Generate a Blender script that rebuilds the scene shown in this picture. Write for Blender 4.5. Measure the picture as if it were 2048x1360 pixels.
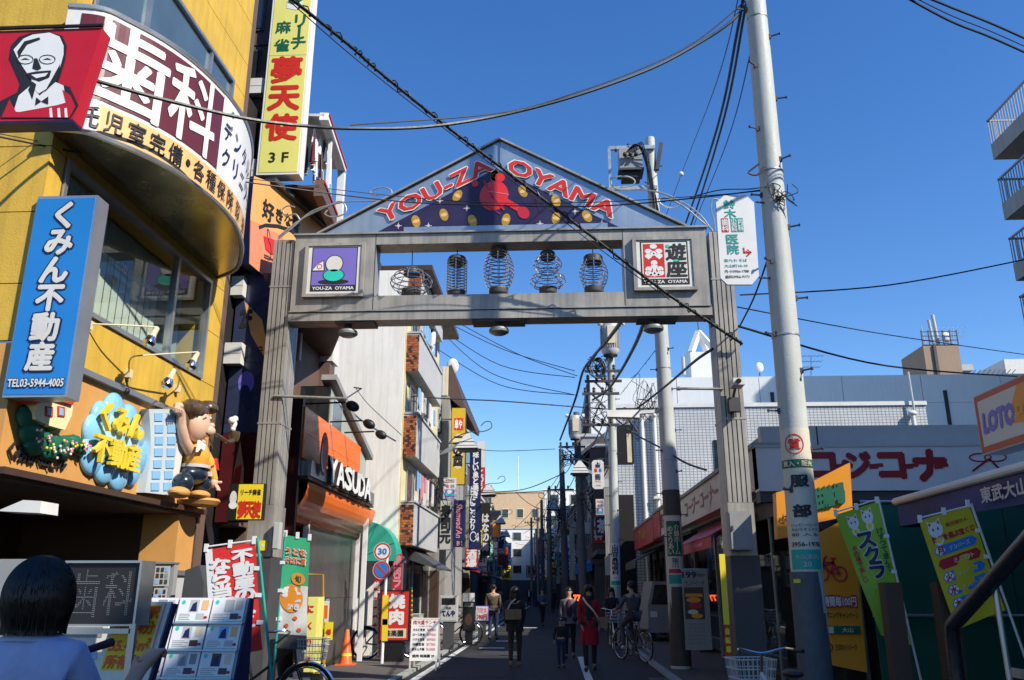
import bpy, math, random
from mathutils import Vector, Matrix
random.seed(7)
sc = bpy.context.scene
for o in list(bpy.data.objects): bpy.data.objects.remove(o)
# ---------------- camera
FPX, TH, YAW, EYE = 1670.0, math.radians(16.65), math.radians(2.82), 1.55
cam = bpy.data.cameras.new('camera'); camo = bpy.data.objects.new('camera', cam)
sc.collection.objects.link(camo)
cam.sensor_width = 36; cam.lens = FPX / 2048 * 36; cam.clip_start = .05; cam.clip_end = 3000
camo.location = (0, 0, EYE); camo.rotation_euler = (math.pi / 2 + TH, 0, YAW)
sc.camera = camo
# ---------------- world and sun
SUN_EL, SUN_AZ = math.radians(38), math.radians(33)     # azimuth measured from +X towards -Y
w = bpy.data.worlds.new('World'); sc.world = w; w.use_nodes = True
nt = w.node_tree; nt.nodes.clear()
sky = nt.nodes.new('ShaderNodeTexSky'); sky.sky_type = 'NISHITA'; sky.sun_disc = False
sky.sun_elevation = SUN_EL; sky.sun_rotation = math.radians(90) + SUN_AZ
sky.air_density = 1.1; sky.dust_density = 0.0; sky.ozone_density = 4.0; sky.altitude = 0
bg = nt.nodes.new('ShaderNodeBackground'); bg.inputs['Strength'].default_value = .15
wo = nt.nodes.new('ShaderNodeOutputWorld')
hs = nt.nodes.new('ShaderNodeHueSaturation'); hs.inputs['Saturation'].default_value = 1.25; hs.inputs['Hue'].default_value = .510
nt.links.new(sky.outputs[0], hs.inputs['Color']); nt.links.new(hs.outputs[0], bg.inputs[0]); nt.links.new(bg.outputs[0], wo.inputs[0])
sl = bpy.data.lights.new('sun', 'SUN'); sl.energy = 5.0; sl.angle = math.radians(.53); sl.color = (1, .93, .8)
so = bpy.data.objects.new('sun', sl); sc.collection.objects.link(so)
SUN = Vector((math.cos(SUN_EL) * math.cos(SUN_AZ), -math.cos(SUN_EL) * math.sin(SUN_AZ), math.sin(SUN_EL)))
so.rotation_euler = SUN.to_track_quat('Z', 'Y').to_euler(); so.location = (30, -20, 40)
sc.view_settings.view_transform = 'Standard'; sc.view_settings.look = 'None'
sc.view_settings.exposure = .34; sc.view_settings.gamma = 1; sc.view_settings.use_curve_mapping = False
sc.render.engine = 'CYCLES'
sc.cycles.max_bounces = 6; sc.cycles.diffuse_bounces = 2; sc.cycles.glossy_bounces = 3
sc.cycles.transparent_max_bounces = 8; sc.cycles.use_denoising = True
sc.cycles.caustics_reflective = False; sc.cycles.caustics_refractive = False
COL = sc.collection

# ---------------- photograph pixel -> point in the place
def ray(px, py):
    x = (px - 1024) / FPX; y = (680 - py) / FPX
    ct, st = math.cos(TH), math.sin(TH); fy = ct - y * st; fz = st + y * ct
    c, s = math.cos(YAW), math.sin(YAW)
    return Vector((x * c - fy * s, x * s + fy * c, fz))
def at(px, py, Y):
    r = ray(px, py); t = Y / r.y; return Vector((r.x * t, Y, EYE + r.z * t))
def atx(px, py, X):
    r = ray(px, py); t = X / r.x; return Vector((X, r.y * t, EYE + r.z * t))
def atz(px, py, Z):
    r = ray(px, py); t = (Z - EYE) / r.z; return Vector((r.x * t, r.y * t, Z))

# ---------------- materials
MATS = {}
def mat(name, col, rough=.6, metal=0., var=.12, scale=2.5, bump=0., grime=0., spec=.4, emit=0., coat=0., bscale=40):
    if name in MATS: return name
    m = bpy.data.materials.new(name); m.use_nodes = True; t = m.node_tree; n = t.nodes; L = t.links
    b = n['Principled BSDF']; b.inputs['Roughness'].default_value = rough; b.inputs['Metallic'].default_value = metal
    b.inputs['Specular IOR Level'].default_value = spec; b.inputs['Coat Weight'].default_value = coat
    c4 = (*col, 1)
    if var or grime:
        tc = n.new('ShaderNodeTexCoord')
        no = n.new('ShaderNodeTexNoise'); no.inputs['Scale'].default_value = scale; no.inputs['Detail'].default_value = 6
        no.inputs['Roughness'].default_value = .65
        L.new(tc.outputs['Object'], no.inputs['Vector'])
        mr = n.new('ShaderNodeMapRange'); mr.inputs[1].default_value = .3; mr.inputs[2].default_value = .7
        mr.inputs[3].default_value = 1 - var; mr.inputs[4].default_value = 1 + var * .6
        L.new(no.outputs[0], mr.inputs[0])
        last = mr.outputs[0]
        if grime:
            mp = n.new('ShaderNodeMapping'); mp.inputs['Scale'].default_value = (5, 5, .35)
            L.new(tc.outputs['Object'], mp.inputs[0])
            g = n.new('ShaderNodeTexNoise'); g.inputs['Scale'].default_value = 1.6; g.inputs['Detail'].default_value = 7
            g.inputs['Roughness'].default_value = .7; L.new(mp.outputs[0], g.inputs['Vector'])
            gr = n.new('ShaderNodeMapRange'); gr.inputs[1].default_value = .45; gr.inputs[2].default_value = .75
            gr.inputs[3].default_value = 1; gr.inputs[4].default_value = 1 - grime; L.new(g.outputs[0], gr.inputs[0])
            mu = n.new('ShaderNodeMath'); mu.operation = 'MULTIPLY'; L.new(last, mu.inputs[0]); L.new(gr.outputs[0], mu.inputs[1])
            last = mu.outputs[0]
        vm = n.new('ShaderNodeVectorMath'); vm.operation = 'SCALE'; vm.inputs[0].default_value = col
        L.new(last, vm.inputs['Scale']); L.new(vm.outputs[0], b.inputs['Base Color'])
        rr = n.new('ShaderNodeMapRange'); rr.inputs[1].default_value = .3; rr.inputs[2].default_value = .7
        rr.inputs[3].default_value = max(.03, rough - .08); rr.inputs[4].default_value = min(1, rough + .12)
        L.new(no.outputs[0], rr.inputs[0]); L.new(rr.outputs[0], b.inputs['Roughness'])
    else: b.inputs['Base Color'].default_value = c4
    if bump:
        tc2 = n.new('ShaderNodeTexCoord'); nb = n.new('ShaderNodeTexNoise'); nb.inputs['Scale'].default_value = bscale
        nb.inputs['Detail'].default_value = 4; L.new(tc2.outputs['Object'], nb.inputs['Vector'])
        bp = n.new('ShaderNodeBump'); bp.inputs['Strength'].default_value = bump; bp.inputs['Distance'].default_value = .02
        L.new(nb.outputs[0], bp.inputs['Height']); L.new(bp.outputs[0], b.inputs['Normal'])
    if emit:
        b.inputs['Emission Color'].default_value = c4; b.inputs['Emission Strength'].default_value = emit
    MATS[name] = m; return name
def glassmat(name, tint=(.75, .85, .85), refl=.16, rough=.02):
    m = bpy.data.materials.new(name); m.use_nodes = True; t = m.node_tree; n = t.nodes; L = t.links
    n.clear(); o = n.new('ShaderNodeOutputMaterial'); mx = n.new('ShaderNodeMixShader')
    tr = n.new('ShaderNodeBsdfTransparent'); tr.inputs[0].default_value = (*tint, 1)
    gl = n.new('ShaderNodeBsdfGlossy'); gl.inputs['Roughness'].default_value = rough
    lw = n.new('ShaderNodeLayerWeight'); lw.inputs[0].default_value = .5
    fr = n.new('ShaderNodeMath'); fr.operation = 'POWER'; fr.inputs[1].default_value = 5; L.new(lw.outputs['Facing'], fr.inputs[0])
    ad = n.new('ShaderNodeMath'); ad.operation = 'ADD'; ad.inputs[1].default_value = refl; ad.use_clamp = True
    L.new(fr.outputs[0], ad.inputs[0]); L.new(ad.outputs[0], mx.inputs[0])
    L.new(tr.outputs[0], mx.inputs[1]); L.new(gl.outputs[0], mx.inputs[2]); L.new(mx.outputs[0], o.inputs[0])
    MATS[name] = m; return name
def tilemat(name, c1, grout, sx, sz, plane='xz', rough=.3, msize=.04, offset=0.):
    m = bpy.data.materials.new(name); m.use_nodes = True; t = m.node_tree; n = t.nodes; L = t.links
    b = n['Principled BSDF']; tc = n.new('ShaderNodeTexCoord'); sp = n.new('ShaderNodeSeparateXYZ'); cb = n.new('ShaderNodeCombineXYZ')
    L.new(tc.outputs['Object'], sp.inputs[0])
    L.new(sp.outputs[0 if plane[0] == 'x' else 1], cb.inputs[0]); L.new(sp.outputs[2 if plane[1] == 'z' else 1], cb.inputs[1])
    br = n.new('ShaderNodeTexBrick'); br.offset = offset; br.inputs['Scale'].default_value = 1
    br.inputs['Brick Width'].default_value = sx; br.inputs['Row Height'].default_value = sz
    br.inputs['Mortar Size'].default_value = msize * sz; br.inputs['Color1'].default_value = (*c1, 1)
    br.inputs['Color2'].default_value = (*[v * .93 for v in c1], 1); br.inputs['Mortar'].default_value = (*grout, 1)
    L.new(cb.outputs[0], br.inputs['Vector'])
    no = n.new('ShaderNodeTexNoise'); no.inputs['Scale'].default_value = .6; no.inputs['Detail'].default_value = 5
    L.new(tc.outputs['Object'], no.inputs['Vector'])
    mr = n.new('ShaderNodeMapRange'); mr.inputs[1].default_value = .3; mr.inputs[2].default_value = .7
    mr.inputs[3].default_value = .85; mr.inputs[4].default_value = 1.05; L.new(no.outputs[0], mr.inputs[0])
    vm = n.new('ShaderNodeVectorMath'); vm.operation = 'SCALE'; L.new(br.outputs['Color'], vm.inputs[0]); L.new(mr.outputs[0], vm.inputs['Scale'])
    L.new(vm.outputs[0], b.inputs['Base Color']); b.inputs['Roughness'].default_value = rough
    bp = n.new('ShaderNodeBump'); bp.inputs['Strength'].default_value = .5; bp.inputs['Distance'].default_value = .01; bp.invert = True
    L.new(br.outputs['Fac'], bp.inputs['Height']); L.new(bp.outputs[0], b.inputs['Normal'])
    MATS[name] = m; return name

# ---------------- text as flat glyph geometry
TXT = {}
def glyphs(s, em=False):
    k = (s, em)
    if k in TXT: return TXT[k]
    cu = bpy.data.curves.new('t', 'FONT'); cu.body = s; cu.size = 1; cu.resolution_u = 2
    cu.fill_mode = 'FRONT'; cu.dimensions = '2D'
    ob = bpy.data.objects.new('t', cu); COL.objects.link(ob)
    dg = bpy.context.evaluated_depsgraph_get(); ev = ob.evaluated_get(dg); me = ev.to_mesh()
    vs = [(v.co.x, v.co.y) for v in me.vertices]; fs = [tuple(p.vertices) for p in me.polygons]
    ev.to_mesh_clear(); bpy.data.objects.remove(ob); bpy.data.curves.remove(cu)
    W = Hh = 1
    if vs:
        x0 = min(v[0] for v in vs); x1 = max(v[0] for v in vs); y0 = min(v[1] for v in vs); y1 = max(v[1] for v in vs)
        if em:      # keep the shape, centred in its em square
            W = Hh = max(x1 - x0, y1 - y0, .62); cx = (x0 + x1) / 2; cy = (y0 + y1) / 2
            vs = [((x - cx) / W + .5, (y - cy) / W + .5) for x, y in vs]
        else:
            W = max(x1 - x0, 1e-4); Hh = max(y1 - y0, 1e-4); vs = [((x - x0) / W, (y - y0) / Hh) for x, y in vs]
    TXT[k] = (vs, fs, 1 / W, 1 / Hh); return TXT[k]

class Fr:       # a flat frame: a,b in 0..1 across and up, c in metres off the face
    def __init__(s, o, u, v, W, H):
        s.o = Vector(o); s.u = Vector(u).normalized(); s.v = Vector(v).normalized(); s.W = W; s.H = H
        s.n = s.u.cross(s.v).normalized()
    def p(s, a, b, c=0): return s.o + s.u * (s.W * a) + s.v * (s.H * b) + s.n * c
    def sub(s, a0, b0, a1, b1, c=0): return Fr(s.p(a0, b0, c), s.u, s.v, s.W * (a1 - a0), s.H * (b1 - b0))
class CylFr:    # wrapped on an upright tapered pole, centred on angle a0 (0 = facing -Y)
    def __init__(s, base, axis, r0, r1, W, H, ang=0):
        s.o = Vector(base); s.ax = Vector(axis); s.r0 = r0; s.r1 = r1; s.W = W; s.H = H; s.ang = ang
    def p(s, a, b, c=0):
        r = s.r0 + (s.r1 - s.r0) * b + c; th = s.ang + (a - .5) * s.W / s.r0
        return s.o + s.ax * b * s.H + Vector((math.sin(th) * r, -math.cos(th) * r, 0))
class PathFr:   # wrapped round a plan curve
    def __init__(s, pts, z0, H):
        s.pts = [Vector(p) for p in pts]; s.z0 = z0; s.H = H
        s.L = [0]
        for i in range(1, len(pts)): s.L.append(s.L[-1] + (s.pts[i] - s.pts[i - 1]).length)
        s.W = s.L[-1]
    def p(s, a, b, c=0):
        d = max(0, min(1, a)) * s.W; i = 1
        while i < len(s.L) - 1 and s.L[i] < d: i += 1
        t = (d - s.L[i - 1]) / (s.L[i] - s.L[i - 1]); q = s.pts[i - 1].lerp(s.pts[i], t)
        dr = (s.pts[min(i + 1, len(s.pts) - 1)] - s.pts[max(i - 2, 0)]).normalized()
        return Vector((q.x + dr.y * c, q.y - dr.x * c, s.z0 + s.H * b))
def rectF(xl, yb, xr, yt, Y):   # a frame facing -Y whose corners fall on those photo pixels
    a = at(xl, yb, Y); b = at(xr, yb, Y); c = at((xl + xr) / 2, yt, Y)
    return Fr(a, (1, 0, 0), (0, 0, 1), b.x - a.x, c.z - a.z)
def frL(X, Y0, Y1, z0, z1): return Fr((X, Y0, z0), (0, 1, 0), (0, 0, 1), Y1 - Y0, z1 - z0)     # faces +X
def frR(X, Y0, Y1, z0, z1): return Fr((X, Y1, z0), (0, -1, 0), (0, 0, 1), Y1 - Y0, z1 - z0)    # faces -X
def frY(x0, x1, Y, z0, z1): return Fr((x0, Y, z0), (1, 0, 0), (0, 0, 1), x1 - x0, z1 - z0)     # faces -Y

class B:
    def __init__(s): s.v = []; s.f = []; s.m = []
    def face(s, pts, m):
        k = len(s.v); s.v += [Vector(p) for p in pts]; s.f.append(tuple(range(k, k + len(pts)))); s.m.append(m); return s
    def box(s, x0, x1, y0, y1, z0, z1, m):
        return s.hexa([(x0, y0, z0), (x1, y0, z0), (x1, y1, z0), (x0, y1, z0), (x0, y0, z1), (x1, y0, z1), (x1, y1, z1), (x0, y1, z1)], m)
    def hexa(s, c, m):
        k = len(s.v); s.v += [Vector(p) for p in c]
        for f in ((3, 2, 1, 0), (4, 5, 6, 7), (0, 1, 5, 4), (1, 2, 6, 5), (2, 3, 7, 6), (3, 0, 4, 7)):
            s.f.append(tuple(k + i for i in f)); s.m.append(m)
        return s
    def fbox(s, fr, a0, b0, a1, b1, c0, c1, m):
        q = [fr.p(a0, b0, c1), fr.p(a1, b0, c1), fr.p(a1, b0, c0), fr.p(a0, b0, c0), fr.p(a0, b1, c1), fr.p(a1, b1, c1), fr.p(a1, b1, c0), fr.p(a0, b1, c0)]
        return s.hexa(q, m)
    def bar(s, p, q, w, h, m, up=(0, 0, 1)):
        p = Vector(p); q = Vector(q); d = (q - p).normalized(); up = Vector(up)
        if abs(d.dot(up)) > .98: up = Vector((0, 1, 0))
        u = d.cross(up).normalized() * w / 2; v = u.cross(d).normalized() * h / 2
        return s.hexa([p - u - v, p + u - v, q + u - v, q - u - v, p - u + v, p + u + v, q + u + v, q - u + v], m)
    def prism(s, pts, ext, m, m2=None):
        pts = [Vector(p) for p in pts]; e = Vector(ext); n = len(pts); k = len(s.v)
        s.v += pts + [p + e for p in pts]
        s.f.append(tuple(range(k, k + n))); s.m.append(m); s.f.append(tuple(range(k + 2 * n - 1, k + n - 1, -1))); s.m.append(m)
        for i in range(n):
            j = (i + 1) % n; s.f.append((k + j, k + i, k + n + i, k + n + j)); s.m.append(m2 or m)
        return s
    def tube(s, pts, r, m, n=6, r2=None, closed=False):
        pts = [Vector(p) for p in pts]; N = len(pts); k = len(s.v); pu = None
        for i, p in enumerate(pts):
            if closed: d = pts[(i + 1) % N] - pts[i - 1]
            else: d = pts[min(i + 1, N - 1)] - pts[max(i - 1, 0)]
            d.normalize()
            if pu is None: pu = d.orthogonal().normalized()
            else:
                pu = pu - d * pu.dot(d)
                pu = pu.normalized() if pu.length > 1e-5 else d.orthogonal().normalized()
            w_ = d.cross(pu); rr = r if r2 is None else r + (r2 - r) * i / max(N - 1, 1)
            for j in range(n):
                a = 2 * math.pi * j / n; s.v.append(p + pu * (math.cos(a) * rr) + w_ * (math.sin(a) * rr))
        for i in range(N if closed else N - 1):
            i2 = (i + 1) % N
            for j in range(n):
                j2 = (j + 1) % n; s.f.append((k + i * n + j, k + i * n + j2, k + i2 * n + j2, k + i2 * n + j)); s.m.append(m)
        if not closed:
            s.f.append(tuple(k + j for j in range(n))[::-1]); s.m.append(m)
            s.f.append(tuple(k + (N - 1) * n + j for j in range(n))); s.m.append(m)
        return s
    def cyl(s, p, q, r, m, n=12, r2=None): return s.tube([p, q], r, m, n, r2)
    def lathe(s, prof, c, m, n=16, axis=(0, 0, 1)):
        c = Vector(c); ax = Vector(axis).normalized(); u = ax.orthogonal().normalized(); w_ = ax.cross(u); k = len(s.v)
        for r, z in prof:
            for j in range(n):
                a = 2 * math.pi * j / n; s.v.append(c + ax * z + u * (math.cos(a) * r) + w_ * (math.sin(a) * r))
        for i in range(len(prof) - 1):
            for j in range(n):
                j2 = (j + 1) % n; s.f.append((k + i * n + j, k + i * n + j2, k + (i + 1) * n + j2, k + (i + 1) * n + j)); s.m.append(m)
        s.f.append(tuple(k + j for j in range(n))[::-1]); s.m.append(m)
        k2 = k + (len(prof) - 1) * n; s.f.append(tuple(k2 + j for j in range(n))); s.m.append(m)
        return s
    def ell(s, c, r, m, rot=None, n=14, h=9, fn=None):
        c = Vector(c); R = rot or Matrix.Identity(3); k = len(s.v)
        for i in range(h + 1):
            t = math.pi * i / h
            for j in range(n):
                a = 2 * math.pi * j / n
                d = Vector((math.sin(t) * math.cos(a), math.sin(t) * math.sin(a), math.cos(t)))
                if fn: d = d * fn(d)
                s.v.append(c + R @ Vector((d.x * r[0], d.y * r[1], d.z * r[2])))
        for i in range(h):
            for j in range(n):
                j2 = (j + 1) % n; s.f.append((k + i * n + j, k + (i + 1) * n + j, k + (i + 1) * n + j2, k + i * n + j2)); s.m.append(m)
        return s
    # flat print in a frame
    def rect(s, fr, a0, b0, a1, b1, c, m): return s.face([fr.p(a0, b0, c), fr.p(a1, b0, c), fr.p(a1, b1, c), fr.p(a0, b1, c)], m)
    def poly(s, fr, ab, c, m): return s.face([fr.p(a, b, c) for a, b in ab], m)
    def oval(s, fr, a, b, ra, rb, c, m, n=20, rot=0):
        R = [(math.cos(2 * math.pi * i / n), math.sin(2 * math.pi * i / n)) for i in range(n)]
        cr, sr = math.cos(rot), math.sin(rot); k = fr.H / fr.W
        return s.poly(fr, [(a + (x * ra * cr - y * rb * k * sr), b + (x * ra * sr / k + y * rb * cr)) for x, y in R], c, m)
    def ring(s, fr, a, b, ra, rb, wd, c, m, n=28):
        for i in range(n):
            t0 = 2 * math.pi * i / n; t1 = 2 * math.pi * (i + 1) / n
            q = lambda t, k: (a + math.cos(t) * ra * k, b + math.sin(t) * rb * k)
            s.poly(fr, [q(t0, 1), q(t1, 1), q(t1, 1 - wd), q(t0, 1 - wd)], c, m)
        return s
    def line(s, fr, ab, wd, c, m):
        P = [Vector((a * fr.W, b * fr.H)) for a, b in ab]
        for i in range(len(P) - 1):
            d = (P[i + 1] - P[i]).normalized(); nn = Vector((-d.y, d.x)) * wd / 2; e = d * wd * .25
            s.poly(fr, [((q.x) / fr.W, (q.y) / fr.H) for q in (P[i] - e - nn, P[i + 1] + e - nn, P[i + 1] + e + nn, P[i] - e + nn)], c, m)
        return s
    def _glyph(s, vs, fs, q, sx, sy, m, bold, c, depth):
        offs = [(0, 0)]
        if bold: offs = [(bold * math.cos(i * math.pi / 3 + .3), bold * math.sin(i * math.pi / 3 + .3)) for i in range(6)] + ([(0, 0)] if bold > .03 else [])
        for i, (ox, oy) in enumerate(offs):
            k = len(s.v); ci = c + i * .00025
            for x, y in vs: s.v.append(q(x + ox * sx, y + oy * sy, ci))
            for f in fs: s.f.append(tuple(k + j for j in f)); s.m.append(m)
            if depth:
                ct = {}
                for f in fs:
                    for j in range(len(f)): ct[(f[j], f[(j + 1) % len(f)])] = 1
                k2 = len(s.v)
                for x, y in vs: s.v.append(q(x + ox * sx, y + oy * sy, ci - depth))
                for (g, h) in ct:
                    if (h, g) not in ct: s.f.append((k + h, k + g, k2 + g, k2 + h)); s.m.append(m)
    def _curved(s, fr, vs, fs, wm):
        if isinstance(fr, Fr): return vs, fs
        vs = list(vs); thr = .09 / max(wm, .01); st = [tuple(f) for f in fs]; out = []
        while st:
            f = st.pop()
            if len(f) > 3: st += [(f[0], f[i], f[i + 1]) for i in range(1, len(f) - 1)]; continue
            e = max(range(3), key=lambda i: abs(vs[f[i]][0] - vs[f[(i + 1) % 3]][0])); a, b, c = f[e], f[(e + 1) % 3], f[(e + 2) % 3]
            if abs(vs[a][0] - vs[b][0]) > thr and len(out) < 20000:
                m = len(vs); vs.append(((vs[a][0] + vs[b][0]) / 2, (vs[a][1] + vs[b][1]) / 2)); st += [(a, m, c), (m, b, c)]
            else: out.append(f)
        return vs, out
    def text(s, fr, t, a0, b0, a1, b1, m, bold=0., c=.004, shear=0, depth=0):
        vs, fs, sx, sy = glyphs(t); vs, fs = s._curved(fr, vs, fs, (a1 - a0) * fr.W)
        s._glyph(vs, fs, lambda x, y, cc: fr.p(a0 + (x + shear * y) * (a1 - a0), b0 + y * (b1 - b0), cc), sx, sy, m, bold, c, depth)
        return s
    def cell(s, fr, ch, ca, cb, wa, m, bold=0., c=.004, rot=False, depth=0, ha=None):
        vs, fs, sx, sy = glyphs(ch, True); vs, fs = s._curved(fr, vs, fs, wa * fr.W); hb = ha or wa * fr.W / fr.H
        def q(x, y, cc):
            X, Y = x - .5, y - .5
            if rot: X, Y = Y, -X
            return fr.p(ca + X * wa, cb + Y * hb, cc)
        s._glyph(vs, fs, q, sx, sy, m, bold, c, depth); return s
    def vtext(s, fr, t, a0, b0, a1, b1, m, bold=0., c=.004, depth=0):
        n = len(t); h = (b1 - b0) / n; wa = min((a1 - a0), h * fr.H / fr.W * 1.02) if True else 0
        wa = (a1 - a0); ha = min(h * .96, wa * fr.W / fr.H * 1.25)
        for i, ch in enumerate(t):
            if ch != ' ': s.cell(fr, ch, (a0 + a1) / 2, b1 - h * (i + .5), wa, m, bold, c, rot=ch in 'ー－-…', depth=depth, ha=ha)
        return s
    def build(s, name, parent=None, world=True, loc=None, smooth=True, sharp=35, kind=None, label=None):
        me = bpy.data.meshes.new(name)
        off = Vector((0, 0, 0))
        if world and parent is not None:
            p = parent
            while p is not None: off += p.location; p = p.parent
        if loc is not None: off = off + Vector(loc) if parent is None else off
        if parent is None and loc is None and world:
            n_ = max(1, len(s.v)); off = Vector((sum(v.x for v in s.v) / n_, sum(v.y for v in s.v) / n_, min(v.z for v in s.v)))
        names = []
        for m in s.m:
            if m not in names: names.append(m)
        idx = {m: i for i, m in enumerate(names)}
        me.from_pydata([tuple(v - off) for v in s.v] if world else [tuple(v) for v in s.v], [], s.f)
        for m in names: me.materials.append(MATS[m])
        me.polygons.foreach_set('material_index', [idx[m] for m in s.m])
        if smooth:
            me.polygons.foreach_set('use_smooth', [True] * len(s.f)); me.set_sharp_from_angle(angle=math.radians(sharp))
        me.update()
        o = bpy.data.objects.new(name, me); COL.objects.link(o)
        if parent is not None: o.parent = parent
        else: o.location = off if world else (loc or (0, 0, 0))
        if kind: o['kind'] = kind
        if label: o['label'] = label
        return o
def tag(o, label=None, cat=None, group=None, kind=None):
    if label: o['label'] = label
    if cat: o['category'] = cat
    if group: o['group'] = group
    if kind: o['kind'] = kind
    return o
def thing(name, label, cat, loc=(0, 0, 0), group=None, rz=0):
    o = bpy.data.objects.new(name, None); COL.objects.link(o); o.location = loc; o.rotation_euler = (0, 0, rz)
    o.empty_display_size = .2
    return tag(o, label, cat, group)
def copy_tree(o, parent=None):
    c = o.copy(); COL.objects.link(c)
    if parent is not None: c.parent = parent
    for ch in [x for x in KIDS.get(o.name, [])] if False else [x for x in bpy.data.objects if x.parent == o]: copy_tree(ch, c)
    return c
KIDS = {}
def catmull(P, k=8):
    P = [Vector(p) for p in P]; out = []
    for i in range(len(P) - 1):
        a = P[max(i - 1, 0)]; b = P[i]; c = P[i + 1]; d = P[min(i + 2, len(P) - 1)]
        for j in range(k):
            t = j / k; t2 = t * t; t3 = t2 * t
            out.append(.5 * ((2 * b) + (c - a) * t + (2 * a - 5 * b + 4 * c - d) * t2 + (3 * b - a - 3 * c + d) * t3))
    out.append(P[-1]); return out
def sagged(p, q, sag, n=24):
    p = Vector(p); q = Vector(q)
    return [p.lerp(q, i / n) - Vector((0, 0, sag * 4 * (i / n) * (1 - i / n))) for i in range(n + 1)]

# ---------------- palette
for a in (
 ('white', (.8, .8, .79), .4, 0, .05), ('offwhite', (.72, .71, .67), .5, 0, .1), ('black', (.012, .012, .013), .45, 0, .1),
 ('ink', (.02, .02, .022), .5, 0, 0), ('red', (.62, .03, .02), .4, 0, .05), ('crimson', (.5, .02, .04), .45, 0, .05),
 ('yellow', (.85, .66, .03), .45, 0, .05), ('paleyellow', (.8, .76, .2), .4, 0, .05), ('orange', (.85, .3, .03), .45, 0, .08),
 ('green', (.02, .28, .1), .5, 0, .05), ('teal', (.02, .34, .28), .5, 0, .05), ('dgreen', (.01, .12, .07), .5, 0, .05),
 ('blue', (.02, .22, .62), .35, 0, .04), ('navy', (.012, .02, .09), .4, 0, .1), ('purple', (.2, .16, .55), .4, 0, .04),
 ('maroon', (.12, .018, .018), .3, 0, .04), ('gold', (.62, .36, .03), .35, .3, .2), ('peach', (.85, .5, .2), .45, 0, .06),
 ('grey', (.3, .3, .3), .55, 0, .12), ('dgrey', (.07, .07, .075), .5, 0, .15), ('lgrey', (.5, .5, .49), .5, 0, .1),
 ('brown', (.07, .04, .028), .5, 0, .15), ('lblue', (.25, .5, .8), .35, 0, .05), ('pink', (.7, .25, .3), .5, 0, .05),
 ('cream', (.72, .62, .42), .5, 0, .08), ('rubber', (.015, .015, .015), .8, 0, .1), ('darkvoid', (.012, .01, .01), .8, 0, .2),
): mat(a[0], a[1], a[2], a[3], a[4])
mat('steel', (.42, .41, .38), .4, .4, .22, 1.6, grime=.35)
mat('gatepaint', (.42, .395, .35), .42, .3, .2, 1.6, grime=.45)
mat('chrome', (.65, .65, .66), .15, 1, .05)
mat('alu', (.5, .51, .52), .35, .8, .1)
mat('galv', (.42, .45, .44), .42, .7, .14, 5)
mat('concrete', (.36, .38, .36), .8, 0, .18, 3, bump=.25, grime=.2)
mat('yellowwall', (.68, .43, .06), .55, 0, .12, 2.2, bump=.2, grime=.25, bscale=60)
mat('tanwall', (.62, .31, .09), .6, 0, .08, 5, bump=.1)
mat('brownwall', (.15, .095, .075), .55, 0, .12, 3, grime=.15)
mat('whitewall', (.88, .86, .79), .75, 0, .07, .9, bump=.1, grime=.22)
mat('creamwall', (.66, .58, .4), .75, 0, .1, 2, grime=.25)
mat('greywall', (.33, .32, .3), .75, 0, .12, 2, grime=.3)
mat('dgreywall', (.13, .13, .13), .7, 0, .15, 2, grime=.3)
mat('beigewall', (.62, .44, .26), .75, 0, .08, 1.5, grime=.12)
mat('panelwhite', (.68, .7, .7), .45, 0, .05, .5, grime=.1)
mat('panelgrey', (.42, .46, .5), .45, 0, .05, .5, grime=.1)
mat('wire', (.012, .013, .013), .5, 0, .1); mat('cable', (.07, .075, .07), .45, .2, .2, 20)
mat('skin', (.5, .3, .2), .55, 0, .06); mat('hair', (.009, .006, .005), .42, 0, .2, 30)
mat('asphalt', (.030, .030, .034), .85, 0, .4, 1.1, bump=.5, bscale=120, grime=0)
mat('paving', (.11, .10, .09), .8, 0, .2, 2, bump=.2)
mat('paint', (.66, .66, .64), .7, 0, .25, 9)
mat('glassdark', (.02, .026, .03), .06, 0, .3, 1.5, spec=.8)
mat('glasssky', (.10, .16, .2), .06, .2, .2, .8, spec=.9)  # blue of the reflected sky put into the glass colour
glassmat('glass', (.9, .95, .92), .04); glassmat('shopglass', (.7, .74, .7), .05)
# =============================================================== GROUND
def sheet(name, x0, x1, y0, y1, z, m, kind='structure'):
    b = B().face([(x0, y0, z), (x1, y0, z), (x1, y1, z), (x0, y1, z)], m); return b.build(name, loc=(0, 0, 0), kind=kind)
sheet('ground', -1500, 1500, -1500, 1500, -.02, 'asphalt')
sheet('road', -2.85, 2.1, -6, 140, 0, 'asphalt')
b = B(); b.box(-4.75, -2.85, 2, 140, -.02, .05, 'paving'); b.build('pavement_left', loc=(0, 0, 0), kind='structure')
b = B(); b.box(2.1, 9.5, -4, 140, -.02, .045, 'paving'); b.build('pavement_right', loc=(0, 0, 0), kind='structure')
for x in (-2.85, 2.1):
    b = B()
    for i in range(56):
        y = 4 + i * 1.0; b.box(x - .07, x + .07, y, y + .985, -.01, .058, 'concrete')
    b.build('kerb', loc=(0, 0, 0), kind='structure')
b = B(); b.box(-2.62, -2.48, 3, 90, 0, .004, 'paint'); b.build('edge_line', loc=(0, 0, 0), kind='structure')
b = B(); b.box(.52, .66, 3, 21.5, 0, .004, 'paint'); b.build('edge_line', loc=(0, 0, 0), kind='structure')
b = B()
for p in ((1062, 1256), (1020, 1283), (990, 1297)):
    g = atz(*p, 0); b.box(g.x - .45, g.x + .25, g.y, g.y + .35, 0, .004, 'paint')
b.build('road_marking', loc=(0, 0, 0), kind='structure')
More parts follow.
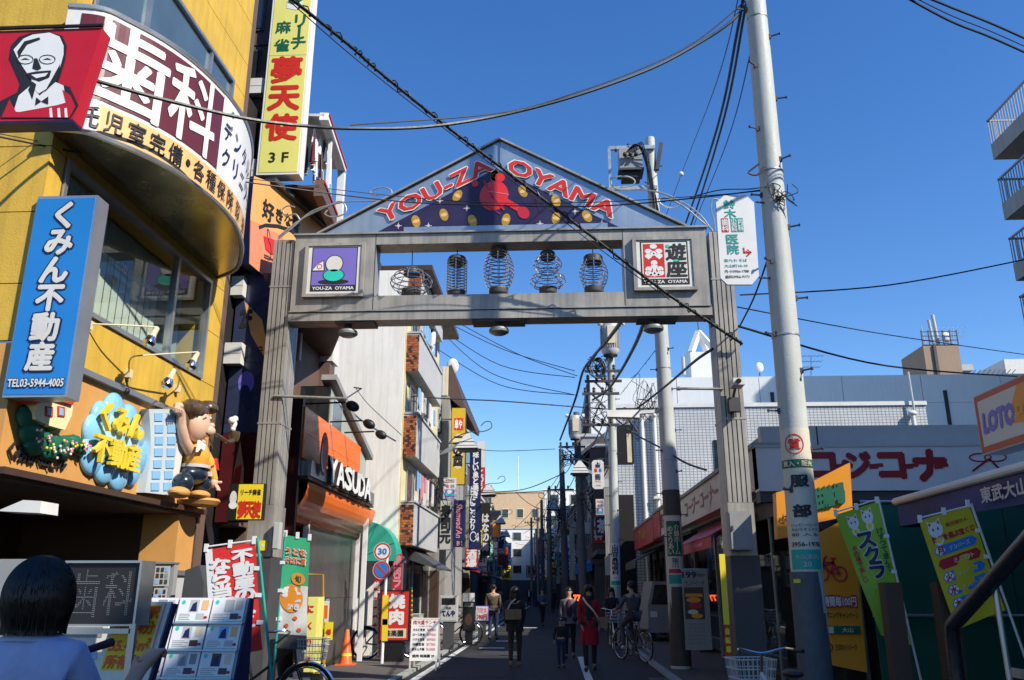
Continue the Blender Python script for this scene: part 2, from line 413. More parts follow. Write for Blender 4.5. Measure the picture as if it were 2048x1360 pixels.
mat('asphalt2', (.022, .022, .024), .8, 0, .3, 4, bump=.5, bscale=120); mat('asphalt3', (.045, .044, .044), .9, 0, .3, 4, bump=.5, bscale=120)
for x0, x1, y0, y1, m_ in ((-2.2, -.9, 16.5, 19.2, 'asphalt2'), (.9, 1.9, 13.5, 22, 'asphalt3'), (-1.9, -1.2, 22, 31, 'asphalt3'), (-.6, .3, 24, 26.5, 'asphalt2'), (-2.4, .4, 33, 34.5, 'asphalt3')):
    B().box(x0, x1, y0, y1, -.01, .003, m_).build('asphalt_patch', loc=(0, 0, 0), kind='structure')
for x, y in ((-2.55, 15.2), (-2.55, 21), (1.85, 16), (1.85, 23)):
    b = B()
    for i in range(7): b.box(x - .18 + i * .055, x - .145 + i * .055, y, y + .5, -.005, .012, 'dgrey')
    o = b.build('drain_grate', kind='structure')
g = atz(1130, 1300, 0)
# manhole
mh = B(); mh.lathe([(.32, 0), (.32, .006), (.29, .009), (0.01, .009)], (-1.0, 14.6, 0), 'dgrey', 24); mh.build('manhole_cover', loc=(-1.0, 14.6, 0)); tag(bpy.data.objects['manhole_cover'], 'round dark iron manhole cover set in the asphalt road', 'manhole cover')

# =============================================================== GATE
GY = 12.0
gate = thing('shopping_street_gate', 'grey metal arch gate over the street with pointed gable reading YOU-ZA OYAMA', 'gate', (-.8, GY, 0))
def post(x0, x1, side):
    core = B().box(x0 + .03, x1 - .03, GY + .03, GY + .5, .05, 6.86, 'dgrey')
    core.box(x0 - .01, x1 + .01, GY - .01, GY + .53, 2.0, 2.72, 'gatepaint'); core.box(x0 - .03, x1 + .03, GY - .03, GY + .56, .05, 2.0, 'dgrey')
    p = core.build('post', gate); w_ = (x1 - x0) / 5
    for i in range(5):
        B().box(x0 + i * w_ + .008, x0 + (i + 1) * w_ - .008, GY, GY + .028, 2.725, 6.84, 'gatepaint').build('slat', p)
    dy = .53 / 5
    xs = (x1 - .028, x1) if side > 0 else (x0, x0 + .028)
    for xa, xb in ((x1 - .028, x1), (x0, x0 + .028)):
        for i in range(5):
            B().box(xa, xb, GY + .03 + i * .094, GY + .03 + i * .094 + .08, 2.725, 6.84, 'gatepaint').build('slat', p)
    for z in (6.05, 3.9):
        B().box(x0 - .006, x1 + .006, GY - .006, GY + .52, z, z + .03, 'steel').build('band', p)
    return p
pl = post(-4.36, -4.02, 1); pr = post(2.44, 2.78, -1)
# beam: panels left and right, rails, underside lip
bm = B(); X0, X1 = -4.0, 2.39; YB = GY + .32; Z0, Z1 = 5.62, 6.89; ol, orr = -2.72, 1.12; zo0, zo1 = 5.87, 6.72
F_ = GY - .04
bm.box(X0, ol, F_, YB, Z0, Z1, 'gatepaint'); bm.box(orr, X1, F_, YB, Z0, Z1, 'gatepaint')
bm.box(ol, orr, F_, YB, Z0, zo0, 'gatepaint'); bm.box(ol, orr, F_, YB, zo1, Z1, 'gatepaint')
beam = bm.build('beam', gate)
B().box(X0 - .02, X1 + .02, F_ + .0, YB - .02, 5.48, Z0 - .012, 'gatepaint').build('lower_rail', gate)
B().box(X0 - .03, X1 + .03, F_ - .035, YB + .02, Z1 + .002, Z1 + .03, 'steel').build('top_flashing', gate)
B().box(X0 - .01, X1 + .01, F_ - .02, F_ + .001, Z0 + .0, Z0 + .018, 'steel').build('trim', gate)
for x in (ol, orr): B().box(x - .006, x + .006, F_ - .004, F_, Z0 + .02, Z1, 'dgrey').build('panel_joint', gate)
for x0, x1 in ((-3.3, -2.7), (-1.2, -.4), (1.3, 1.9)):
    B().box(x0, x1, F_ + .03, YB + .0, 5.45, 5.478, 'dgrey').build('lamp_tray', gate)
# gable
GZ = 6.925; L_, R_, AX, AZ = -3.62, 2.08, -.79, 8.52
gb = B().prism([(L_, GY + .02, GZ), (R_, GY + .02, GZ), (AX, GY + .02, AZ)], (0, .3, 0), 'gable'if 'gable' in MATS else mat('gable', (.34, .42, .5), .3, .55, .1, 1.2, grime=.15))
gable = gb.build('gable', gate)
e = B()
for p, q in (((L_ - .05, GY - .01, GZ + .01), (AX, GY - .01, AZ + .03)), ((AX, GY - .01, AZ + .03), (R_ + .05, GY - .01, GZ + .01))):
    e.bar(Vector(p) + Vector((0, .16, 0)), Vector(q) + Vector((0, .16, 0)), .37, .03, 'steel')
e.bar((AX, GY + .01, GZ + 1.15), (AX, GY + .01, AZ), .012, .02, 'dgrey', up=(0, 1, 0))
e.build('edge_trim', gable)
gf = Fr((L_, GY + .02, GZ), (1, 0, 0), (0, 0, 1), R_ - L_, AZ - GZ)
def gp(px, py):
    q = at(px, py, GY + .02); return ((q.x - L_) / (R_ - L_), (q.z - GZ) / (AZ - GZ))
pr_ = B(); mat('nightblue', (.028, .022, .075), .35, 0, .2, 2)
tri = [gp(752, 466), gp(1246, 458), gp(993, 337)]
pr_.poly(gf, [tri[0], tri[1], tri[2]], .006, 'nightblue')
pr_.build('picture_panel', gable)
pa = B()
for cx, cy, rot in ((832, 443, .3), (888, 430, .3), (945, 442, .3), (1012, 440, -.2), (915, 392, -.5), (1112, 437, -.1), (1112, 402, .3), (1046, 383, .4), (990, 352, -.2), (1174, 433, .5), (990, 352, 0)):
    pa = B(); a, b_ = gp(cx, cy); pa.oval(gf, a, b_, .0118, .068, .010, 'gold', 18, rot); pa.oval(gf, a, b_, .0095, .02, .012, 'peach', 14, rot); pa.build('gold_coin', gable)
ml = B(); mat('shinyred', (.75, .03, .02), .25, 0, .1, coat=.4)
c = gp(988, 392); ml.oval(gf, c[0], c[1], .040, .165, .014, 'shinyred', 26, -.25)
c2 = gp(950, 368); ml.oval(gf, c2[0], c2[1], .010, .036, .016, 'shinyred', 14)
c3 = gp(1000, 356); ml.oval(gf, c3[0], c3[1], .014, .05, .016, 'shinyred', 14, .6)
ml.line(gf, [gp(1015, 405), gp(1048, 424)], .10, .015, 'shinyred'); c4 = gp(1047, 426); ml.oval(gf, c4[0], c4[1], .016, .07, .016, 'crimson', 16, .5)
ml.line(gf, [gp(968, 362), gp(985, 395), gp(1008, 420)], .03, .018, 'crimson')
ml.line(gf, [gp(975, 383), gp(1018, 390)], .012, .019, 'pink'); ml.line(gf, [gp(960, 405), gp(1000, 428)], .015, .019, 'crimson')
ml.line(gf, [gp(1058, 418), gp(1072, 395), gp(1080, 425), gp(1070, 445)], .012, .016, 'maroon')
ml.build('red_mallet_print', gable)
st = B()
for cx, cy in ((797, 452), (857, 452), (934, 417), (1150, 423), (1204, 447), (1080, 448), (880, 402), (1100, 385), (1190, 420)):
    a, b_ = gp(cx, cy)
    for k in range(4):
        t = k * math.pi / 4; r = .009 if k % 2 == 0 else .0045
        st.line(gf, [(a - math.cos(t) * r, b_ - math.sin(t) * r * 3.5), (a + math.cos(t) * r, b_ + math.sin(t) * r * 3.5)], .008, .011 + k * .0006, 'white')
st.build('star_print', gable)
b = B().box(-2.3, .9, GY - .0, GY + .018, GZ + .02, GZ + .1, 'gable'); b.build('lower_strip', gable)
def slant(txt, p0, p1, hpx, name):      # lettering along the slope
    q0 = at(*p0, GY); q1 = at(*p1, GY); u = q1 - q0; W = u.length; u.normalize(); v = Vector((-u.z, 0, u.x)); H_ = hpx
    f = Fr(q0, u, v, W, H_); t = B()
    t.text(f, txt, -.004, -.03, 1.004, 1.03, 'white', .055, .009, shear=0); t.text(f, txt, .0, .0, 1, 1, 'red', .028, .0125, shear=0)
    t.build(name, gable)
slant('YOU-ZA', (768, 446), (986, 340), .245, 'lettering'); slant('OYAMA', (1012, 341), (1223, 436), .245, 'lettering')
# emblem panels
def emblem(pxl, pyb, pxr, pyt):
    f = rectF(pxl, pyb, pxr, pyt, F_); e = B()
    e.fbox(f, 0, 0, 1, 1, 0, .05, 'steel'); e.fbox(f, .06, .06, .94, .94, .05, .056, 'offwhite')
    k = B().fbox(f, 0, 0, 1, .055, .05, .075, 'gatepaint'); k.fbox(f, 0, .945, 1, 1, .05, .075, 'gatepaint'); k.fbox(f, 0, .056, .055, .944, .05, .075, 'gatepaint'); k.fbox(f, .945, .056, 1, .944, .05, .075, 'gatepaint')
    o = e.build('emblem_plate', gate); k.build('emblem_frame', o); return o, f.sub(.12, .1, .88, .92, .057)
o, f = emblem(606, 597, 727, 489)
p = B(); p.rect(f, 0, 0, 1, 1, .001, 'ink'); p.rect(f, .02, .14, .98, .98, .0025, 'purple')
p.text(f, 'YOU-ZA  OYAMA', .05, .035, .95, .105, 'white', .03, .004)
p.poly(f, [(.0, .45), (.1, .6), (.27, .71), (.30, .45)], .004, 'ink'); p.poly(f, [(.03, .475), (.12, .6), (.255, .685), (.275, .475)], .0055, 'white')
p.ring(f, .18, .56, .06, .06, .28, .007, 'red'); p.oval(f, .5, .21, .34, .06, .004, 'ink')
p.oval(f, .5, .36, .24, .15, .005, 'ink'); p.oval(f, .5, .36, .22, .132, .0065, 'teal2' if 'teal2' in MATS else mat('teal2', (.03, .62, .5), .4))
p.oval(f, .5, .62, .2, .2, .005, 'ink'); p.oval(f, .5, .62, .18, .18, .0065, 'offwhite')
p.build('emblem_print', o)
o, f = emblem(1268, 584, 1395, 477)
p = B(); p.rect(f, 0, 0, 1, 1, .001, 'ink'); p.rect(f, .03, .14, .97, .97, .0025, 'offwhite'); p.rect(f, .06, .17, .5, .94, .004, 'red')
for (a, b_) in ((.28, .88), (.17, .77), (.39, .77), (.17, .66), (.39, .66), (.28, .72)): p.oval(f, a, b_, .075, .055, .006, 'white')
p.line(f, [(.28, .72), (.16, .6)], .03, .007, 'white'); p.line(f, [(.28, .72), (.40, .6)], .03, .007, 'white')
for (a, b_) in ((.28, .5), (.28, .42), (.16, .36), (.4, .36), (.15, .27), (.41, .27), (.28, .25)): p.oval(f, a, b_, .07, .06, .006, 'white')
p.line(f, [(.28, .5), (.28, .23)], .045, .007, 'white'); p.line(f, [(.15, .3), (.2, .22), (.28, .27), (.36, .22), (.41, .3)], .04, .0075, 'white')
p.vtext(f, '遊座', .54, .17, .95, .94, 'ink', .035, .006); p.oval(f, .58, .88, .04, .035, .008, 'teal2'); p.oval(f, .74, .545, .05, .025, .008, 'teal2')
p.text(f, 'YOU-ZA  OYAMA', .05, .035, .95, .105, 'white', .03, .004); p.build('emblem_print', o)
# scroll ironwork
def scroll(pts, r=.013, parent=gate, Y=GY + .1, name='scroll_wire', m='galv'):
    P = [at(x, y, Y) for x, y in pts]; B().tube(catmull(P, 6), r, m, 6).build(name, parent)
scroll([(556, 478), (585, 455), (620, 425), (660, 410), (700, 403), (750, 402), (780, 392), (782, 380), (765, 375), (745, 380), (742, 388), (760, 391)])
scroll([(556, 474), (600, 440), (650, 415), (680, 403), (692, 415), (688, 428), (665, 434), (650, 428), (655, 420)])
scroll([(600, 440), (590, 428), (572, 432), (565, 420), (575, 412), (590, 414)])
scroll([(1430, 470), (1395, 425), (1340, 392), (1290, 380), (1240, 380), (1222, 368), (1228, 355), (1255, 353), (1270, 362), (1262, 372), (1240, 374)])
scroll([(1425, 460), (1400, 440), (1370, 415), (1330, 395), (1318, 402), (1330, 413), (1352, 415), (1362, 405), (1350, 397), (1335, 400)])
scroll([(1430, 470), (1428, 440), (1422, 420), (1425, 400), (1440, 400), (1452, 407)])
a = at(548, 792, GY - .02); bq = at(690, 797, GY - .02)
B().cyl(a, bq, .022, 'steel', 10).lathe([(.03, -.03), (.035, 0), (.03, .03)], bq, 'steel', 10, (1, 0, 0)).build('side_arm', gate)
a = at(1446, 778, GY - .02); bq = at(1357, 777, GY - .02)
B().cyl(a, bq, .02, 'steel', 10).lathe([(.028, -.03), (.032, 0), (.028, .03)], bq, 'steel', 10, (1, 0, 0)).build('side_arm', gate)
# speaker/camera on the right post
cm = thing('security_camera', 'small white security camera bracketed to the right gate post', 'camera', at(1468, 800, GY - .1))
q = at(1468, 772, GY - .1)
B().box(q.x - .07, q.x + .09, q.y - .3, q.y - .02, q.z - .05, q.z + .05, 'offwhite').cyl(q + Vector((0, -.3, 0)), q + Vector((0, -.34, -.005)), .035, 'black').build('housing', cm)
B().bar(q + Vector((0, -.05, -.05)), q + Vector((-.02, .08, -.2)), .03, .03, 'dgrey').build('bracket', cm)
B().box(q.x - .1, q.x + .06, q.y - .06, q.y + .06, q.z - .38, q.z - .18, 'dgrey').build('junction_box', cm)
# boxes on the gate posts
x = at(1485, 1060, GY - .3)
bx = thing('switch_box', 'tall grey metal switch box strapped to the right gate post', 'electrical box', (2.62, GY - .2, 2.0))
f = rectF(1462, 1100, 1508, 1022, GY - .24); B().fbox(f, 0, 0, 1, 1, -.2, 0, 'grey').build('housing', bx); B().fbox(f, .04, .03, .96, .97, 0, .012, 'grey').fbox(f, .1, .5, .16, .62, .013, .03, 'dgrey').build('door', bx)
bx = thing('switch_box', 'narrow pale grey box on the foot of the left gate post', 'electrical box', (-4.0, GY - .2, 2.1))
f = rectF(544, 1098, 556, 1044, GY - .12); B().fbox(f, 0, 0, 1, 1, -.12, 0, 'lgrey').build('housing', bx); B().fbox(f, .08, .03, .92, .97, 0, .008, 'lgrey').build('door', bx)
st_ = B(); f = rectF(516, 1101, 534, 1081, GY - .035); st_.fbox(f, 0, 0, 1, 1, 0, .003, 'yellow'); st_.oval(f, .5, .5, .18, .2, .005, 'offwhite'); o = st_.build('sticker', gate)

# wire lanterns in the opening
def lantern(px, py0, py1, prof, label, rings, caps=(.16, .16)):
    t_ = thing('wire_lantern', label, 'lantern', at(px, py0, GY + .2), 'wire lanterns in the opening of the gate beam')
    c0 = at(px, py0, GY + .2); c1 = at(px, py1, GY + .2); h = c1.z - c0.z
    cg = B()
    for i in range(rings):
        t = i / (rings - 1); r = prof(t); z = c0.z + h * (.08 + .84 * t)
        cg.tube([(c0.x + r * math.cos(a * math.pi / 12), c0.y + r * math.sin(a * math.pi / 12), z) for a in range(24)], .0085, 'chrome', 5, closed=True)
    for k in range(8):
        a = k * math.pi / 4
        cg.tube([(c0.x + prof(j / 14) * math.cos(a), c0.y + prof(j / 14) * math.sin(a), c0.z + h * (.08 + .84 * j / 14)) for j in range(15)], .006, 'steel', 4)
    cg.build('wire_cage', t_)
    B().lathe([(caps[0] * .95, -.0), (caps[0], .02), (caps[0], .09), (caps[0] * .8, .1)], (c0.x, c0.y, c0.z - .02), 'dgrey', 20).build('base_ring', t_)
    B().lathe([(caps[1] * .9, 0), (caps[1], .01), (caps[1], .1), (caps[1] * .9, .12)], (c0.x, c0.y, c1.z - .1), 'dgrey', 20).build('top_ring', t_)
    B().cyl((c0.x, c0.y, c0.z), (c0.x, c0.y, c1.z), .007, 'chrome', 6).build('rod', t_)
    B().cyl((c0.x, c0.y, c1.z), (c0.x, c0.y, 6.7), .008, 'dgrey', 6).build('hanger', t_)
s_ = math.sin; pi = math.pi
lantern(822, 588, 540, lambda t: .14 + .19 * s_(pi * min(1, .12 + t * .8)), 'squat wide wire lantern, leftmost in the gate opening', 6, (.15, .13))
lantern(913, 590, 517, lambda t: .155, 'straight cylindrical wire lantern with many rings in the gate opening', 12, (.14, .14))
lantern(997, 586, 500, lambda t: .15 + .09 * s_(pi * t), 'largest barrel shaped wire lantern in the middle of the gate opening', 11, (.15, .13))
lantern(1096, 585, 507, lambda t: .13 + (.15 * s_(pi * min(t / .5, 1)) if t < .5 else .09 * s_(pi * (t - .5) / .5)) , 'gourd shaped wire lantern with a narrow waist in the gate opening', 10, (.14, .12))
lantern(1188, 584, 515, lambda t: .14 + .08 * s_(pi * t), 'round wire lantern with dark rings, rightmost in the gate opening', 9, (.15, .15))
for px, lab in ((697, 'round downlight under the left end of the gate beam'), (998, 'round downlight under the middle of the gate beam'), (1306, 'round downlight under the right end of the gate beam')):
    c = at(px, 642, GY + .15); c.z = 5.47; t_ = thing('gate_downlight', lab, 'lamp', c, 'downlights under the gate beam')
    B().lathe([(.05, 0), (.06, -.03), (.05, -.07)], c, 'dgrey', 14).build('holder', t_)
    B().lathe([(.06, -.07), (.14, -.1), (.155, -.13), (.15, -.16), (.1, -.19), (.04, -.2)], c, 'galv', 24).build('reflector', t_)

# =============================================================== YELLOW BUILDING
YB0, YB1 = 6.94, 11.02
def xf(Y): return -4.66 - .023 * (11 - Y)
dY = Vector((.023, 1, 0))
def fy(Y0, z0, Y1, z1, c=0):
    f = Fr((xf(Y0), Y0, z0), dY, (0, 0, 1), (Y1 - Y0) * dY.length, z1 - z0); f.o = f.o + f.n * c; return f
yb = thing('yellow_building', 'yellow panelled corner building with dental clinic upstairs and estate agent below', 'building', (-4.7, 9, 0))
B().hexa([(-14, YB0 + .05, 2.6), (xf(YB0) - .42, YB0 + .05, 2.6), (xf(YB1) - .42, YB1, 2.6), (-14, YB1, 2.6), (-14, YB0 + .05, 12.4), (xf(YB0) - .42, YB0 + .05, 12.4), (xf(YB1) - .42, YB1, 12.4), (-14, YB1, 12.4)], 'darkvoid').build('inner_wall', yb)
wz = [3.68, 4.225, 4.94, 5.63, 6.3, 7.0, 7.9, 8.81, 9.36, 10.1, 10.85, 11.6, 12.4]
ys = [YB0, 7.14, 7.62, 8.6, 9.6, 10.58, YB1]
def inwin(Ya, Yb, z0, z1):
    m_, n_ = (Ya + Yb) / 2, (z0 + z1) / 2
    return (7.14 < m_ < 10.58 and 4.225 < n_ < 5.63) or (7.14 < m_ < 10.58 and 7.0 < n_ < 8.81)
for i in range(len(wz) - 1):
    segs = [(YB0, 7.14), (7.14, 10.58), (10.58, YB1)] if (inwin(8, 9, wz[i], wz[i + 1])) else [(YB0, 7.14), (7.14, 8.86), (8.86, 10.58), (10.58, YB1)] if i % 2 else [(YB0, 8.86), (8.86, YB1)]
    for a, b_ in segs:
        if inwin(a, b_, wz[i], wz[i + 1]): continue
        f = fy(a, wz[i], b_, wz[i + 1]); g1 = .004 / f.W; g2 = .005 / f.H
        B().fbox(f, g1, g2, 1 - g1, 1 - g2, -.4, 0, 'yellowwall').build('wall_panel', yb)
for i in range(len(wz) - 1):                     # end wall facing the camera
    for a, b_ in ((-7.6, -6.2), (-6.2, xf(YB0))):
        B().box(a + .004, b_ - .004 - (.0), YB0 - .03, YB0 + .045, wz[i] + .005, wz[i + 1] - .005, 'yellowwall').build('wall_panel', yb)
B().box(-8, xf(YB0), YB0 - .02, YB0 + .04, 2.55, 3.66, 'tanwall').build('band_return', yb)
f = fy(YB0 - .02, 3.62, YB1, 3.68); B().fbox(f, 0, 0, 1, 1, -.3, .06, 'alu').build('ledge', yb)
f = fy(YB0, 2.56, YB1, 3.62); B().fbox(f, 0, 0, 1, 1, -.4, -.004, 'tanwall').build('shop_band', yb); shopf = fy(YB0, 2.56, YB1, 3.62)
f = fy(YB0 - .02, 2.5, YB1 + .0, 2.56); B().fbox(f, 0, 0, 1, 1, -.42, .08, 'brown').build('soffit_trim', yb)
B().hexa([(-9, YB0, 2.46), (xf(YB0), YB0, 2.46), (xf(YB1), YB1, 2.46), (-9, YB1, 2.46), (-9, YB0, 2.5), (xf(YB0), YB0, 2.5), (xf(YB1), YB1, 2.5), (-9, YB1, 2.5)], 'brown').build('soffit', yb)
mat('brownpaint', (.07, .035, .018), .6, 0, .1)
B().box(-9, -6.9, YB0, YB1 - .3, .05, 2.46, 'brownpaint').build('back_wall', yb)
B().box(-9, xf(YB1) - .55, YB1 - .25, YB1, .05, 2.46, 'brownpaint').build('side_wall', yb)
for Ya, Yb_ in ((10.45, 10.95),):
    o = B().box(-5.15, xf(Ya) - .02, Ya, Yb_, 1.78, 2.46, 'tanwall').build('column', yb)
    B().box(-5.17, xf(Ya), Ya - .02, Yb_ + .02, .05, 1.72, 'lgrey').build('column_base', yb); B().box(-5.2, xf(Ya) + .03, Ya - .05, Yb_ + .05, 1.72, 1.78, 'alu').build('column_trim', yb)
B().box(-5.2, -5.0, 6.97, 7.2, .05, 2.46, 'brown').build('column', yb)
B().box(-4.93, -4.7, YB1 + .005, YB1 + .25, 1.8, 12.6, 'brownwall').build('corner_strip', yb)
def winframe(parent, f, mull=(), name='window', gm='glass', d=.06, w_=.05, extra=()):
    fw, fh = w_ / f.W, w_ / f.H; o = B()
    o.fbox(f, 0, 0, 1, fh, -d, .03, 'alu'); o.fbox(f, 0, 1 - fh, 1, 1, -d, .03, 'alu'); o.fbox(f, 0, fh, fw, 1 - fh, -d, .03, 'alu'); o.fbox(f, 1 - fw, fh, 1, 1 - fh, -d, .03, 'alu')
    o = o.build(name, parent); xs = [fw] + list(mull) + [1 - fw]
    for m_ in mull: B().fbox(f, m_ - fw * .6, fh, m_ + fw * .6, 1 - fh, -d, .02, 'alu').build('mullion', o)
    for i in range(len(xs) - 1):
        a0 = xs[i] + (fw * .6 if i else 0); a1 = xs[i + 1] - (fw * .6 if i < len(xs) - 2 else 0)
        B().fbox(f, a0, fh, a1, 1 - fh, -.03, -.022, gm).build('pane', o)
    return o
f2 = fy(7.15, 4.235, 10.57, 5.62); w2 = winframe(yb, f2, (.72,)); w2['label'] = 'large second floor window with blinds and clinic lettering'
bl = B()
for i in range(46): bl.fbox(f2, .02, .03 + i * .0205, .30, .031 + i * .0205 + .012, -.14, -.12, 'offwhite')
bl.build('blind', w2)
bl = B()
for i in range(9): bl.fbox(f2, .31 + i * .042, .02, .31 + i * .042 + .036, .62, -.16, -.155, 'offwhite')
bl.build('vertical_blind', w2)
mat('roomwall', (.34, .38, .35), .8, 0, .15, 1); B().box(-5.06, -5.02, 7.2, 10.5, 4.24, 5.6, 'roomwall').build('room_screen', w2)
p = B(); p.text(f2, 'DENTAL CLINIC OYAMA', .36, .50, .66, .565, 'offwhite', .01, -.015); p.build('lettering', w2)
f3 = fy(7.15, 7.01, 10.57, 8.80); w3 = winframe(yb, f3, (.3, .78), gm='glasssky')
# dental sign on a bowed plan
PC = [(-4.75, 6.78), (-4.43, 6.85), (-4.26, 7.04), (-4.05, 7.35), (-3.88, 7.76), (-3.77, 8.3), (-3.75, 8.79), (-3.80, 9.2), (-3.92, 9.66), (-4.11, 10.12), (-4.30, 10.45), (-4.66, 10.74)]
PC = [tuple(v[:2]) for v in catmull([(x, y, 0) for x, y in PC], 4)]
PC = [Vector((x, y, 0)) for x, y in PC]
zb, zt = 5.74, 7.12
ds = thing('dental_clinic_sign', 'large bowed sign with white dentist characters on maroon, wrapped round yellow building', 'sign', (-4.5, 8.8, 5.74))
pf = PathFr(PC, zb, zt - zb); body = B()
N = len(PC)
mat('goldreflect', (.5, .42, .27), .22, .9, .3, 1.2); mat('signmaroon', (.13, .022, .025), .3, 0, .1, 1, coat=.3); mat('signpeach', (.88, .5, .2), .4, 0, .04)  # underside steel: the yellow wall's reflection is put into its colour
for i in range(N - 1):
    p0, p1 = PC[i], PC[i + 1]
    body.face([(p0.x, p0.y, zb), (p1.x, p1.y, zb), (p1.x, p1.y, zt), (p0.x, p0.y, zt)], 'offwhite')
body.build('face', ds)
B().face([(p.x, p.y, zb - .002) for p in PC][::-1], 'goldreflect').build('underside', ds)
tp = B().face([(p.x, p.y, zt + .002) for p in PC], 'dgrey'); tp.build('top', ds)
rim = B()
for z in (zb, zt): rim.tube([(p.x, p.y, z) for p in PC], .03, 'alu', 6)
rim.build('rim', ds)
def strip(a0, b0, a1, b1, c, m, n=26):
    o = B()
    for i in range(n):
        x0 = a0 + (a1 - a0) * i / n; x1 = a0 + (a1 - a0) * (i + 1) / n
        o.face([pf.p(x0, b0, c), pf.p(x1, b0, c), pf.p(x1, b1, c), pf.p(x0, b1, c)], m)
    return o
strip(.03, .27, .425, .94, .006, 'signmaroon').build('maroon_panel', ds)
strip(.03, .02, .93, .235, .006, 'signpeach').build('peach_band', ds); strip(.425, .235, .99, .97, .006, 'white').build('white_panel', ds)
t = B()
for ch, a, w_ in (('歯', .14, .185), ('科', .318, .155)): t.cell(pf, ch, a, .605, w_, 'white', .017, .014, ha=.66)
t.build('large_lettering', ds)
t = B()
for ch, a in zip('託児室完備・各種保険取扱', (.075, .125, .175, .225, .275, .315, .355, .405, .455, .51, .575, .66)): t = B(); t.cell(pf, ch, a, .13, .04, 'ink', .01, .018, ha=.165); t.build('character', ds)
for s, b_ in (('デンタル', .68), ('クリニック', .44)):
    for i, ch in enumerate(s): t = B(); t.cell(pf, ch, .46 + i * .062, b_, .042, 'navy', .012, .018, ha=.17); t.build('character', ds)
t = B().cell(pf, '●', .475, .88, .018, 'green', 0, .016, ha=.05); t.build('logo_dot', ds)

# blue estate agent sign
bs = thing('blue_sign', 'tall bright blue projecting sign with white characters and telephone number', 'sign', (-4.6, 7, 3.17))
f = Fr(at(4, 795, 6.86), (1, 0, 0), (0, 0, 1), .575, 1.92)
B().fbox(f, 0, 0, 1, 1, -.2, 0, 'alu').build('case', bs)
B().fbox(f, .02, .012, .97, .985, 0, .006, 'blue').build('face', bs)
t = B(); s = 'くみん不動産'
for i, ch in enumerate(s):
    b_ = .895 - i * .141; t.cell(f, ch, .5, b_, .44, 'navy', .085, .012, ha=.135); t.cell(f, ch, .5, b_, .42, 'offwhite', .045, .016, ha=.13)
t.text(f, 'TEL03-5944-4005', .06, .045, .94, .085, 'navy', .07, .012); t.text(f, 'TEL03-5944-4005', .065, .047, .935, .083, 'offwhite', .03, .016)
t.build('lettering', bs)

# red chicken restaurant sign, a tapered box
kf = thing('red_restaurant_sign', 'red tapered box sign with a white portrait of a smiling cook', 'sign', (-4.2, 5.5, 5.0))
c = [at(-62, 64, 5.5), at(203, 64, 5.5), at(146, 239, 5.5), at(-8, 239, 5.5)]
z1 = c[0].z; z0 = c[2].z; D = .135
xl1, xr1, xl0, xr0 = -4.62, c[1].x, -4.42, c[2].x
hx = [(xl0, 5.5, z0), (xr0, 5.5, z0), (xr0, 5.5 + D, z0), (xl0, 5.5 + D, z0), (xl1, 5.5, z1), (xr1, 5.5, z1), (xr1, 5.5 + D, z1), (xl1, 5.5 + D, z1)]
mat('signred', (.55, .012, .02), .3, 0, .05, coat=.3)
B().hexa(hx, 'signred').build('case', kf)
B().box(xl0, xr0, 5.5, 5.5 + D, z0 - .02, z0 - .004, 'navy').build('base', kf)
B().bar((xl1, 5.49, z1 + .015), (xr1 + .01, 5.49, z1 + .015), .02, .02, 'black').build('rim', kf)
f = Fr((xl1, 5.5, z0), (1, 0, 0), (0, 0, 1), xr1 - xl1, z1 - z0)
def kq(px, py):
    q = at(px, py, 5.5); return ((q.x - xl1) / f.W, (q.z - z0) / f.H)
K = lambda L, c, m: p.poly(f, [kq(*q) for q in L], c, m)
p = B()
K([(22, 92), (38, 74), (62, 66), (100, 64), (125, 72), (134, 92), (131, 120), (122, 150), (116, 168), (140, 174), (158, 212), (141, 238), (2, 238), (-4, 205), (35, 185), (40, 168), (28, 140), (18, 118)], .003, 'ink')
K([(48, 78), (66, 70), (100, 66), (120, 74), (128, 92), (128, 110), (122, 132), (110, 160), (95, 178), (78, 188), (66, 176), (64, 160), (50, 140), (36, 118), (28, 100)], .006, 'white')
K([(38, 192), (62, 172), (80, 192), (112, 165), (128, 172), (133, 206), (60, 226), (28, 224)], .006, 'white')
K([(36, 104), (50, 84), (80, 76), (82, 80), (56, 90), (44, 108), (40, 118)], .009, 'ink')
for x in (52, 96):
    for i in range(12):
        t0, t1 = i * math.pi / 6, (i + 1) * math.pi / 6
        p.line(f, [kq(x + 16 * math.cos(t0), 120 + 9 * math.sin(t0)), kq(x + 16 * math.cos(t1), 120 + 9 * math.sin(t1))], .006, .009, 'ink')
    K([(x - 10, 121), (x, 117), (x + 10, 121), (x, 120)], .009, 'ink')
K([(70, 118), (76, 118), (84, 138), (76, 142), (66, 138)], .009, 'ink'); K([(54, 148), (74, 144), (104, 142), (100, 156), (80, 164), (62, 158)], .009, 'ink'); K([(64, 151), (98, 147), (92, 154), (74, 158)], .011, 'white')
K([(66, 164), (74, 170), (66, 200), (58, 180)], .009, 'ink'); K([(110, 150), (122, 128), (116, 160), (90, 186)], .009, 'ink')
K([(4, 236), (20, 200), (34, 226), (133, 208), (126, 180), (142, 192), (152, 214), (140, 236)], .008, 'signred')
for x in (100, 116, 130): K([(x, 218), (x + 5, 217), (x + 7, 236), (x + 1, 236)], .010, 'white')
K([(74, 196), (84, 204), (98, 194), (98, 210), (84, 204), (72, 212)], .010, 'ink')
p.build('portrait_print', kf)

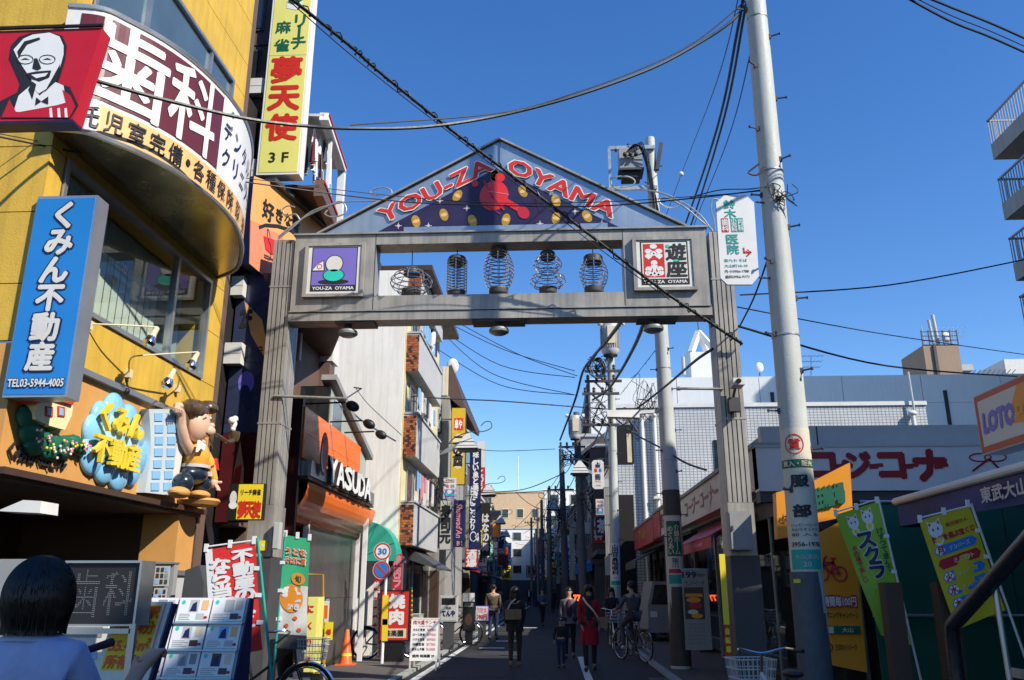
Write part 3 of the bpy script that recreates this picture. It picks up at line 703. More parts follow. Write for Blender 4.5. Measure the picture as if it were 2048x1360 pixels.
# relief figures on the shop band
def sb(px, py, c=0):        # photo pixel -> a,b on the shop band frame
    r = ray(px, py); x0 = -4.66 + c - .023 * 11; t = x0 / (r.x - .023 * r.y); return Vector((r.x * t, r.y * t, EYE + r.z * t))
mat('cloudblue', (.24, .56, .87), .25, 0, .1, 3, coat=.6); mat('glossyel', (.85, .62, .03), .25, 0, .05, coat=.5)
cl = thing('cloud_sign', 'glossy pale blue cloud shaped sign with raised yellow characters', 'sign', sb(225, 965))
R_ = Matrix.Rotation(0, 3, 'Z')
mat('cloudpale', (.40, .68, .90), .25, 0, .08, 3, coat=.6)
cb = B()
for px, py, r in ((200, 834, .17), (226, 826, .22), (256, 842, .19), (270, 876, .17), (276, 912, .2), (262, 942, .17), (236, 946, .2), (207, 935, .18), (186, 906, .23), (186, 862, .18)):
    q = sb(px, py, .02); cb.ell(q, (.075, r, r), 'cloudblue', n=30, h=18)
cb2 = B()
for px, py, ry, rz in ((228, 868, .40, .28), (236, 905, .40, .28), (216, 880, .34, .28), (250, 905, .32, .25)): cb2.ell(sb(px, py, .02), (.085, ry * 1.1, rz * 1.08), 'cloudpale', n=34, h=20)
cb2.build('cloud_centre', cl)
cb.build('cloud_body', cl)
q0 = sb(170, 955, .05); q1 = sb(290, 955, .05)
cf = Fr((q0.x + .09, q0.y - .16, sb(190, 950).z + .0), dY, (0, 0, 1), 1.06, .78)
t = B()
for i, ch in enumerate('くみん'): t = B(); t.cell(cf, ch, .2 + i * .29, .74 , .25, 'glossyel', .03, .03, depth=.045, ha=.36); t.build('raised_character', cl)
for i, ch in enumerate('不動産'): t = B(); t.cell(cf, ch, .2 + i * .29, .30, .27, 'glossyel', .028, .03, depth=.045, ha=.36); t.build('raised_character', cl)
# small block building relief
mb = thing('model_apartment_block', 'toy-like white relief apartment block with rows of blue windows', 'relief sculpture', sb(325, 990))
P = [sb(*p_, .1) for p_ in ((298, 818), (354, 818), (358, 850), (352, 885), (348, 920), (340, 955), (334, 990), (290, 985), (297, 940), (302, 900), (301, 860))]
mat('modelgrey', (.55, .62, .65), .4, 0, .08)
B().prism(P, (-.16, 0, 0), 'modelgrey').build('block', mb)
P2 = [sb(*p_, .1) for p_ in ((356, 818), (372, 826), (372, 870), (365, 910), (357, 955), (350, 992), (336, 990), (342, 955), (350, 920), (354, 885), (360, 850))]
B().prism(P2, (-.14, 0, 0), 'offwhite').build('side_wall', mb)
for r in range(7):
    y = 834 + r * 23.5 - (r > 4) * 2; x = 302 + [3, 4, 4, 3, 1, -2, -4][r]
    for k in range(2):
        xx = x + 3 + k * 25; qs = [sb(xx, y - 8, .1), sb(xx + 16, y - 8, .1), sb(xx + 16, y + 8, .1), sb(xx, y + 8, .1)]
        B().prism([q + Vector((.012, 0, 0)) for q in qs], (-.01, 0, 0), 'lblue').build('window', mb)
# cottage relief
ct = thing('model_cottage', 'small cream relief cottage with red roof and flowering green bushes', 'relief sculpture', sb(100, 900))
P = [sb(*p_, .14) for p_ in ((72, 800), (148, 800), (144, 830), (130, 860), (95, 850), (72, 838))]
mat('cottage', (.8, .74, .4), .35, 0, .05); B().prism(P, (-.2, 0, 0), 'cottage').build('wall', ct)
P = [sb(*p_, .17) for p_ in ((66, 800), (110, 786), (152, 796), (146, 810), (108, 798), (72, 808))]
B().prism(P, (-.26, 0, 0), 'red').build('roof', ct)
for x in (92, 116):
    P = [sb(x + a, y, .15) for a, y in ((0, 812), (14, 814), (14, 834), (0, 832))]; o = B().prism(P, (-.02, 0, 0), 'red').build('window', ct)
    P = [sb(x + 3 + a, y, .155) for a, y in ((0, 815), (8, 817), (8, 831), (0, 830))]; B().prism(P, (-.01, 0, 0), 'lblue').build('pane', o)
gbk = B(); random.seed(3); gb2 = B()
for px, py, r in ((56, 835, .11), (62, 866, .12), (84, 884, .12), (106, 890, .11), (128, 892, .1), (146, 888, .09), (156, 897, .07), (94, 900, .1), (120, 903, .08), (66, 890, .1)):
    q = sb(px, py, .03); gbk.ell(q, (.08, r * 1.35, r), 'dgreen', n=26, h=16, fn=lambda d: 1 + .07 * math.sin(13 * d.y + px) * math.sin(15 * d.z + py))
    for k in range(6):
        a = random.uniform(0, 6.28); rr = r * random.uniform(.2, .75); gb2.ell(q + Vector((.1, rr * math.cos(a), rr * math.sin(a))), (.012, .014, .014), random.choice(['yellow', 'white', 'pink']), n=6, h=4)
gbk.build('bush', ct); gb2.build('flowers', ct, kind='stuff')
# building-name letters
nl = thing('building_name_letters', 'raised black building name characters low on the tan band', 'lettering', sb(60, 945))
for i, ch in enumerate('くみん大山ビル'):
    q = sb(6 + i * 17.5, 922 + i * 3.6, .01); f = Fr(q, dY, (0, 0, 1), .14, .2); t = B().cell(f, ch, .5, .5, .9, 'ink', .015, .02, depth=.02, ha=.8); t.build('character', nl)

# the fibreglass man
mn = thing('smiling_man_statue', 'fibreglass cartoon man in orange shirt and jeans pointing beside the model block', 'statue', sb(385, 995, .15))
mat('stskin', (.75, .47, .33), .25, 0, .05, coat=.5); mat('sthair', (.085, .055, .03), .25, 0, .1, 8, coat=.6); mat('stshirt', (.85, .4, .06), .3, 0, .06, coat=.4); mat('stjean', (.012, .022, .04), .25, 0, .15, 9, coat=.5)
S = lambda px, py, c=.15: sb(px, py, c)
b = B(); b.ell(S(394, 848, .2), (.155, .2, .23), 'stskin', n=24, h=16); b.ell(S(415, 862, .30), (.1, .1, .075), 'stskin'); b.ell(S(424, 851, .34), (.035, .045, .035), 'stskin'); b.ell(S(370, 850, .13), (.03, .06, .05), 'stskin')
b.ell(S(398, 885, .2), (.09, .09, .07), 'stskin'); b.build('head', mn)
b = B(); b.ell(S(387, 822, .17), (.17, .25, .14), 'sthair', n=24, h=14, fn=lambda d: 1 + .06 * math.sin(14 * d.y + 5 * d.z)); b.ell(S(415, 815, .22), (.14, .14, .09), 'sthair', n=18, h=10, fn=lambda d: 1 + .05 * math.sin(16 * d.z)); b.ell(S(366, 842, .12), (.08, .12, .14), 'sthair'); b.build('hair', mn)
b = B(); q = S(410, 838, .33); b.tube([q + Vector((.0, -.05, -.01)), q + Vector((.02, -.02, .02)), q + Vector((.0, .03, .0))], .007, 'ink', 5)
b.ell(S(420, 838, .325), (.02, .018, .03), 'white', n=10, h=6); b.ell(S(421.5, 839, .345), (.01, .009, .016), 'ink', n=8, h=6)
q = S(404, 826, .31); b.tube([q + Vector((0, -.07, -.03)), q + Vector((.02, -.02, .02)), q + Vector((0, .03, 0))], .008, 'ink', 5)
q = S(419, 869, .38); b.tube([q + Vector((-.02, -.06, .01)), q + Vector((.01, -.02, -.02)), q + Vector((0, .03, 0))], .010, 'ink', 5); b.build('face_features', mn)
b = B(); b.ell(S(392, 912, .16), (.16, .21, .21), 'stshirt', n=22, h=14); b.build('shirt', mn)
b = B(); b.prism([S(400, 880, .3), S(412, 890, .34), S(408, 902, .34), S(402, 896, .33), S(396, 904, .32)], (-.03, 0, 0), 'offwhite'); b.build('collar', mn)
b = B(); b.tube([S(378, 900, .15), S(368, 880, .16), S(362, 850, .16), S(362, 828, .17), S(357, 815, .19)], .075, 'stskin', 12, r2=.05); b.ell(S(357, 812, .2), (.06, .065, .05), 'stskin')
for k in range(4): b.tube([S(353 + k * 3, 812, .22), S(350 + k * 4, 817 + k, .24), S(352 + k * 4, 824, .24)], .017, 'stskin', 7)
b.build('raised_arm', mn)
b = B(); q = S(412, 915, .26); h0 = Vector(S(428, 960, .32)); b.tube([S(408, 905, .2), S(420, 925, .28), h0], .07, 'stshirt', 12, r2=.05); b.build('lower_sleeve', mn)
b = B(); b.ell(h0 + Vector((0, 0, -.03)), (.05, .06, .07), 'stskin')
for k in range(4): b.tube([h0 + Vector((.02, .02 * k - .03, -.05)), h0 + Vector((.05, .02 * k - .01, -.10)), h0 + Vector((.06, .02 * k, -.13))], .016, 'stskin', 7)
b.tube([h0, h0 + Vector((.03, .08, -.02)), h0 + Vector((.04, .14, -.01))], .017, 'stskin', 7); b.build('lowered_hand', mn)
b = B(); b.ell(S(385, 950, .15), (.18, .25, .13), 'stjean', n=22, h=12); b.ell(S(366, 966, .2), (.13, .13, .13), 'stjean'); b.ell(S(402, 968, .18), (.13, .14, .13), 'stjean')
b.build('trousers', mn)
B().lathe([(.2, -.02), (.2, .02)], S(388, 934, .15), 'lgrey', 24).build('belt', mn)
B().ell(S(358, 985, .26), (.12, .17, .07), 'tanwall').build('shoe', mn); B().ell(S(400, 990, .24), (.12, .17, .06), 'tanwall').build('shoe', mn)
B().lathe([(.01, -.06), (.26, -.05), (.3, 0), (.28, .03)], S(392, 1003, .12), 'tanwall', 24).build('shelf', mn)
pp = thing('model_red_house', 'tiny red roofed model house held at the statue\'s hip', 'model house', S(430, 945, .3)); q = S(432, 935, .34)
B().prism([q + Vector((0, -.1, 0)), q + Vector((0, .12, -.02)), q + Vector((0, .02, .12))], (-.16, 0, 0), 'red').build('roof', pp); B().box(q.x - .14, q.x - .02, q.y - .07, q.y + .08, q.z - .12, q.z, 'offwhite').build('wall', pp)
# wispy smoke hand
pw = thing('smoke_puff_relief', 'brown relief pipe with white puff sticking out right of the statue', 'relief sculpture', S(450, 870, .2))
a_ = S(429, 867, .36); b = B().tube(catmull([a_, S(442, 875, .36), S(455, 884, .36), S(466, 880, .36)], 4), .02, 'sthair', 8, r2=.035).lathe([(.05, -.05), (.07, 0), (.075, .08), (.06, .09)], S(468, 876, .36), 'sthair', 14); b.build('pipe', pw)
b = B()
for x, y, r in ((466, 858, .035), (468, 848, .045), (464, 841, .05), (470, 838, .045), (467, 852, .04)): b.ell(S(x, y, .36), (r, r, r), 'white', n=10, h=7)
b.build('puff', pw)
# gooseneck bulbs over the band
def bulb(pts, head, label):
    t_ = thing('sign_lamp', label, 'lamp', S(*pts[0], .05), 'bulb lamps on arms above the estate agent band')
    n = len(pts); P = [S(x, y, .03 + .45 * i / (n - 1)) for i, (x, y) in enumerate(pts)]
    B().tube(catmull(P, 4), .009, 'cream', 7).build('arm', t_)
    q = P[-1]; d = Vector((-.25, -.25, -1)).normalized()
    B().lathe([(.015, 0), (.03, .01), (.032, .1), (.045, .13)], q, 'cream', 12, d).build('socket', t_)
    B().lathe([(.04, .12), (.062, .17), (.068, .2), (.05, .235), (.01, .25)], q, 'chrome', 16, d).build('bulb', t_)
    B().box(P[0].x - .03, P[0].x + .03, P[0].y - .03, P[0].y + .03, P[0].z - .06, P[0].z + .03, 'cream').build('base', t_)
bulb([(178, 648), (240, 650), (315, 654)], 0, 'upper bulb lamp in front of the second floor window')
bulb([(258, 745), (262, 716), (300, 710), (396, 704)], 0, 'right bulb lamp near the window corner on a long arm')
bulb([(355, 775), (358, 755), (349, 738)], 0, 'short bulb lamp above the model apartment block')
B().tube([S(252, 760, .03), S(256, 775, .05), S(253, 783, .06)], .012, 'black', 6).ell(S(254, 783, .07), (.03, .035, .04), 'black').build('dangling_plug'); tag(bpy.data.objects['dangling_plug'], 'black plug dangling on a short lead above the cloud sign', 'plug')
# =============================================================== LEFT, BEHIND THE YELLOW BUILDING
bb = thing('brown_building', 'brown panelled building with orange cafe sign beside the yellow building', 'building', (-5, 14, 0))
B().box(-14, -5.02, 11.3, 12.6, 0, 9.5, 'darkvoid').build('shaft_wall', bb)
B().box(-14, -4.9, 12.6, 13.5, 2.5, 13.4, 'brownwall').build('stair_tower', bb)
for z in (7.9, 9.4, 10.9, 12.3): B().box(-8, -4.88, 12.58, 12.6, z, z + .02, 'dgrey').build('tile_joint', bb)
for z in (8.4, 9.8, 11.2):
    o = B().box(-5.45, -5.1, 12.57, 12.6, z, z + 1.0, 'dgrey').build('window', bb); B().box(-5.42, -5.13, 12.56, 12.57, z + .04, z + .96, 'glassdark').build('pane', o)
B().box(-14, -4.95, 13.5, 17, 0, 7.9, 'brownwall').build('wall', bb)
for y in (13.7, 14.5, 15.3):
    B().box(-4.95, -4.86, y, y + .12, 5.8, 7.7, 'offwhite').build('pilaster', bb)
# soffit of the overhanging floor
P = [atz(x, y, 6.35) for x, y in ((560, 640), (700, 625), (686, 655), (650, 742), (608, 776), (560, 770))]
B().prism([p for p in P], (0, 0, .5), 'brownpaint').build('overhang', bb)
q = at(652, 850, 17.0); B().box(-5.6, q.x, 17.0, 17.4, 3.4, 6.2, 'brownwall').build('column', bb)
q = at(655, 700, 17.2); B().box(q.x - .1, q.x + .18, 17.0, 17.5, q.z - .3, q.z + .25, 'offwhite').build('duct', bb)
# angled cafe panel
P0 = at(503, 450, 11.85); dd = Vector((.21, .98, 0)).normalized(); nn = Vector((dd.y, -dd.x, 0))
def onp(px, py, P0=P0, nn=nn):
    r = ray(px, py); C = Vector((0, 0, EYE)); t = (P0 - C).dot(nn) / r.dot(nn); return C + r * t
cp = thing('cafe_panel_sign', 'orange slanted wall sign with brush lettering and a red tongue shape', 'sign', (-4.8, 12, 6))
mat('cafeorange', (.82, .40, .13), .4, 0, .08, 1); mat('cafepink', (.72, .26, .14), .4, 0, .08, 1)
P = [onp(*p) for p in ((508, 352), (545, 366), (652, 458), (652, 620), (600, 600), (537, 560), (498, 527), (501, 430))]
B().prism(P, -nn * .15, 'cafeorange', 'navy').build('panel', cp)
B().prism([onp(*p) + nn * .004 for p in ((501, 440), (560, 470), (600, 520), (600, 598), (537, 560), (498, 527))], nn * .002, 'cafepink').build('lower_panel', cp)
B().bar(onp(540, 360), onp(655, 461), .2, .07, 'dgrey').build('top_edge', cp)
fo = onp(520, 450); f = Fr(fo, dd, (0, 0, 1), 1.0, .62)
t = B(); 
for i, ch in enumerate('好きな音'[:4]): 
    q = [(536, 422), (558, 432), (575, 440), (590, 448)][i]; o_ = onp(*q); ff = Fr(o_ - dd * .15 - Vector((0, 0, .15)), dd, (0, 0, 1), .3, .3)
    t.cell(ff, ch, .5, .5, [1.1, .8, .7, .95][i], 'ink', .03, .012)
pts = [onp(x, y) + nn * .014 for x, y in ((517, 455), (530, 450), (555, 452), (580, 460), (600, 475))]
for i in range(4): t.bar(pts[i], pts[i + 1], .004, .05, 'ink')
t.build('lettering', cp)
B().prism([onp(*p) + nn * .014 for p in ((526, 472), (552, 482), (562, 500), (556, 512), (540, 508), (530, 498))], nn * .003, 'shinyred').build('tongue_print', cp)
# dark frontal sign of the cafe
ns = thing('tall_dark_sign', 'tall dark projecting sign, navy above and maroon below, half hidden by the gate post', 'sign', (-4.6, 12.3, 2.5))
f = Fr((-4.98, 12.28, 2.5), (1, 0, 0), (0, 0, 1), .8, 3.9); mat('navyglass', (.035, .045, .10), .25, 0, .25, 1.5, coat=.3); mat('maroonglass', (.09, .012, .014), .2, 0, .3, 1.5, coat=.3)
B().fbox(f, 0, .34, 1, 1, -.14, 0, 'navyglass').build('upper_case', ns); B().fbox(f, 0, 0, 1, .338, -.14, 0, 'maroonglass').build('lower_case', ns)
p = B(); p.poly(f, [(.16, .88), (.55, .80), (.8, .62), (.6, .66), (.35, .74)], .003, 'cafeorange'); p.text(f, '2F', .12, .77, .34, .84, 'ink', .05, .006)  # orange wedge is a glossy reflection drawn as flat colour
p.text(f, '好きな音', .1, .64, .62, .69, 'ink', .02, .004); p.oval(f, .35, .54, .16, .045, .003, 'purple'); p.oval(f, .34, .5, .1, .03, .005, 'navy'); p.line(f, [(.1, .60), (.25, .625), (.5, .62), (.6, .6)], .02, .004, 'ink')
p.poly(f, [(.25, .05), (.5, .06), (.46, .2), (.34, .31), (.28, .2)], .003, 'cafepink'); p.poly(f, [(.26, .12), (.4, .1), (.42, .22), (.3, .2)], .005, 'red'); p.build('lettering', ns)
for (x0, y0, x1, y1) in ((484, 532, 512, 498), (448, 590, 484, 552), (440, 727, 480, 685)):
    o = rectF(x0, y0, x1, y1, 12.1); B().fbox(o, 0, 0, 1, 1, -.16, 0, 'offwhite').fbox(o, 0, .48, 1, .52, 0, .004, 'lgrey').build('mount_box', ns)
# mahjong parlour sign
ms = thing('mahjong_parlour_sign', 'tall pale yellow projecting sign with green and red vertical characters and 3F', 'sign', (-4.5, 12.4, 8))
f = Fr(at(512, 350, 12.4), (1, 0, 0), (0, 0, 1), .73, 5.0)
B().fbox(f, 0, 0, 1, 1, -.25, 0, 'white').build('case', ms); B().fbox(f, .05, .008, .955, .99, 0, .006, 'paleyellow').build('face', ms)
t = B()
t.text(f, '3 F', .27, .045, .72, .082, 'ink', .02, .01)
for i, ch in enumerate('夢天使'): t.cell(f, ch, .5, .405 - i * .113, .72, 'red', .045, .011, ha=.1)
for i, ch in enumerate('麻雀'): t.cell(f, ch, .33, .58 - i * .075, .36, 'dgreen', .03, .011, ha=.05)
for i, ch in enumerate('リーチ'): t.cell(f, ch, .73, .605 - i * .046, .34, 'dgreen', .03, .011, rot=ch == 'ー', ha=.05)
t.rect(f, .05, .463, .955, .465, .0085, 'lgrey')
t.build('lettering', ms)
p = B(); p.poly(f, [(.36, .66), (.6, .65), (.75, .665), (.75, .69), (.52, .70), (.36, .69)], .010, 'white'); p.poly(f, [(.36, .685), (.52, .672), (.75, .69), (.55, .703)], .012, 'dgreen')
p.poly(f, [(.25, .73), (.42, .70), (.55, .71), (.7, .70), (.88, .74), (.72, .735), (.6, .75), (.5, .745), (.4, .74)], .011, 'white'); p.oval(f, .52, .748, .09, .014, .013, 'dgreen'); p.build('bird_print', ms)
for (x0, y0, x1, y1) in ((498, 186, 526, 156), (488, 362, 508, 318)):
    o = rectF(x0, y0, x1, y1, 12.45); B().fbox(o, 0, 0, 1, 1, -.16, 0, 'offwhite').fbox(o, 0, .48, 1, .52, 0, .004, 'lgrey').build('mount_box', ms)
f_ = lambda s0, s1: 0
# balcony rack with laundry
bk = thing('rooftop_balcony', 'white framed balcony with red trim packed with laundry above the cafe sign', 'balcony', (-4.3, 13, 8))
Q0 = at(684, 345, 14.7); d2 = Vector((-.081, 1, 0)).normalized(); n2 = Vector((d2.y, -d2.x, 0))
O = lambda x, y: onp(x, y, Q0, n2)
tp0, tp1 = O(607, 105), O(684, 343); bt0, bt1 = O(597, 262), O(664, 452); bt0.z = bt1.z = (bt0.z + bt1.z) / 2; tp0.z = tp1.z = (tp0.z + tp1.z) / 2
tp0 = tp1 - d2 * (tp1.y - 12.75); bt0 = bt1 - d2 * (bt1.y - 12.75); tp0.z = tp1.z; bt0.z = bt1.z
print('BALC', tp0, tp1, bt0, bt1)
B().bar(tp0, tp1, .16, .14, 'white').bar(tp0 + n2 * .09 + Vector((0, 0, .04)), tp1 + n2 * .09 + Vector((0, 0, .04)), .02, .04, 'crimson').build('top_beam', bk)
B().bar(bt0, bt1, .16, .3, 'brownwall').bar(bt0 + n2 * .09 + Vector((0, 0, .12)), bt1 + n2 * .09 + Vector((0, 0, .12)), .02, .05, 'crimson').build('lower_beam', bk)
B().bar(tp1 + Vector((0, 0, .05)), Vector((tp1.x, tp1.y, bt1.z)), .13, .13, 'white').build('end_post', bk)
mid = tp0.lerp(tp1, .35); B().bar(mid, Vector((mid.x, mid.y, bt0.z)), .06, .06, 'white').build('post', bk)
B().hexa([bt0 - n2 * 1.0, bt0, bt1, bt1 - n2 * 1.0] + [v + Vector((0, 0, .05)) for v in (bt0 - n2 * 1.0, bt0, bt1, bt1 - n2 * 1.0)], 'brown').build('deck', bk)
B().hexa([tp0 - n2 * 1.0, tp0, tp1, tp1 - n2 * 1.0] + [v + Vector((0, 0, .05)) for v in (tp0 - n2 * 1.0, tp0, tp1, tp1 - n2 * 1.0)], 'lgrey').build('awning', bk)
random.seed(11)
for i in range(26):
    s_ = i / 26; q = bt0.lerp(bt1, .02 + s_ * .93) - n2 * random.uniform(.02, .3); top = random.uniform(.5, .98) * (tp0.z - bt0.z); h = random.uniform(.25, .6)
    w_ = random.uniform(.08, .18); m_ = random.choice(['offwhite', 'white', 'maroon', 'white', 'cream', 'grey', 'teal', 'offwhite', 'maroon', 'dgrey'])
    pts = []; bcl = B()
    z1_ = q.z + top; z0_ = max(q.z + .12, z1_ - h); c0_ = q; k = 5
    for j in range(k):
        a0, a1 = j / k, (j + 1) / k; oo = [math.sin(j * 2.1 + i) * .04, math.sin((j + 1) * 2.1 + i) * .04]
        bcl.face([c0_ + d2 * (w_ * (a0 - .5)) + n2 * oo[0] + Vector((0, 0, z0_ - q.z)), c0_ + d2 * (w_ * (a1 - .5)) + n2 * oo[1] + Vector((0, 0, z0_ - q.z)), c0_ + d2 * (w_ * (a1 - .5)) + n2 * oo[1] * .3 + Vector((0, 0, z1_ - q.z)), c0_ + d2 * (w_ * (a0 - .5)) + n2 * oo[0] * .3 + Vector((0, 0, z1_ - q.z))], m_)
    o = bcl.build('laundry'); tag(o, ('upper ' if top > .78 * (tp0.z - bt0.z) else 'lower ') + ('near-end ' if i < 9 else 'middle ' if i < 18 else 'far-end ') + dict(offwhite='off-white', white='white', maroon='dark red', cream='cream', grey='grey', teal='teal', dgrey='charcoal')[m_] + ' laundry hanging on the white framed rooftop balcony', 'laundry', 'laundry on the rooftop balcony')
# small yellow sign
sgn = thing('small_yellow_sign', 'small yellow box sign with red characters low between yellow building and gate post', 'sign', (-4.7, 11.7, 2.2))
f = Fr(at(452, 1040, 11.6), (1, 0, 0), (0, 0, 1), .5, .50); B().fbox(f, 0, 0, 1, 1, -.12, 0, 'black').fbox(f, .28, .02, .98, .98, 0, .006, 'yellow').build('case', sgn)
t = B(); t.oval(f, .15, .6, .1, .2, .004, 'offwhite'); t.oval(f, .16, .4, .12, .1, .006, 'white')
for i, ch in enumerate('夢天使'): t.cell(f, ch, .44 + i * .2, .28, .24, 'red', .05, .01, ha=.45)
t.text(f, 'リーチ麻雀', .36, .68, .92, .84, 'ink', .03, .01); t.build('lettering', sgn)

# =============================================================== ORANGE SHOP
os_ = thing('orange_drugstore', 'shop with orange fascia reading YASUDA, grey canopy and steel front', 'shop', (-4.5, 17, 0))
mat('shoporange', (.95, .20, .03), .3, 0, .06, .6, coat=.2); mat('winedark', (.07, .014, .015), .35, 0, .15)
XO = -4.3
for k in range(3):
    for j in range(2):
        y0 = 14.1 + k * 1.45; z0 = 3.72 + j * .45
        B().box(XO - .06, XO, y0 + .004, y0 + 1.442, z0 + .003, z0 + .447, 'shoporange').build('fascia_panel', os_)
B().box(XO - .9, XO - .062, 14.1, 18.4, 3.7, 4.62, 'winedark').build('fascia_core', os_)
B().box(-5.3, XO - .02, 14.0, 14.1, 2.2, 4.75, 'winedark').build('end_panel', os_)
for k in range(4):
    y0 = 14.15 + k * 1.3; B().box(XO - .1, XO + .16, y0 + .004, y0 + 1.294, 3.42, 3.68, 'alu').build('canopy_panel', os_)
B().box(-6, XO + .14, 14.05, 19.4, 3.36, 3.41, 'brown').build('canopy_soffit', os_)
B().box(-6.5, -4.62, 14.2, 20.1, 2.72, 3.36, 'shoporange').build('inner_fascia', os_)
n_ = 8; cv = B()
for i in range(n_):
    q = lambda k: (-4.72 + .5 * math.sin(k / n_ * math.pi / 2), 2.78 + .56 * (1 - math.cos(k / n_ * math.pi / 2)))
    (xa_, za_), (xb_, zb_) = q(i), q(i + 1); cv.face([(xa_, 14.3, za_), (xb_, 14.3, zb_), (xb_, 19.9, zb_), (xa_, 19.9, za_)], 'shoporange')
cv.build('curved_soffit', os_)
mat('shutter', (.16, .15, .14), .35, .6, .15, 2, grime=.2)
for k in range(3):
    y0 = 15.9 + k * 1.4
    for j in range(2): B().box(-4.75, -4.68, y0 + .004, y0 + 1.394, .06 + j * 1.33, 1.38 + j * 1.33, 'shutter').build('steel_panel', os_)
for y in (15.85, 20.1): B().box(-4.7, -4.6, y - .04, y + .04, .05, 3.36, 'white').build('door_post', os_)
B().box(-4.36, -4.26, 19.34, 19.42, .05, 3.36, 'white').build('corner_post', os_)
B().box(-8, -5.2, 14.1, 14.3, .05, 2.7, 'brown').build('side_wall', os_); B().box(-8, -6.9, 14.1, 20.1, .05, 2.7, 'dgrey').build('back_wall', os_)
# lettering
f = frL(XO + .17, 14.3, 18.6, 3.42, 4.05)
t = B(); lo = B()
lo.oval(f, .09, .72, .062, .62, .05, 'black', 26); lo.oval(f, .09, .72, .055, .58, .06, 'red', 26); lo.oval(f, .097, 1.02, .024, .2, .066, 'black', 20)
lo.oval(f, .082, .62, .045, .42, .064, 'white', 22); lo.oval(f, .094, .70, .043, .44, .068, 'red', 22); lo.build('logo', os_)
for i, ch in enumerate('YASUDA'):
    a_ = .17 + i * .139; t = B(); t.text(f, ch, a_, .02, a_ + .125, .72, 'ink', .05, .055, depth=.06); t.text(f, ch, a_, .04, a_ + .125, .72, 'white', .03, .075, depth=.01); t.build('letter', os_)
for i, (px, py, ln) in enumerate(((612, 802, .86), (660, 844, .78), (688, 878, .78))):
    q = atx(px, py, XO); q.z = 4.66; tt = thing('gooseneck_lamp', ['first', 'second', 'third'][i] + ' black arm lamp over the orange shop fascia counting from the gate', 'lamp', q, 'arm lamps over the orange fascia')
    B().cyl(q, q + Vector((ln * .8, 0, .02)), .016, 'black', 8).build('arm', tt)
    c = q + Vector((ln * .8, 0, 0)); B().ell(c + Vector((.14, 0, -.05)), (.13, .07, .09), 'black', n=14, h=8, rot=Matrix.Rotation(.5, 3, 'Y')).build('shade', tt)
# glass box above
gx = thing('glass_panel_annex', 'pale glass and grey panel annex with sloping top behind the orange fascia', 'annex', (-4.4, 17, 3.7))
mat('palepanel', (.42, .47, .42), .3, 0, .06, .7); G0, G1 = 15.85, 19.14
def gzt(y): return 5.47 + (4.55 - 5.47) * (y - G0) / (G1 - G0)
ys_ = [15.9, 16.7, 17.4, 18.1, 18.7, 19.3]
for i in range(5):
    a, b_ = ys_[i] + .004, ys_[i + 1] - .004; m_ = 'palepanel'
    B().hexa([(-4.42, a, 3.72), (-4.36, a, 3.72), (-4.36, b_, 3.72), (-4.42, b_, 3.72), (-4.42, a, gzt(a)), (-4.36, a, gzt(a)), (-4.36, b_, gzt(b_)), (-4.42, b_, gzt(b_))], m_).build('wall_panel', gx)
f = frL(-4.355, 15.95, 16.75, 4.5, 5.2); o = B().fbox(f, 0, 0, 1, 1, 0, .03, 'lgrey').build('window', gx); B().fbox(f, .06, .05, .94, .95, .03, .036, 'glasssky').build('pane', o)
B().bar((-4.38, G0 - .1, gzt(G0 - .1) + .06), (-4.38, G1 + .3, gzt(G1 + .3) + .06), .3, .12, 'grey').build('roof_edge', gx)
B().box(-5.6, -4.36, 15.82, 15.9, 3.72, 5.4, 'glassdark').build('end_window', gx)

# =============================================================== WHITE BUILDING WITH BRICK BALCONIES
wb = thing('white_apartment_building', 'off-white plastered apartment building with brick ended balconies', 'building', (-5, 24, 0))
B().box(-16, -3.88, 21, 27.5, 0, 9.86, 'whitewall').build('wall', wb)
mat('paleyellowwall', (.70, .62, .36), .7, 0, .1, 2, grime=.25)
B().box(-3.88, -3.84, 21.03, 27.4, 0, 9.8, 'paleyellowwall').build('street_wall', wb)
B().box(-4.6, -3.2, 21.0, 27.6, 9.86, 10.0, 'brown').build('roof_slab', wb)
B().box(-5.6, -4.9, 21.5, 22.5, 9.86, 10.6, 'brown').build('roof_tank', wb)
mat('brickred', (.35, .09, .035), .6, 0, .2, 9); mat('brickdark', (.06, .03, .03), .6, 0, .2, 9); mat('brickorange', (.45, .16, .05), .6, 0, .2, 9)
random.seed(5)
def balcony(z0, z1, Y1=25.6, first=True):
    q = B().box(-3.84, -3.5, 21.1, Y1, z0, z1, 'lgrey'); o = q.build('balcony', wb)
    B().box(-3.86, -3.46, 21.08, Y1 + .02, z1 + .002, z1 + .05, 'lgrey').build('coping', o)
    br = B(); n = int((z1 - z0) / .062); w_ = .34 / 4
    for r in range(n):
        for c in range(-1, 4):
            x0 = -3.84 + c * w_ + (w_ / 2 if r % 2 else 0); x1 = x0 + w_ - .008; x0 = max(x0, -3.84); x1 = min(x1, -3.5)
            if x1 - x0 < .01: continue
            br.box(x0, x1, 21.085, 21.1, z0 + r * .062, z0 + r * .062 + .054, random.choice(['brickred', 'brickred', 'brickorange', 'brickdark']))
    br.build('brickwork', o, kind='stuff')
for a_ in ((9.18, 9.75), (7.06, 8.09), (4.81, 5.91), (2.61, 3.65)): balcony(*a_)
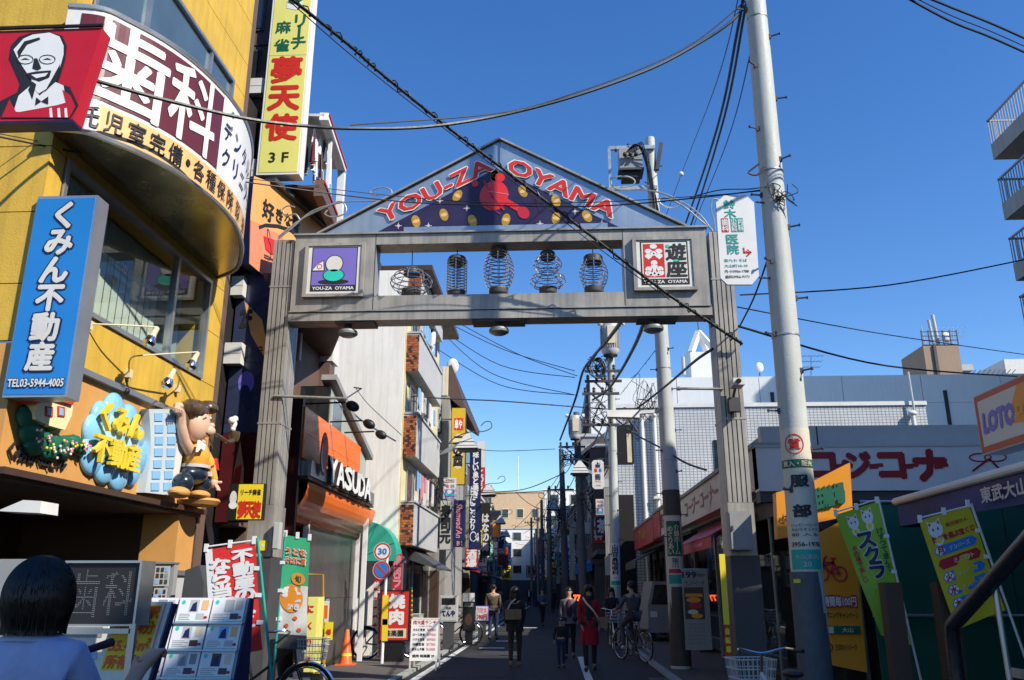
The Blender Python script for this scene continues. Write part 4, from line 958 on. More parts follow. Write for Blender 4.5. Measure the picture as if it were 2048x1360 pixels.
for zf in (8.15, 5.97, 3.72):
    for y in (21.7, 23.2, 24.6):
        f = frL(-3.835, y, y + 1.0, zf, zf + .9); o = B().fbox(f, 0, 0, 1, 1, 0, .04, 'alu').build('window', wb); B().fbox(f, .06, .05, .94, .95, .04, .046, 'glassdark').build('pane', o)
    for y in (22.9, 24.4): B().box(-3.8, -3.7, y, y + .1, zf, zf + 1.0, 'white').build('drainpipe', wb)
    for i in range(7):
        y = 22.0 + i * .5; h = random.uniform(.35, .7); m_ = random.choice(['white', 'lgrey', 'lblue', 'navy', 'pink', 'offwhite']); o = B().box(-3.62 - .02, -3.6, y, y + random.uniform(.18, .34), zf + .8 - h, zf + .85, m_).build('laundry'); tag(o, dict(white='white', lgrey='light grey', lblue='pale blue', navy='navy', pink='pink', offwhite='off-white')[m_] + ' washing hung out over the ' + {8.15: 'upper', 5.97: 'middle', 3.72: 'lowest'}[zf] + ' brick ended balcony of the white building', 'laundry', 'washing on the white building balconies')
dish = thing('satellite_dish', 'white satellite dish on the upper balcony of the white building', 'satellite dish', (-3.35, 24.2, 8.6))
q = at(862, 690, 24.5); B().ell(q, (.12, .34, .5), 'white', rot=Matrix.Rotation(.35, 3, 'X') @ Matrix.Rotation(.2, 3, 'Y')).build('reflector', dish); B().tube([q, q + Vector((.3, -.4, -.1)), at(878, 685, 24.2)], .012, 'dgrey').build('feed_arm', dish); B().bar(q, q + Vector((-.45, 0, -.3)), .04, .04, 'dgrey').build('mount', dish)
# striped building beyond
cbd = thing('striped_top_building', 'grey rendered building with striped cream upper wall and brown eave', 'building', (-4.5, 30, 0))
B().box(-14, -3.55, 28, 33, 0, 7.95, 'greywall').build('wall', cbd)
for i in range(10): B().box(-4.5 + i * .09, -4.5 + i * .09 + .085, 27.97, 28.0, 7.97, 9.0, ['cream', 'lgrey', 'offwhite'][i % 3]).build('siding_strip', cbd)
B().box(-14, -3.6, 28.0, 33, 7.95, 9.0, 'creamwall').build('upper_wall', cbd)
q0 = at(886, 740, 28.5); B().hexa([(-3.6, 28.1, 7.95), (-3.05, 29, 7.6), (-3.05, 34, 7.6), (-3.6, 34, 7.95), (-3.6, 28.1, 9.05), (-3.5, 28.1, 9.1), (-3.0, 34, 7.8), (-3.6, 34, 9.05)], 'brown').build('eave', cbd)
q = at(905, 733, 28.6); o = B().ell(q, (.22, .1, .3), 'offwhite').cyl(q, q + Vector((-.1, .1, -.5)), .02, 'dgrey').build('roof_dish'); tag(o, 'grey round dish on the roof edge of the striped building', 'satellite dish')

# =============================================================== PROJECTING SIGNS ON THE LEFT
def fsign(name, label, px0, py0, px1, py1, Y, case, face, draw, D=.14, cat='sign', inset=.04, group=None):
    t_ = thing(name, label, cat, at((px0 + px1) / 2, py0, Y), group); f = rectF(px0, py0, px1, py1, Y)
    B().fbox(f, 0, 0, 1, 1, -D, 0, case).build('case', t_); iy = inset * f.W / f.H
    B().fbox(f, inset, iy, 1 - inset, 1 - iy, 0, .006, face).build('face', t_)
    p = B(); draw(p, f)
    if p.f: p.build('lettering', t_)
    side = -1 if px0 < 1060 else 1
    xw = -3.8 if side < 0 else 3.2
    a = f.p(0 if side < 0 else 1, .85, -D / 2); e_ = Vector((a.x - .35 * (1 if side < 0 else -1), a.y, a.z))
    B().bar(a, e_, .04, .04, 'dgrey').build('bracket', t_)
    return t_, f
def vt(s, m, a0=.15, b0=.05, a1=.85, b1=.95, bold=.03): return lambda p, f: p.vtext(f, s, a0, b0, a1, b1, m, bold, .012)
def d_(p, f): p.vtext(f, '菓子山酒場', .1, .04, .9, .96, 'offwhite', .02, .012)
fsign('narrow_black_sign', 'narrow black plaque with faded vertical characters on the grey building wall', 871, 866, 882, 808, 27.9, 'black', 'ink', d_)
mat('goldsign', (.62, .42, .03), .35, 0, .1, 1)
def d_(p, f):
    p.rect(f, .2, .70, .8, .86, .010, 'red'); p.text(f, '串や', .26, .72, .74, .84, 'white', .05, .014)
    for b_, rb in ((.56, .1), (.42, .07), (.3, .1)): p.oval(f, .5, b_, .36, rb, .009, 'cream')
    for ch, b_ in (('二', .57), ('の', .44), ('酉', .30)): p.cell(f, ch, .5, b_, .62, 'ink', .05, .014, ha=.125)
fsign('gold_vertical_sign', 'gold vertical sign with red seal and three black brush characters', 900, 970, 930, 815, 27.6, 'black', 'goldsign', d_)
def d_(p, f):
    p.vtext(f, '味しい魚と焼き', .3, .5, .8, .97, 'white', .05, .012); p.vtext(f, '出汁にこだわり', .1, .18, .55, .62, 'white', .04, .012)
    p.ring(f, .4, .12, .3, .05, .2, .012, 'white'); p.line(f, [(.6, .12), (.85, .07), (.8, .15)], .05, .013, 'white')
fsign('long_navy_sign', 'long near-black sign with white brush calligraphy and a fish drawing, hung high', 937, 1098, 960, 897, 34, 'black', 'navy', d_)
def d_(p, f):
    p.rect(f, .0, .0, 1, .48, .010, 'red'); p.vtext(f, 'とのう', .2, .05, .8, .45, 'white', .05, .014)
fsign('white_red_sign', 'white sign with red lower half standing highest behind the navy signs', 952, 985, 970, 881, 40, 'lgrey', 'offwhite', d_)
fsign('black_izakaya_sign', 'black sign with white hiragana ending in the character for dance', 960, 1112, 980, 1006, 42, 'black', 'ink', vt('はなの舞', 'offwhite', .2, .08, .85, .8, .05))
fsign('sushi_sign', 'white vertical sign with three black brush characters under the lamp post board', 878, 1100, 902, 1000, 26.5, 'dgrey', 'lgrey', vt('寿司元', 'ink', .1, .12, .9, .9, .06))
def d_(p, f):
    fr2 = Fr(f.p(.15, .9), -f.v, f.u, f.H * .8, f.W * .6); fr2 = Fr(f.p(.2, .92, 0), Vector((0, 0, -1)), Vector((1, 0, 0)), f.H * .72, f.W * .6)
    p.text(fr2, "Shunwad'An", 0, .1, 1, .9, 'pink', .02, .012, shear=.03); p.text(f, 'B1', .35, .03, .75, .12, 'pink', .03, .012)
fsign('navy_script_sign', 'navy vertical sign with pink script lettering and B1 beside the sushi sign', 905, 1094, 930, 1000, 27.5, 'dgrey', 'navy', d_)
fsign('small_orange_sign', 'small orange glowing sign far down the left side of the street', 985, 1075, 998, 1040, 57, 'dgrey', 'orange', lambda p, f: None)
# =============================================================== RIGHT SIDE
XR = 3.2
tilemat('bigtile', (.62, .66, .68), (.3, .28, .27), .16, .12, 'xz', .3, .14); tilemat('bigtile_y', (.62, .66, .68), (.3, .28, .27), .16, .12, 'yz', .3, .14)
row = thing('confectionery_shop', 'low corner cake shop with pale fascia and dark red katakana lettering', 'shop', (6, 14, 0))
def rp(px, py, X=XR): return atx(px, py, X)
B().box(XR + .25, 14.5, 13.6, 26, 3.0, 4.0, 'greywall').build('roof_block', row)
B().box(XR + .12, 13.5, 13.42, 13.6, 3.74, 4.06, 'lgrey').build('parapet', row)
for x in (4.2, 7.6, 10.8): B().box(x, x + .02, 13.41, 13.42, 3.75, 4.05, 'dgrey').build('parapet_joint', row)
mat('fasciawhite', (.66, .66, .68), .4, 0, .04, .6, grime=.06); mat('fasciacream', (.66, .58, .5), .4, 0, .06, .8, grime=.1); mat('bordeaux', (.3, .012, .02), .4, 0, .05)
f = frY(XR, 10.4, 13.3, 3.02, 3.70); o = B().fbox(f, 0, 0, 1, 1, -.28, 0, 'fasciawhite').build('fascia', row)
B().fbox(f, -.004, 1, 1, 1.05, -.29, .02, 'lgrey').build('fascia_cap', o)
def fx(px, py):
    q = at(px, py, 13.3); return ((q.x - f.o.x) / f.W, (q.z - f.o.z) / f.H)
p = B(); s = 'コージーコーナー'; xs = [1645, 1685, 1713, 1752, 1783, 1822, 1860, 1882]; hs = [1, .6, 1.1, .6, 1, .6, 1.25, .55]
for ch, x, h in zip(s, xs, hs):
    a, b_ = fx(x, 931 if ch != 'ー' else 930)
    if ch == 'ー': p.line(f, [fx(x - 12, 932), fx(x + 12, 930)], .055, .012, 'bordeaux'); p.line(f, [fx(x - 12, 935), fx(x + 2, 934)], .05, .0125, 'bordeaux')
    else: p.cell(f, ch, a, b_, .052 * h, 'bordeaux', .06, .012, ha=.54 * h)
a, b_ = fx(1575, 932); p.vtext(f, '銀座', a - .008, b_ - .2, a + .012, b_ + .2, 'bordeaux', .01, .012)
for (cx, sg) in ((1960, 1), (1990, -1)):
    n_ = 14
    for i in range(n_):
        t0, t1 = 2 * math.pi * i / n_, 2 * math.pi * (i + 1) / n_
        p.line(f, [fx(cx + 22 * math.cos(t0) * (1 if sg > 0 else 1), 915 + sg * 0 + 8 * math.sin(t0) + (cx - 1975) * .0), fx(cx + 22 * math.cos(t1), 915 + 8 * math.sin(t1))], .02, .012 + i * .0002, 'bordeaux')
p.line(f, [fx(1978, 918), fx(1958, 932), fx(1945, 942)], .03, .016, 'bordeaux'); p.line(f, [fx(1978, 918), fx(1995, 935), fx(2010, 945)], .03, .0165, 'bordeaux')
p.build('lettering', row)
B().box(XR + .02, 10.4, 13.36, 13.6, 2.86, 3.015, 'dgrey').build('soffit_strip', row)
# street side fascia in four pieces, each its own shop board
def strfascia(name, label, Y0, Y1, z0, z1, m, txt, tm, bold=.03, d=.3, parent=None, x=XR):
    t_ = thing(name, label, 'sign', (x, (Y0 + Y1) / 2, z0)); ff = frR(x, Y0, Y1, z0, z1)
    B().fbox(ff, 0, 0, 1, 1, -d, 0, m).build('board', t_); B().fbox(ff, 0, 1, 1, 1.1, -d - .3, .05, 'concrete').build('cap', t_)
    if txt:
        p = B(); p.text(ff, txt[0], txt[1], .25, txt[2], .8, tm, bold, .008)
        p.build('lettering', t_)
    return t_, ff
strfascia('cake_shop_side_fascia', 'cream side fascia with small dark red script lettering facing the street', 13.32, 21.9, 3.06, 3.72, 'fasciacream', ('コージーコーナー', .12, .62), 'bordeaux')
strfascia('red_cream_fascia', 'cream and red fascia board above the second shop on the right', 22.3, 27.6, 3.1, 3.85, 'fasciacream', ('喫茶', .3, .6), 'brown')
strfascia('dull_red_fascia', 'dull red fascia board with gold script on the third shop on the right', 27.9, 34.5, 3.05, 3.8, 'crimson', ('Tully', .3, .7), 'gold')
f2_ = frR(XR - .003, 25.8, 27.6, 3.12, 3.83); B().fbox(f2_, 0, 0, 1, 1, 0, .02, 'crimson').build('red_panel', bpy.data.objects['red_cream_fascia'])
sh2 = thing('side_street_shops', 'row of low shops under the fascias on the right of the street', 'building', (3.8, 24, 0))
B().box(XR + .3, 14, 22.1, 35.6, 2.95, 4.0, 'dgreywall').build('upper_wall', sh2)
B().box(XR + .9, 14, 13.6, 35.6, 0, 2.95, 'dgreywall').build('wall', sh2)
# shop front of the cake shop: glass, mullions, warm interior
for y0 in (13.5, 14.7, 15.9, 17.1, 18.4, 19.8):
    o = B().box(XR + .45, XR + .5, y0, y0 + .05, .1, 2.75, 'alu').build('mullion', row)
    B().box(XR + .46, XR + .47, y0 + .05, y0 + 1.15, .25, 2.7, 'shopglass').build('shop_window', row)
B().box(XR + .44, XR + .52, 13.5, 21.9, 2.72, 3.0, 'dgrey').build('lintel', row)
for y0 in (22.4, 24.2, 26.2, 28.4, 30.6, 32.8):
    B().box(XR + .4, XR + .48, y0, y0 + .12, .05, 2.9, 'brown').build('pillar', sh2)
    o = B().box(XR + .5, XR + .52, y0 + .14, y0 + 1.7, .1, 2.6, 'glassdark').build('shop_window', sh2)
for x0 in (3.75, 4.6, 5.5, 6.4):
    B().box(x0, x0 + .05, 13.5, 13.56, .1, 2.8, 'alu').build('mullion', row); B().box(x0 + .05, x0 + .85, 13.52, 13.53, .15, 2.75, 'shopglass').build('shop_window', row)
mat('warmyellow', (.55, .45, .08), .5, 0, .3, 3); B().box(3.9, 7.2, 14.3, 14.4, .1, 2.7, 'warmyellow').build('display_wall', row)
for i in range(5): B().box(4.2 + i * .5, 4.5 + i * .5, 14.25, 14.3, .6 + (i % 2) * .6, 1.1 + (i % 2) * .6, ['crimson', 'orange', 'offwhite', 'brown', 'pink'][i]).build('poster', row)
# red awnings over the side windows
def rawning(Y0, Y1, label):
    t_ = thing('red_awning', label, 'awning', (XR - .1, (Y0 + Y1) / 2, 2.5)); x0, x1 = XR + .3, XR - .38
    B().hexa([(x1, Y0, 2.48), (x0, Y0, 2.86), (x0, Y1, 2.86), (x1, Y1, 2.48), (x1, Y0, 2.50), (x0, Y0, 2.9), (x0, Y1, 2.9), (x1, Y1, 2.50)], 'crimson').build('canopy', t_)
    ff = frR(x1, Y0, Y1, 2.28, 2.49); v = B().fbox(ff, 0, 0, 1, 1, -.01, 0, 'crimson').build('valance', t_); p = B(); p.text(ff, 'Cozy', .12, .3, .3, .7, 'offwhite', 0, .005); p.text(ff, 'Cozy', .6, .3, .8, .7, 'offwhite', 0, .005); p.build('lettering', v)
rawning(15.6, 20.3, 'red awning with white script over the cake shop side window')
o = thing('green_black_awning', 'dull dark awning over the third shop on the right', 'awning', (3, 31, 2.5)); B().hexa([(2.7, 29, 2.45), (3.5, 29, 2.85), (3.5, 33, 2.85), (2.7, 33, 2.45), (2.7, 29, 2.5), (3.5, 29, 2.9), (3.5, 33, 2.9), (2.7, 33, 2.5)], 'dgrey').build('canopy', o); B().box(2.69, 2.71, 29, 33, 2.25, 2.47, 'dgrey').build('valance', o)
# poster 199 yen
po = thing('sandwich_poster', 'large hanging poster headed 199 yen with a food photograph in the shop window', 'poster', (3.5, 16.6, .6))
f = rectF(1372, 1300, 1425, 1140, 16.4); mat('posterpaper', (.3, .28, .25), .5, 0, .06)
B().fbox(f, 0, 0, 1, 1, -.03, 0, 'posterpaper').build('sheet', po); p = B(); p.text(f, '199', .02, .90, .55, .975, 'ink', .04, .004); p.text(f, '円均一', .58, .91, .95, .955, 'ink', .02, .004)
p.rect(f, .05, .38, .8, .78, .003, 'brown'); p.rect(f, .1, .66, .75, .7, .006, 'orange')
for (a, b_, ra, rb, m_) in ((.4, .62, .28, .035, 'orange'), (.45, .55, .25, .04, 'crimson'), (.35, .47, .2, .03, 'cream'), (.5, .42, .22, .03, 'orange')): p.oval(f, a, b_, ra, rb, .008, m_)
p.text(f, 'サンドイッチ', .1, .80, .85, .86, 'brown', .02, .004)
for i in range(6): p.text(f, ['ハムとたまご', 'ツナとレタス', 'チーズとハム', 'やさいサンド', 'カツサンド', 'たまごサンド'][i], .12, .31 - i * .048, .78, .335 - i * .048, 'dgrey', 0, .004)
p.build('print', po); B().cyl(f.p(-.04, 1.01), f.p(1.04, 1.01), .012, 'alu').build('rod', po)

# white tiled building beyond the shops
tb = thing('white_tiled_building', 'white tiled building with drainpipes and a dark balcony opening beyond the right hand shops', 'building', (9, 36, 0))
B().box(2.75, 16.0, 36, 44, 0, 9.15, 'bigtile').build('wall', tb)
B().box(2.7, 16.05, 35.93, 44, 9.15, 9.32, 'offwhite').build('coping', tb)
def tq(px, py): q = at(px, py, 35.96); return q
def trect(x0, y0, x1, y1, m, name, d=.04, parent=tb):
    ff = rectF(x0, y0, x1, y1, 35.99); return B().fbox(ff, 0, 0, 1, 1, 0, d, m).build(name, parent)
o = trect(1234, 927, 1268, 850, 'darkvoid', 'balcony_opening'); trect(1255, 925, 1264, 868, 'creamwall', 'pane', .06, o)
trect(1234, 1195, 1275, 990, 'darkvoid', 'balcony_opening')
for x in (1282, 1307):
    q0, q1 = tq(x, 832), tq(x + 6, 1300); B().cyl((q0.x, 35.85, q0.z), (q0.x, 35.85, .1), .09, 'offwhite', 10).ell((q0.x, 35.85, q0.z), (.12, .2, .12), 'offwhite').build('drainpipe', tb)
q = tq(1822, 828); B().cyl((q.x, 35.8, q.z), (q.x, 35.8, q.z - .9), .09, 'offwhite', 10).ell((q.x, 35.8, q.z), (.2, .15, .12), 'offwhite').build('drainpipe', tb)
q = tq(1830, 850); B().cyl((q.x, 35.8, q.z - .5), (q.x - .05, 35.8, q.z + 2.3), .05, 'lgrey', 8).build('vent_pole', tb)
trect(1432, 960, 1440, 880, 'glassdark', 'window')
B().box(4.2, 4.5, 35.6, 36, 5.2, 5.3, 'offwhite').build('pipe_bracket', tb)
# higher panel building behind it
ub = thing('white_panel_store', 'large plain white panelled store block rising behind the tiled building', 'building', (14, 60, 0))
UZ = at(1600, 752, 60).z; xL = at(1172, 800, 60).x
k = 0; xe = [xL + .3, 6.2, 9.1, 12, 15.06, 21, 26.6, 32.2, 37.5]
for i in range(len(xe) - 1):
    for z0, z1 in ((6, 12.2), (12.2, 14.4), (14.4, UZ)): B().box(xe[i] + .02, xe[i + 1] - .02, 60, 60.2, z0 + .01, z1 - .01, 'panelwhite').build('wall_panel', ub)
B().box(xL + .32, 37.5, 60.1, 76, 0, UZ - .1, 'panelgrey').build('wall', ub); 
q = at(1545, 800, 60); 
for px in (1545, 1892): x = at(px, 800, 60).x; B().box(x - .12, x + .12, 59.9, 60, 8, UZ - 1.2, 'black').build('expansion_joint', ub)
B().box(xL + .2, xL + .3, 59.98, 76, 0, UZ - 1.0, 'dgreywall').build('side_sheet', ub)
for k in range(5): f = frR(xL + .19, 61 + k * 3, 63 + k * 3, 9, 11.5); o = B().fbox(f, 0, 0, 1, 1, 0, .05, 'grey').build('window', ub); B().fbox(f, .06, .06, .94, .94, .05, .056, 'glassdark').build('pane', o)
B().box(xL - .5, xL + .2, 60, 76, 7.6, 7.9, 'dgrey').build('side_eave', ub)
# slanted side canopy of the store towards the street
B().hexa([(xL - .2, 60.5, UZ - 3.3), (xL + .32, 60.5, UZ - 3.3), (xL + .32, 78, UZ - 3.3), (xL - .2, 78, UZ - 3.3), (xL + .1, 60.5, UZ - .1), (xL + .34, 60.5, UZ - .1), (xL + .34, 78, UZ - .1), (xL + .1, 78, UZ - .1)], 'dgrey').build('side_cladding', ub)
# roof structure: white pyramid frame
pyf = thing('rooftop_pyramid_frame', 'white open pyramid frame on a white block on the store roof', 'roof structure', at(1400, 750, 61))
ap = at(1397, 664, 63); bz = at(1400, 712, 63).z; x0, x1 = at(1378, 712, 63).x, at(1428, 712, 63).x
for (x, y) in ((x0, 62), (x1, 62), (x1, 64.5), (x0, 64.5)): B().bar((x, y, bz), ap, .38, .38, 'white').build('leg', pyf)
B().box(x0 - .1, x1 + 1.2, 61.8, 65, UZ - .2, bz, 'white').build('base_block', pyf); B().cyl(ap, ap + Vector((0, 0, 2.6)), .04, 'dgrey').build('mast', pyf)
for (px, py, l) in ((1368, 750, 'thin antenna pole on the store roof left of the pyramid frame'), ):
    q = at(px, py, 61); o = B().cyl(q, q + Vector((0, 0, 1.4)), .13, 'lgrey').build('roof_antenna', loc=q); tag(o, l, 'antenna')
q = at(1520, 748, 61); dsh = thing('satellite_dish', 'tiny white satellite dish on the store roof right of the gate', 'satellite dish', q); B().ell(q + Vector((0, 0, .5)), (.3, .12, .4), 'white').build('reflector', dsh); B().cyl(q + Vector((0, .1, -.6)), q + Vector((0, .1, .5)), .04, 'dgrey').build('mount', dsh)
def yagi(px, pyb, pyt, Y, label, nb=3):
    a = at(px, pyb, Y); b_ = at(px, pyt, Y); t_ = thing('tv_antenna', label, 'antenna', a); B().cyl(a, b_, .03 * Y / 60, 'lgrey', 6).build('mast', t_)
    e = B()
    for i in range(nb):
        z = b_.z - i * .28 * (b_.z - a.z); w_ = (1.0 - .15 * i) * Y / 60; e.bar((a.x - w_, Y, z), (a.x + w_, Y, z), .03, .03, 'lgrey')
        for k in range(7): e.bar((a.x - w_ + k * w_ / 3, Y - .35, z), (a.x - w_ + k * w_ / 3, Y + .35, z), .02, .02, 'lgrey')
    e.build('elements', t_)
yagi(1622, 752, 712, 62, 'small tv antenna on the store roof just right of the big pole')
# tower with masts
tw = thing('lift_tower', 'brown concrete stair tower with antennas far behind the store roof', 'tower', at(1890, 760, 90))
q0, q1 = at(1856, 760, 90), at(1928, 760, 90); zt_ = at(1890, 690, 90).z; zb_ = at(1890, 790, 90).z
mat('towertan', (.38, .27, .19), .8, 0, .12, .5, grime=.2); B().box(q0.x, q1.x, 90, 96, 0, zt_, 'towertan').build('shaft', tw)
for i in range(4): z = zt_ + .1 + i * .5; B().box(q0.x, q1.x, 89.95, 90.02, z - .1, z - .02, 'dgrey').build('rail', tw)
for x in [q0.x + (q1.x - q0.x) * i / 5 for i in range(6)]: B().box(x - .05, x + .05, 89.95, 90.05, zt_, zt_ + 1.7, 'dgrey').build('rail_post', tw)
B().box(q0.x + 1, q0.x + 1.3, 89.8, 89.98, zb_, zt_, 'dgrey').build('ladder', tw); B().box(q1.x, q1.x + 1.2, 90, 92, zt_ - 2.9, zt_ - 2.2, 'lgrey').build('ledge', tw)
q = at(1868, 690, 91)
for dx, h, r in ((0, 3.2, .16), (.5, 3.8, .2), (-.9, 2.6, .05)): B().cyl((q.x + dx, 91, zt_), (q.x + dx - .2, 91, zt_ + h), r, 'lgrey').build('mast', tw)
B().ell((q.x + 1.2, 90.5, zt_ + 1), (.5, .2, .6), 'white').build('dish', tw)
yagi(1906, 688, 655, 91, 'tv antenna on top of the far stair tower', 3)
rb = thing('far_roof_block', 'small pale roof building and lattice at the far right above the store', 'building', at(2030, 750, 95)); q = at(2015, 760, 95); B().box(q.x, q.x + 12, 95, 102, 0, at(2030, 718, 95).z, 'offwhite').build('wall', rb)
for i in range(9): x = at(1935 + i * 10, 750, 95).x; B().bar((x, 95, at(1950, 757, 95).z), (x + 1, 95, at(1950, 740, 95).z), .08, .08, 'dgrey').build('lattice_bar', rb)

# apartment tower at the right edge (balconies in view)
apt = thing('balcony_tower', 'grey apartment tower with stacked railed balconies at the right edge of view', 'building', (15, 19, 0))
AX_, AY1 = 12.5, 21.7
B().box(AX_ + 1.4, 24, 14.6, AY1 - 1.4, 0, 13.2, 'greywall').build('wall', apt)
for zt2, zb2 in ((13.62, 13.14), (12.05 - .28, 12.05 - .76), (9.98, 9.5), (8.3, 7.8)):
    o = B().box(AX_, 24, 14.2, AY1, zb2, zt2, 'greywall').build('balcony_slab', apt); 
    rl = B(); z1 = zt2 + .72; rl.box(AX_, AX_ + .05, 14.2, AY1, z1, z1 + .05, 'grey'); rl.box(AX_, 24, AY1 - .05, AY1, z1, z1 + .05, 'grey')
    rl = rl.build('hand_rail', o)
    br = B()
    for i in range(60): y = 14.3 + i * .125; br.box(AX_ + .01, AX_ + .03, y, y + .02, zt2, z1, 'grey')
    for i in range(20): x = AX_ + .06 + i * .125; br.box(x, x + .02, AY1 - .04, AY1 - .02, zt2, z1, 'grey')
    br.build('railing_bars', o, kind='stuff')
# the unseen station building, its wings sized for shade, and an added shade block
sb_ = thing('unseen_station_building', 'unseen grey station building right of the camera, wings sized to cast shade', 'building', (10, 5, 0))
B().box(9.2, 16, 2.6, 7.29, 0, 8.3, 'greywall').build('wall', sb_); B().box(10.6, 18, 7.3, 12.5, 0, 12.2, 'greywall').build('shade_wing', sb_)
B().box(9.2, 16, -14, 2.6, 0, 12.55, 'greywall').build('tall_shade_wing', sb_)
nb = thing('added_shade_block', 'tall grey block added out of view to shade the store', 'building', (40, 60, 0)); B().box(36, 60, 46.1, 55, 0, 35, 'greywall').build('wall', nb)  # added out of view for the shadow edge across the store wall

# =============================================================== STATION STALL, PARKING SIGN, FLAGS
gt = thing('green_hoarding', 'dark green sheeting hoarding behind the flags at the right', 'hoarding', (8, 12.8, 0)); mat('greensheet', (.012, .12, .085), .45, 0, .12, 2, bump=.15, bscale=3)
for i in range(5):
    x = 4.55 + i * 1.0; B().box(x, x + .99, 12.75, 12.8, .05, 2.78, 'greensheet').build('panel', gt)
for z in (1.2, 2.79): B().cyl((4.5, 12.7, z), (9.6, 12.7, z), .025, 'alu', 8).build('rail', gt)
pk = thing('bicycle_parking_sign', 'yellow-orange bicycle parking box sign with green three-dimensional characters', 'sign', (3.9, 12.3, 2.5)); mat('parkyellow', (.80, .30, .02), .4, 0, .06, 1)
f = Fr(at(1622, 1042, 11.4), (1, 0, 0), (0, 0, 1), .52, .70); fv = Vector((.985, 0, .17)).normalized()
P_ = [at(1621, 965, 11.4), at(1700, 925, 11.4), at(1706, 1030, 11.4), at(1621, 1048, 11.4)]
B().prism(P_, (0, .18, 0), 'parkyellow').build('right_case', pk)
P2_ = [at(1552, 985, 11.4), at(1592, 975, 11.4), at(1592, 1072, 11.4), at(1556, 1078, 11.4)]; B().prism(P2_, (0, .18, 0), 'parkyellow').build('left_case', pk)
p = B(); ff = Fr(at(1624, 1036, 11.38), (1, 0, .22), (0, 0, 1), .5, .42)
for i, ch in enumerate('駐輪場'): p = B(); p.cell(ff, ch, .2 + i * .29, .55, .29, 'dgreen', .06, .02, depth=.03, ha=.62); p.build('raised_character', pk)
def bikeprint(p, f, cx, cy, s, m, w_=.03, c=.006):
    k = f.W / f.H; q = lambda x, y: (cx + x * s, cy + y * s * k)
    for wx in (-1, 1):
        for i in range(18):
            t0, t1 = 2 * math.pi * i / 18, 2 * math.pi * (i + 1) / 18; p.line(f, [q(wx + .75 * math.cos(t0), .75 * math.sin(t0)), q(wx + .75 * math.cos(t1), .75 * math.sin(t1))], w_, c + i * .0001, m)
    for L in ([(-1, 0), (-.55, 1.6), (-.3, 1.9)], [(-.7, 1.2), (.45, 1.25)], [(.45, 1.6), (.1, .1), (1, 0)], [(1, 0), (.4, 1.2), (-.65, .9), (.1, .1)], [(.2, 1.65), (.7, 1.65)]): p.line(f, [q(*v) for v in L], w_ * 1.2, c + .002, m)
p = B(); f = rectF(1556, 1072, 1590, 985, 11.38); bikeprint(p, f, .5, .35, .2, 'brown', .008); p.build('bicycle_print', pk)
pb = thing('bicycle_parking_banner', 'orange vertical banner with red bicycle drawing and 100 yen lettering', 'banner', (4.2, 11.4, .3))
f = rectF(1640, 1345, 1730, 1040, 11.4); P_ = [at(1622, 1075, 11.4), at(1705, 1030, 11.4), at(1735, 1345, 11.4), at(1652, 1328, 11.4)]
B().prism(P_, (0, .05, 0), 'parkyellow').build('sheet', pb)
p = B(); f = Fr(at(1645, 1335, 11.38), (1, 0, 0), (0, 0, 1), .53, 1.98); bikeprint(p, f, .42, .57, .22, 'crimson', .02, .004)
p.text(f, '10時間毎100円', .04, .365, .96, .435, 'crimson', .12, .006); p.text(f, '10時間毎100円', .05, .37, .95, .43, 'offwhite', .03, .010); p.text(f, 'オープニングキャンペーン', .05, .295, .97, .335, 'ink', .03, .006)
p.rect(f, .08, .2, .98, .25, .004, 'dgreen'); p.rect(f, .1, .205, .35, .245, .006, 'cream'); p.text(f, '大山', .55, .21, .8, .24, 'cream', .02, .008); p.text(f, '三井のリパーク', .35, .1, .85, .14, 'ink', .02, .005); p.ring(f, .22, .12, .07, .025, .3, .005, 'ink'); p.build('print', pb)

def nobori(name, label, ptop, pbot, Yt, corners, m, draw, poleM='offwhite', armpx=None, edge='offwhite', wave=.035, group=None, textflip=False):
    """flag on a pole: corners in photo pixels TL, TR, BR, BL on depth Yt"""
    t_ = thing(name, label, 'flag', at(*pbot, Yt) if True else 0, group)
    a, b_ = at(*ptop, Yt), at(*pbot, Yt + .02)
    if b_.z > .06:
        d = (a - b_); b_ = b_ - d * ((b_.z - .05) / d.z)
    B().cyl(b_, a, .014, poleM, 8).build('pole', t_)
    C = [at(x, y, Yt) for x, y in corners]; TL, TR, BR, BL = C
    B().cyl(TL + Vector((0, 0, .03)), a.lerp(TR, .0) + Vector((0, 0, -.02)), .009, 'white', 6).build('cross_arm', t_)
    nx, ny = 7, 16; g = B(); seed = random.random() * 6
    class QF:
        W = (TR - TL).length; H = (TL - BL).length
        def p(s, u, v, c=0):
            q = (BL.lerp(BR, u)).lerp(TL.lerp(TR, u), v); return q + Vector((0, -c + wave * math.sin(3.1 * (1 - v) * 2 + u * 5 + seed) * (1.1 - v) * 1.5, 0))
    qf = QF()
    for i in range(nx):
        for j in range(ny):
            u0, u1, v0, v1 = i / nx, (i + 1) / nx, j / ny, (j + 1) / ny
            mm = m(u0 + .01, v0 + .01) if callable(m) else m; k = len(g.v)
            g.face([qf.p(u0, v0), qf.p(u1, v0), qf.p(u1, v1), qf.p(u0, v1)], mm)
    g.build('cloth', t_, sharp=80)
    p = B(); draw(p, qf); p.build('print', t_)
    tb_ = B()
    for v in (.25, .5, .75): q = qf.p(1 if abs(TR.x - a.x) < abs(TL.x - a.x) else 0, v); tb_.box(q.x - .03, q.x + .03, q.y - .012, q.y + .012, q.z - .02, q.z + .02, 'white')
    for u in (.02, .5, .98): q = qf.p(u, 1); tb_.box(q.x - .02, q.x + .02, q.y - .01, q.y + .01, q.z - .02, q.z + .06, 'white')
    tb_.build('loops', t_, kind='stuff'); return t_
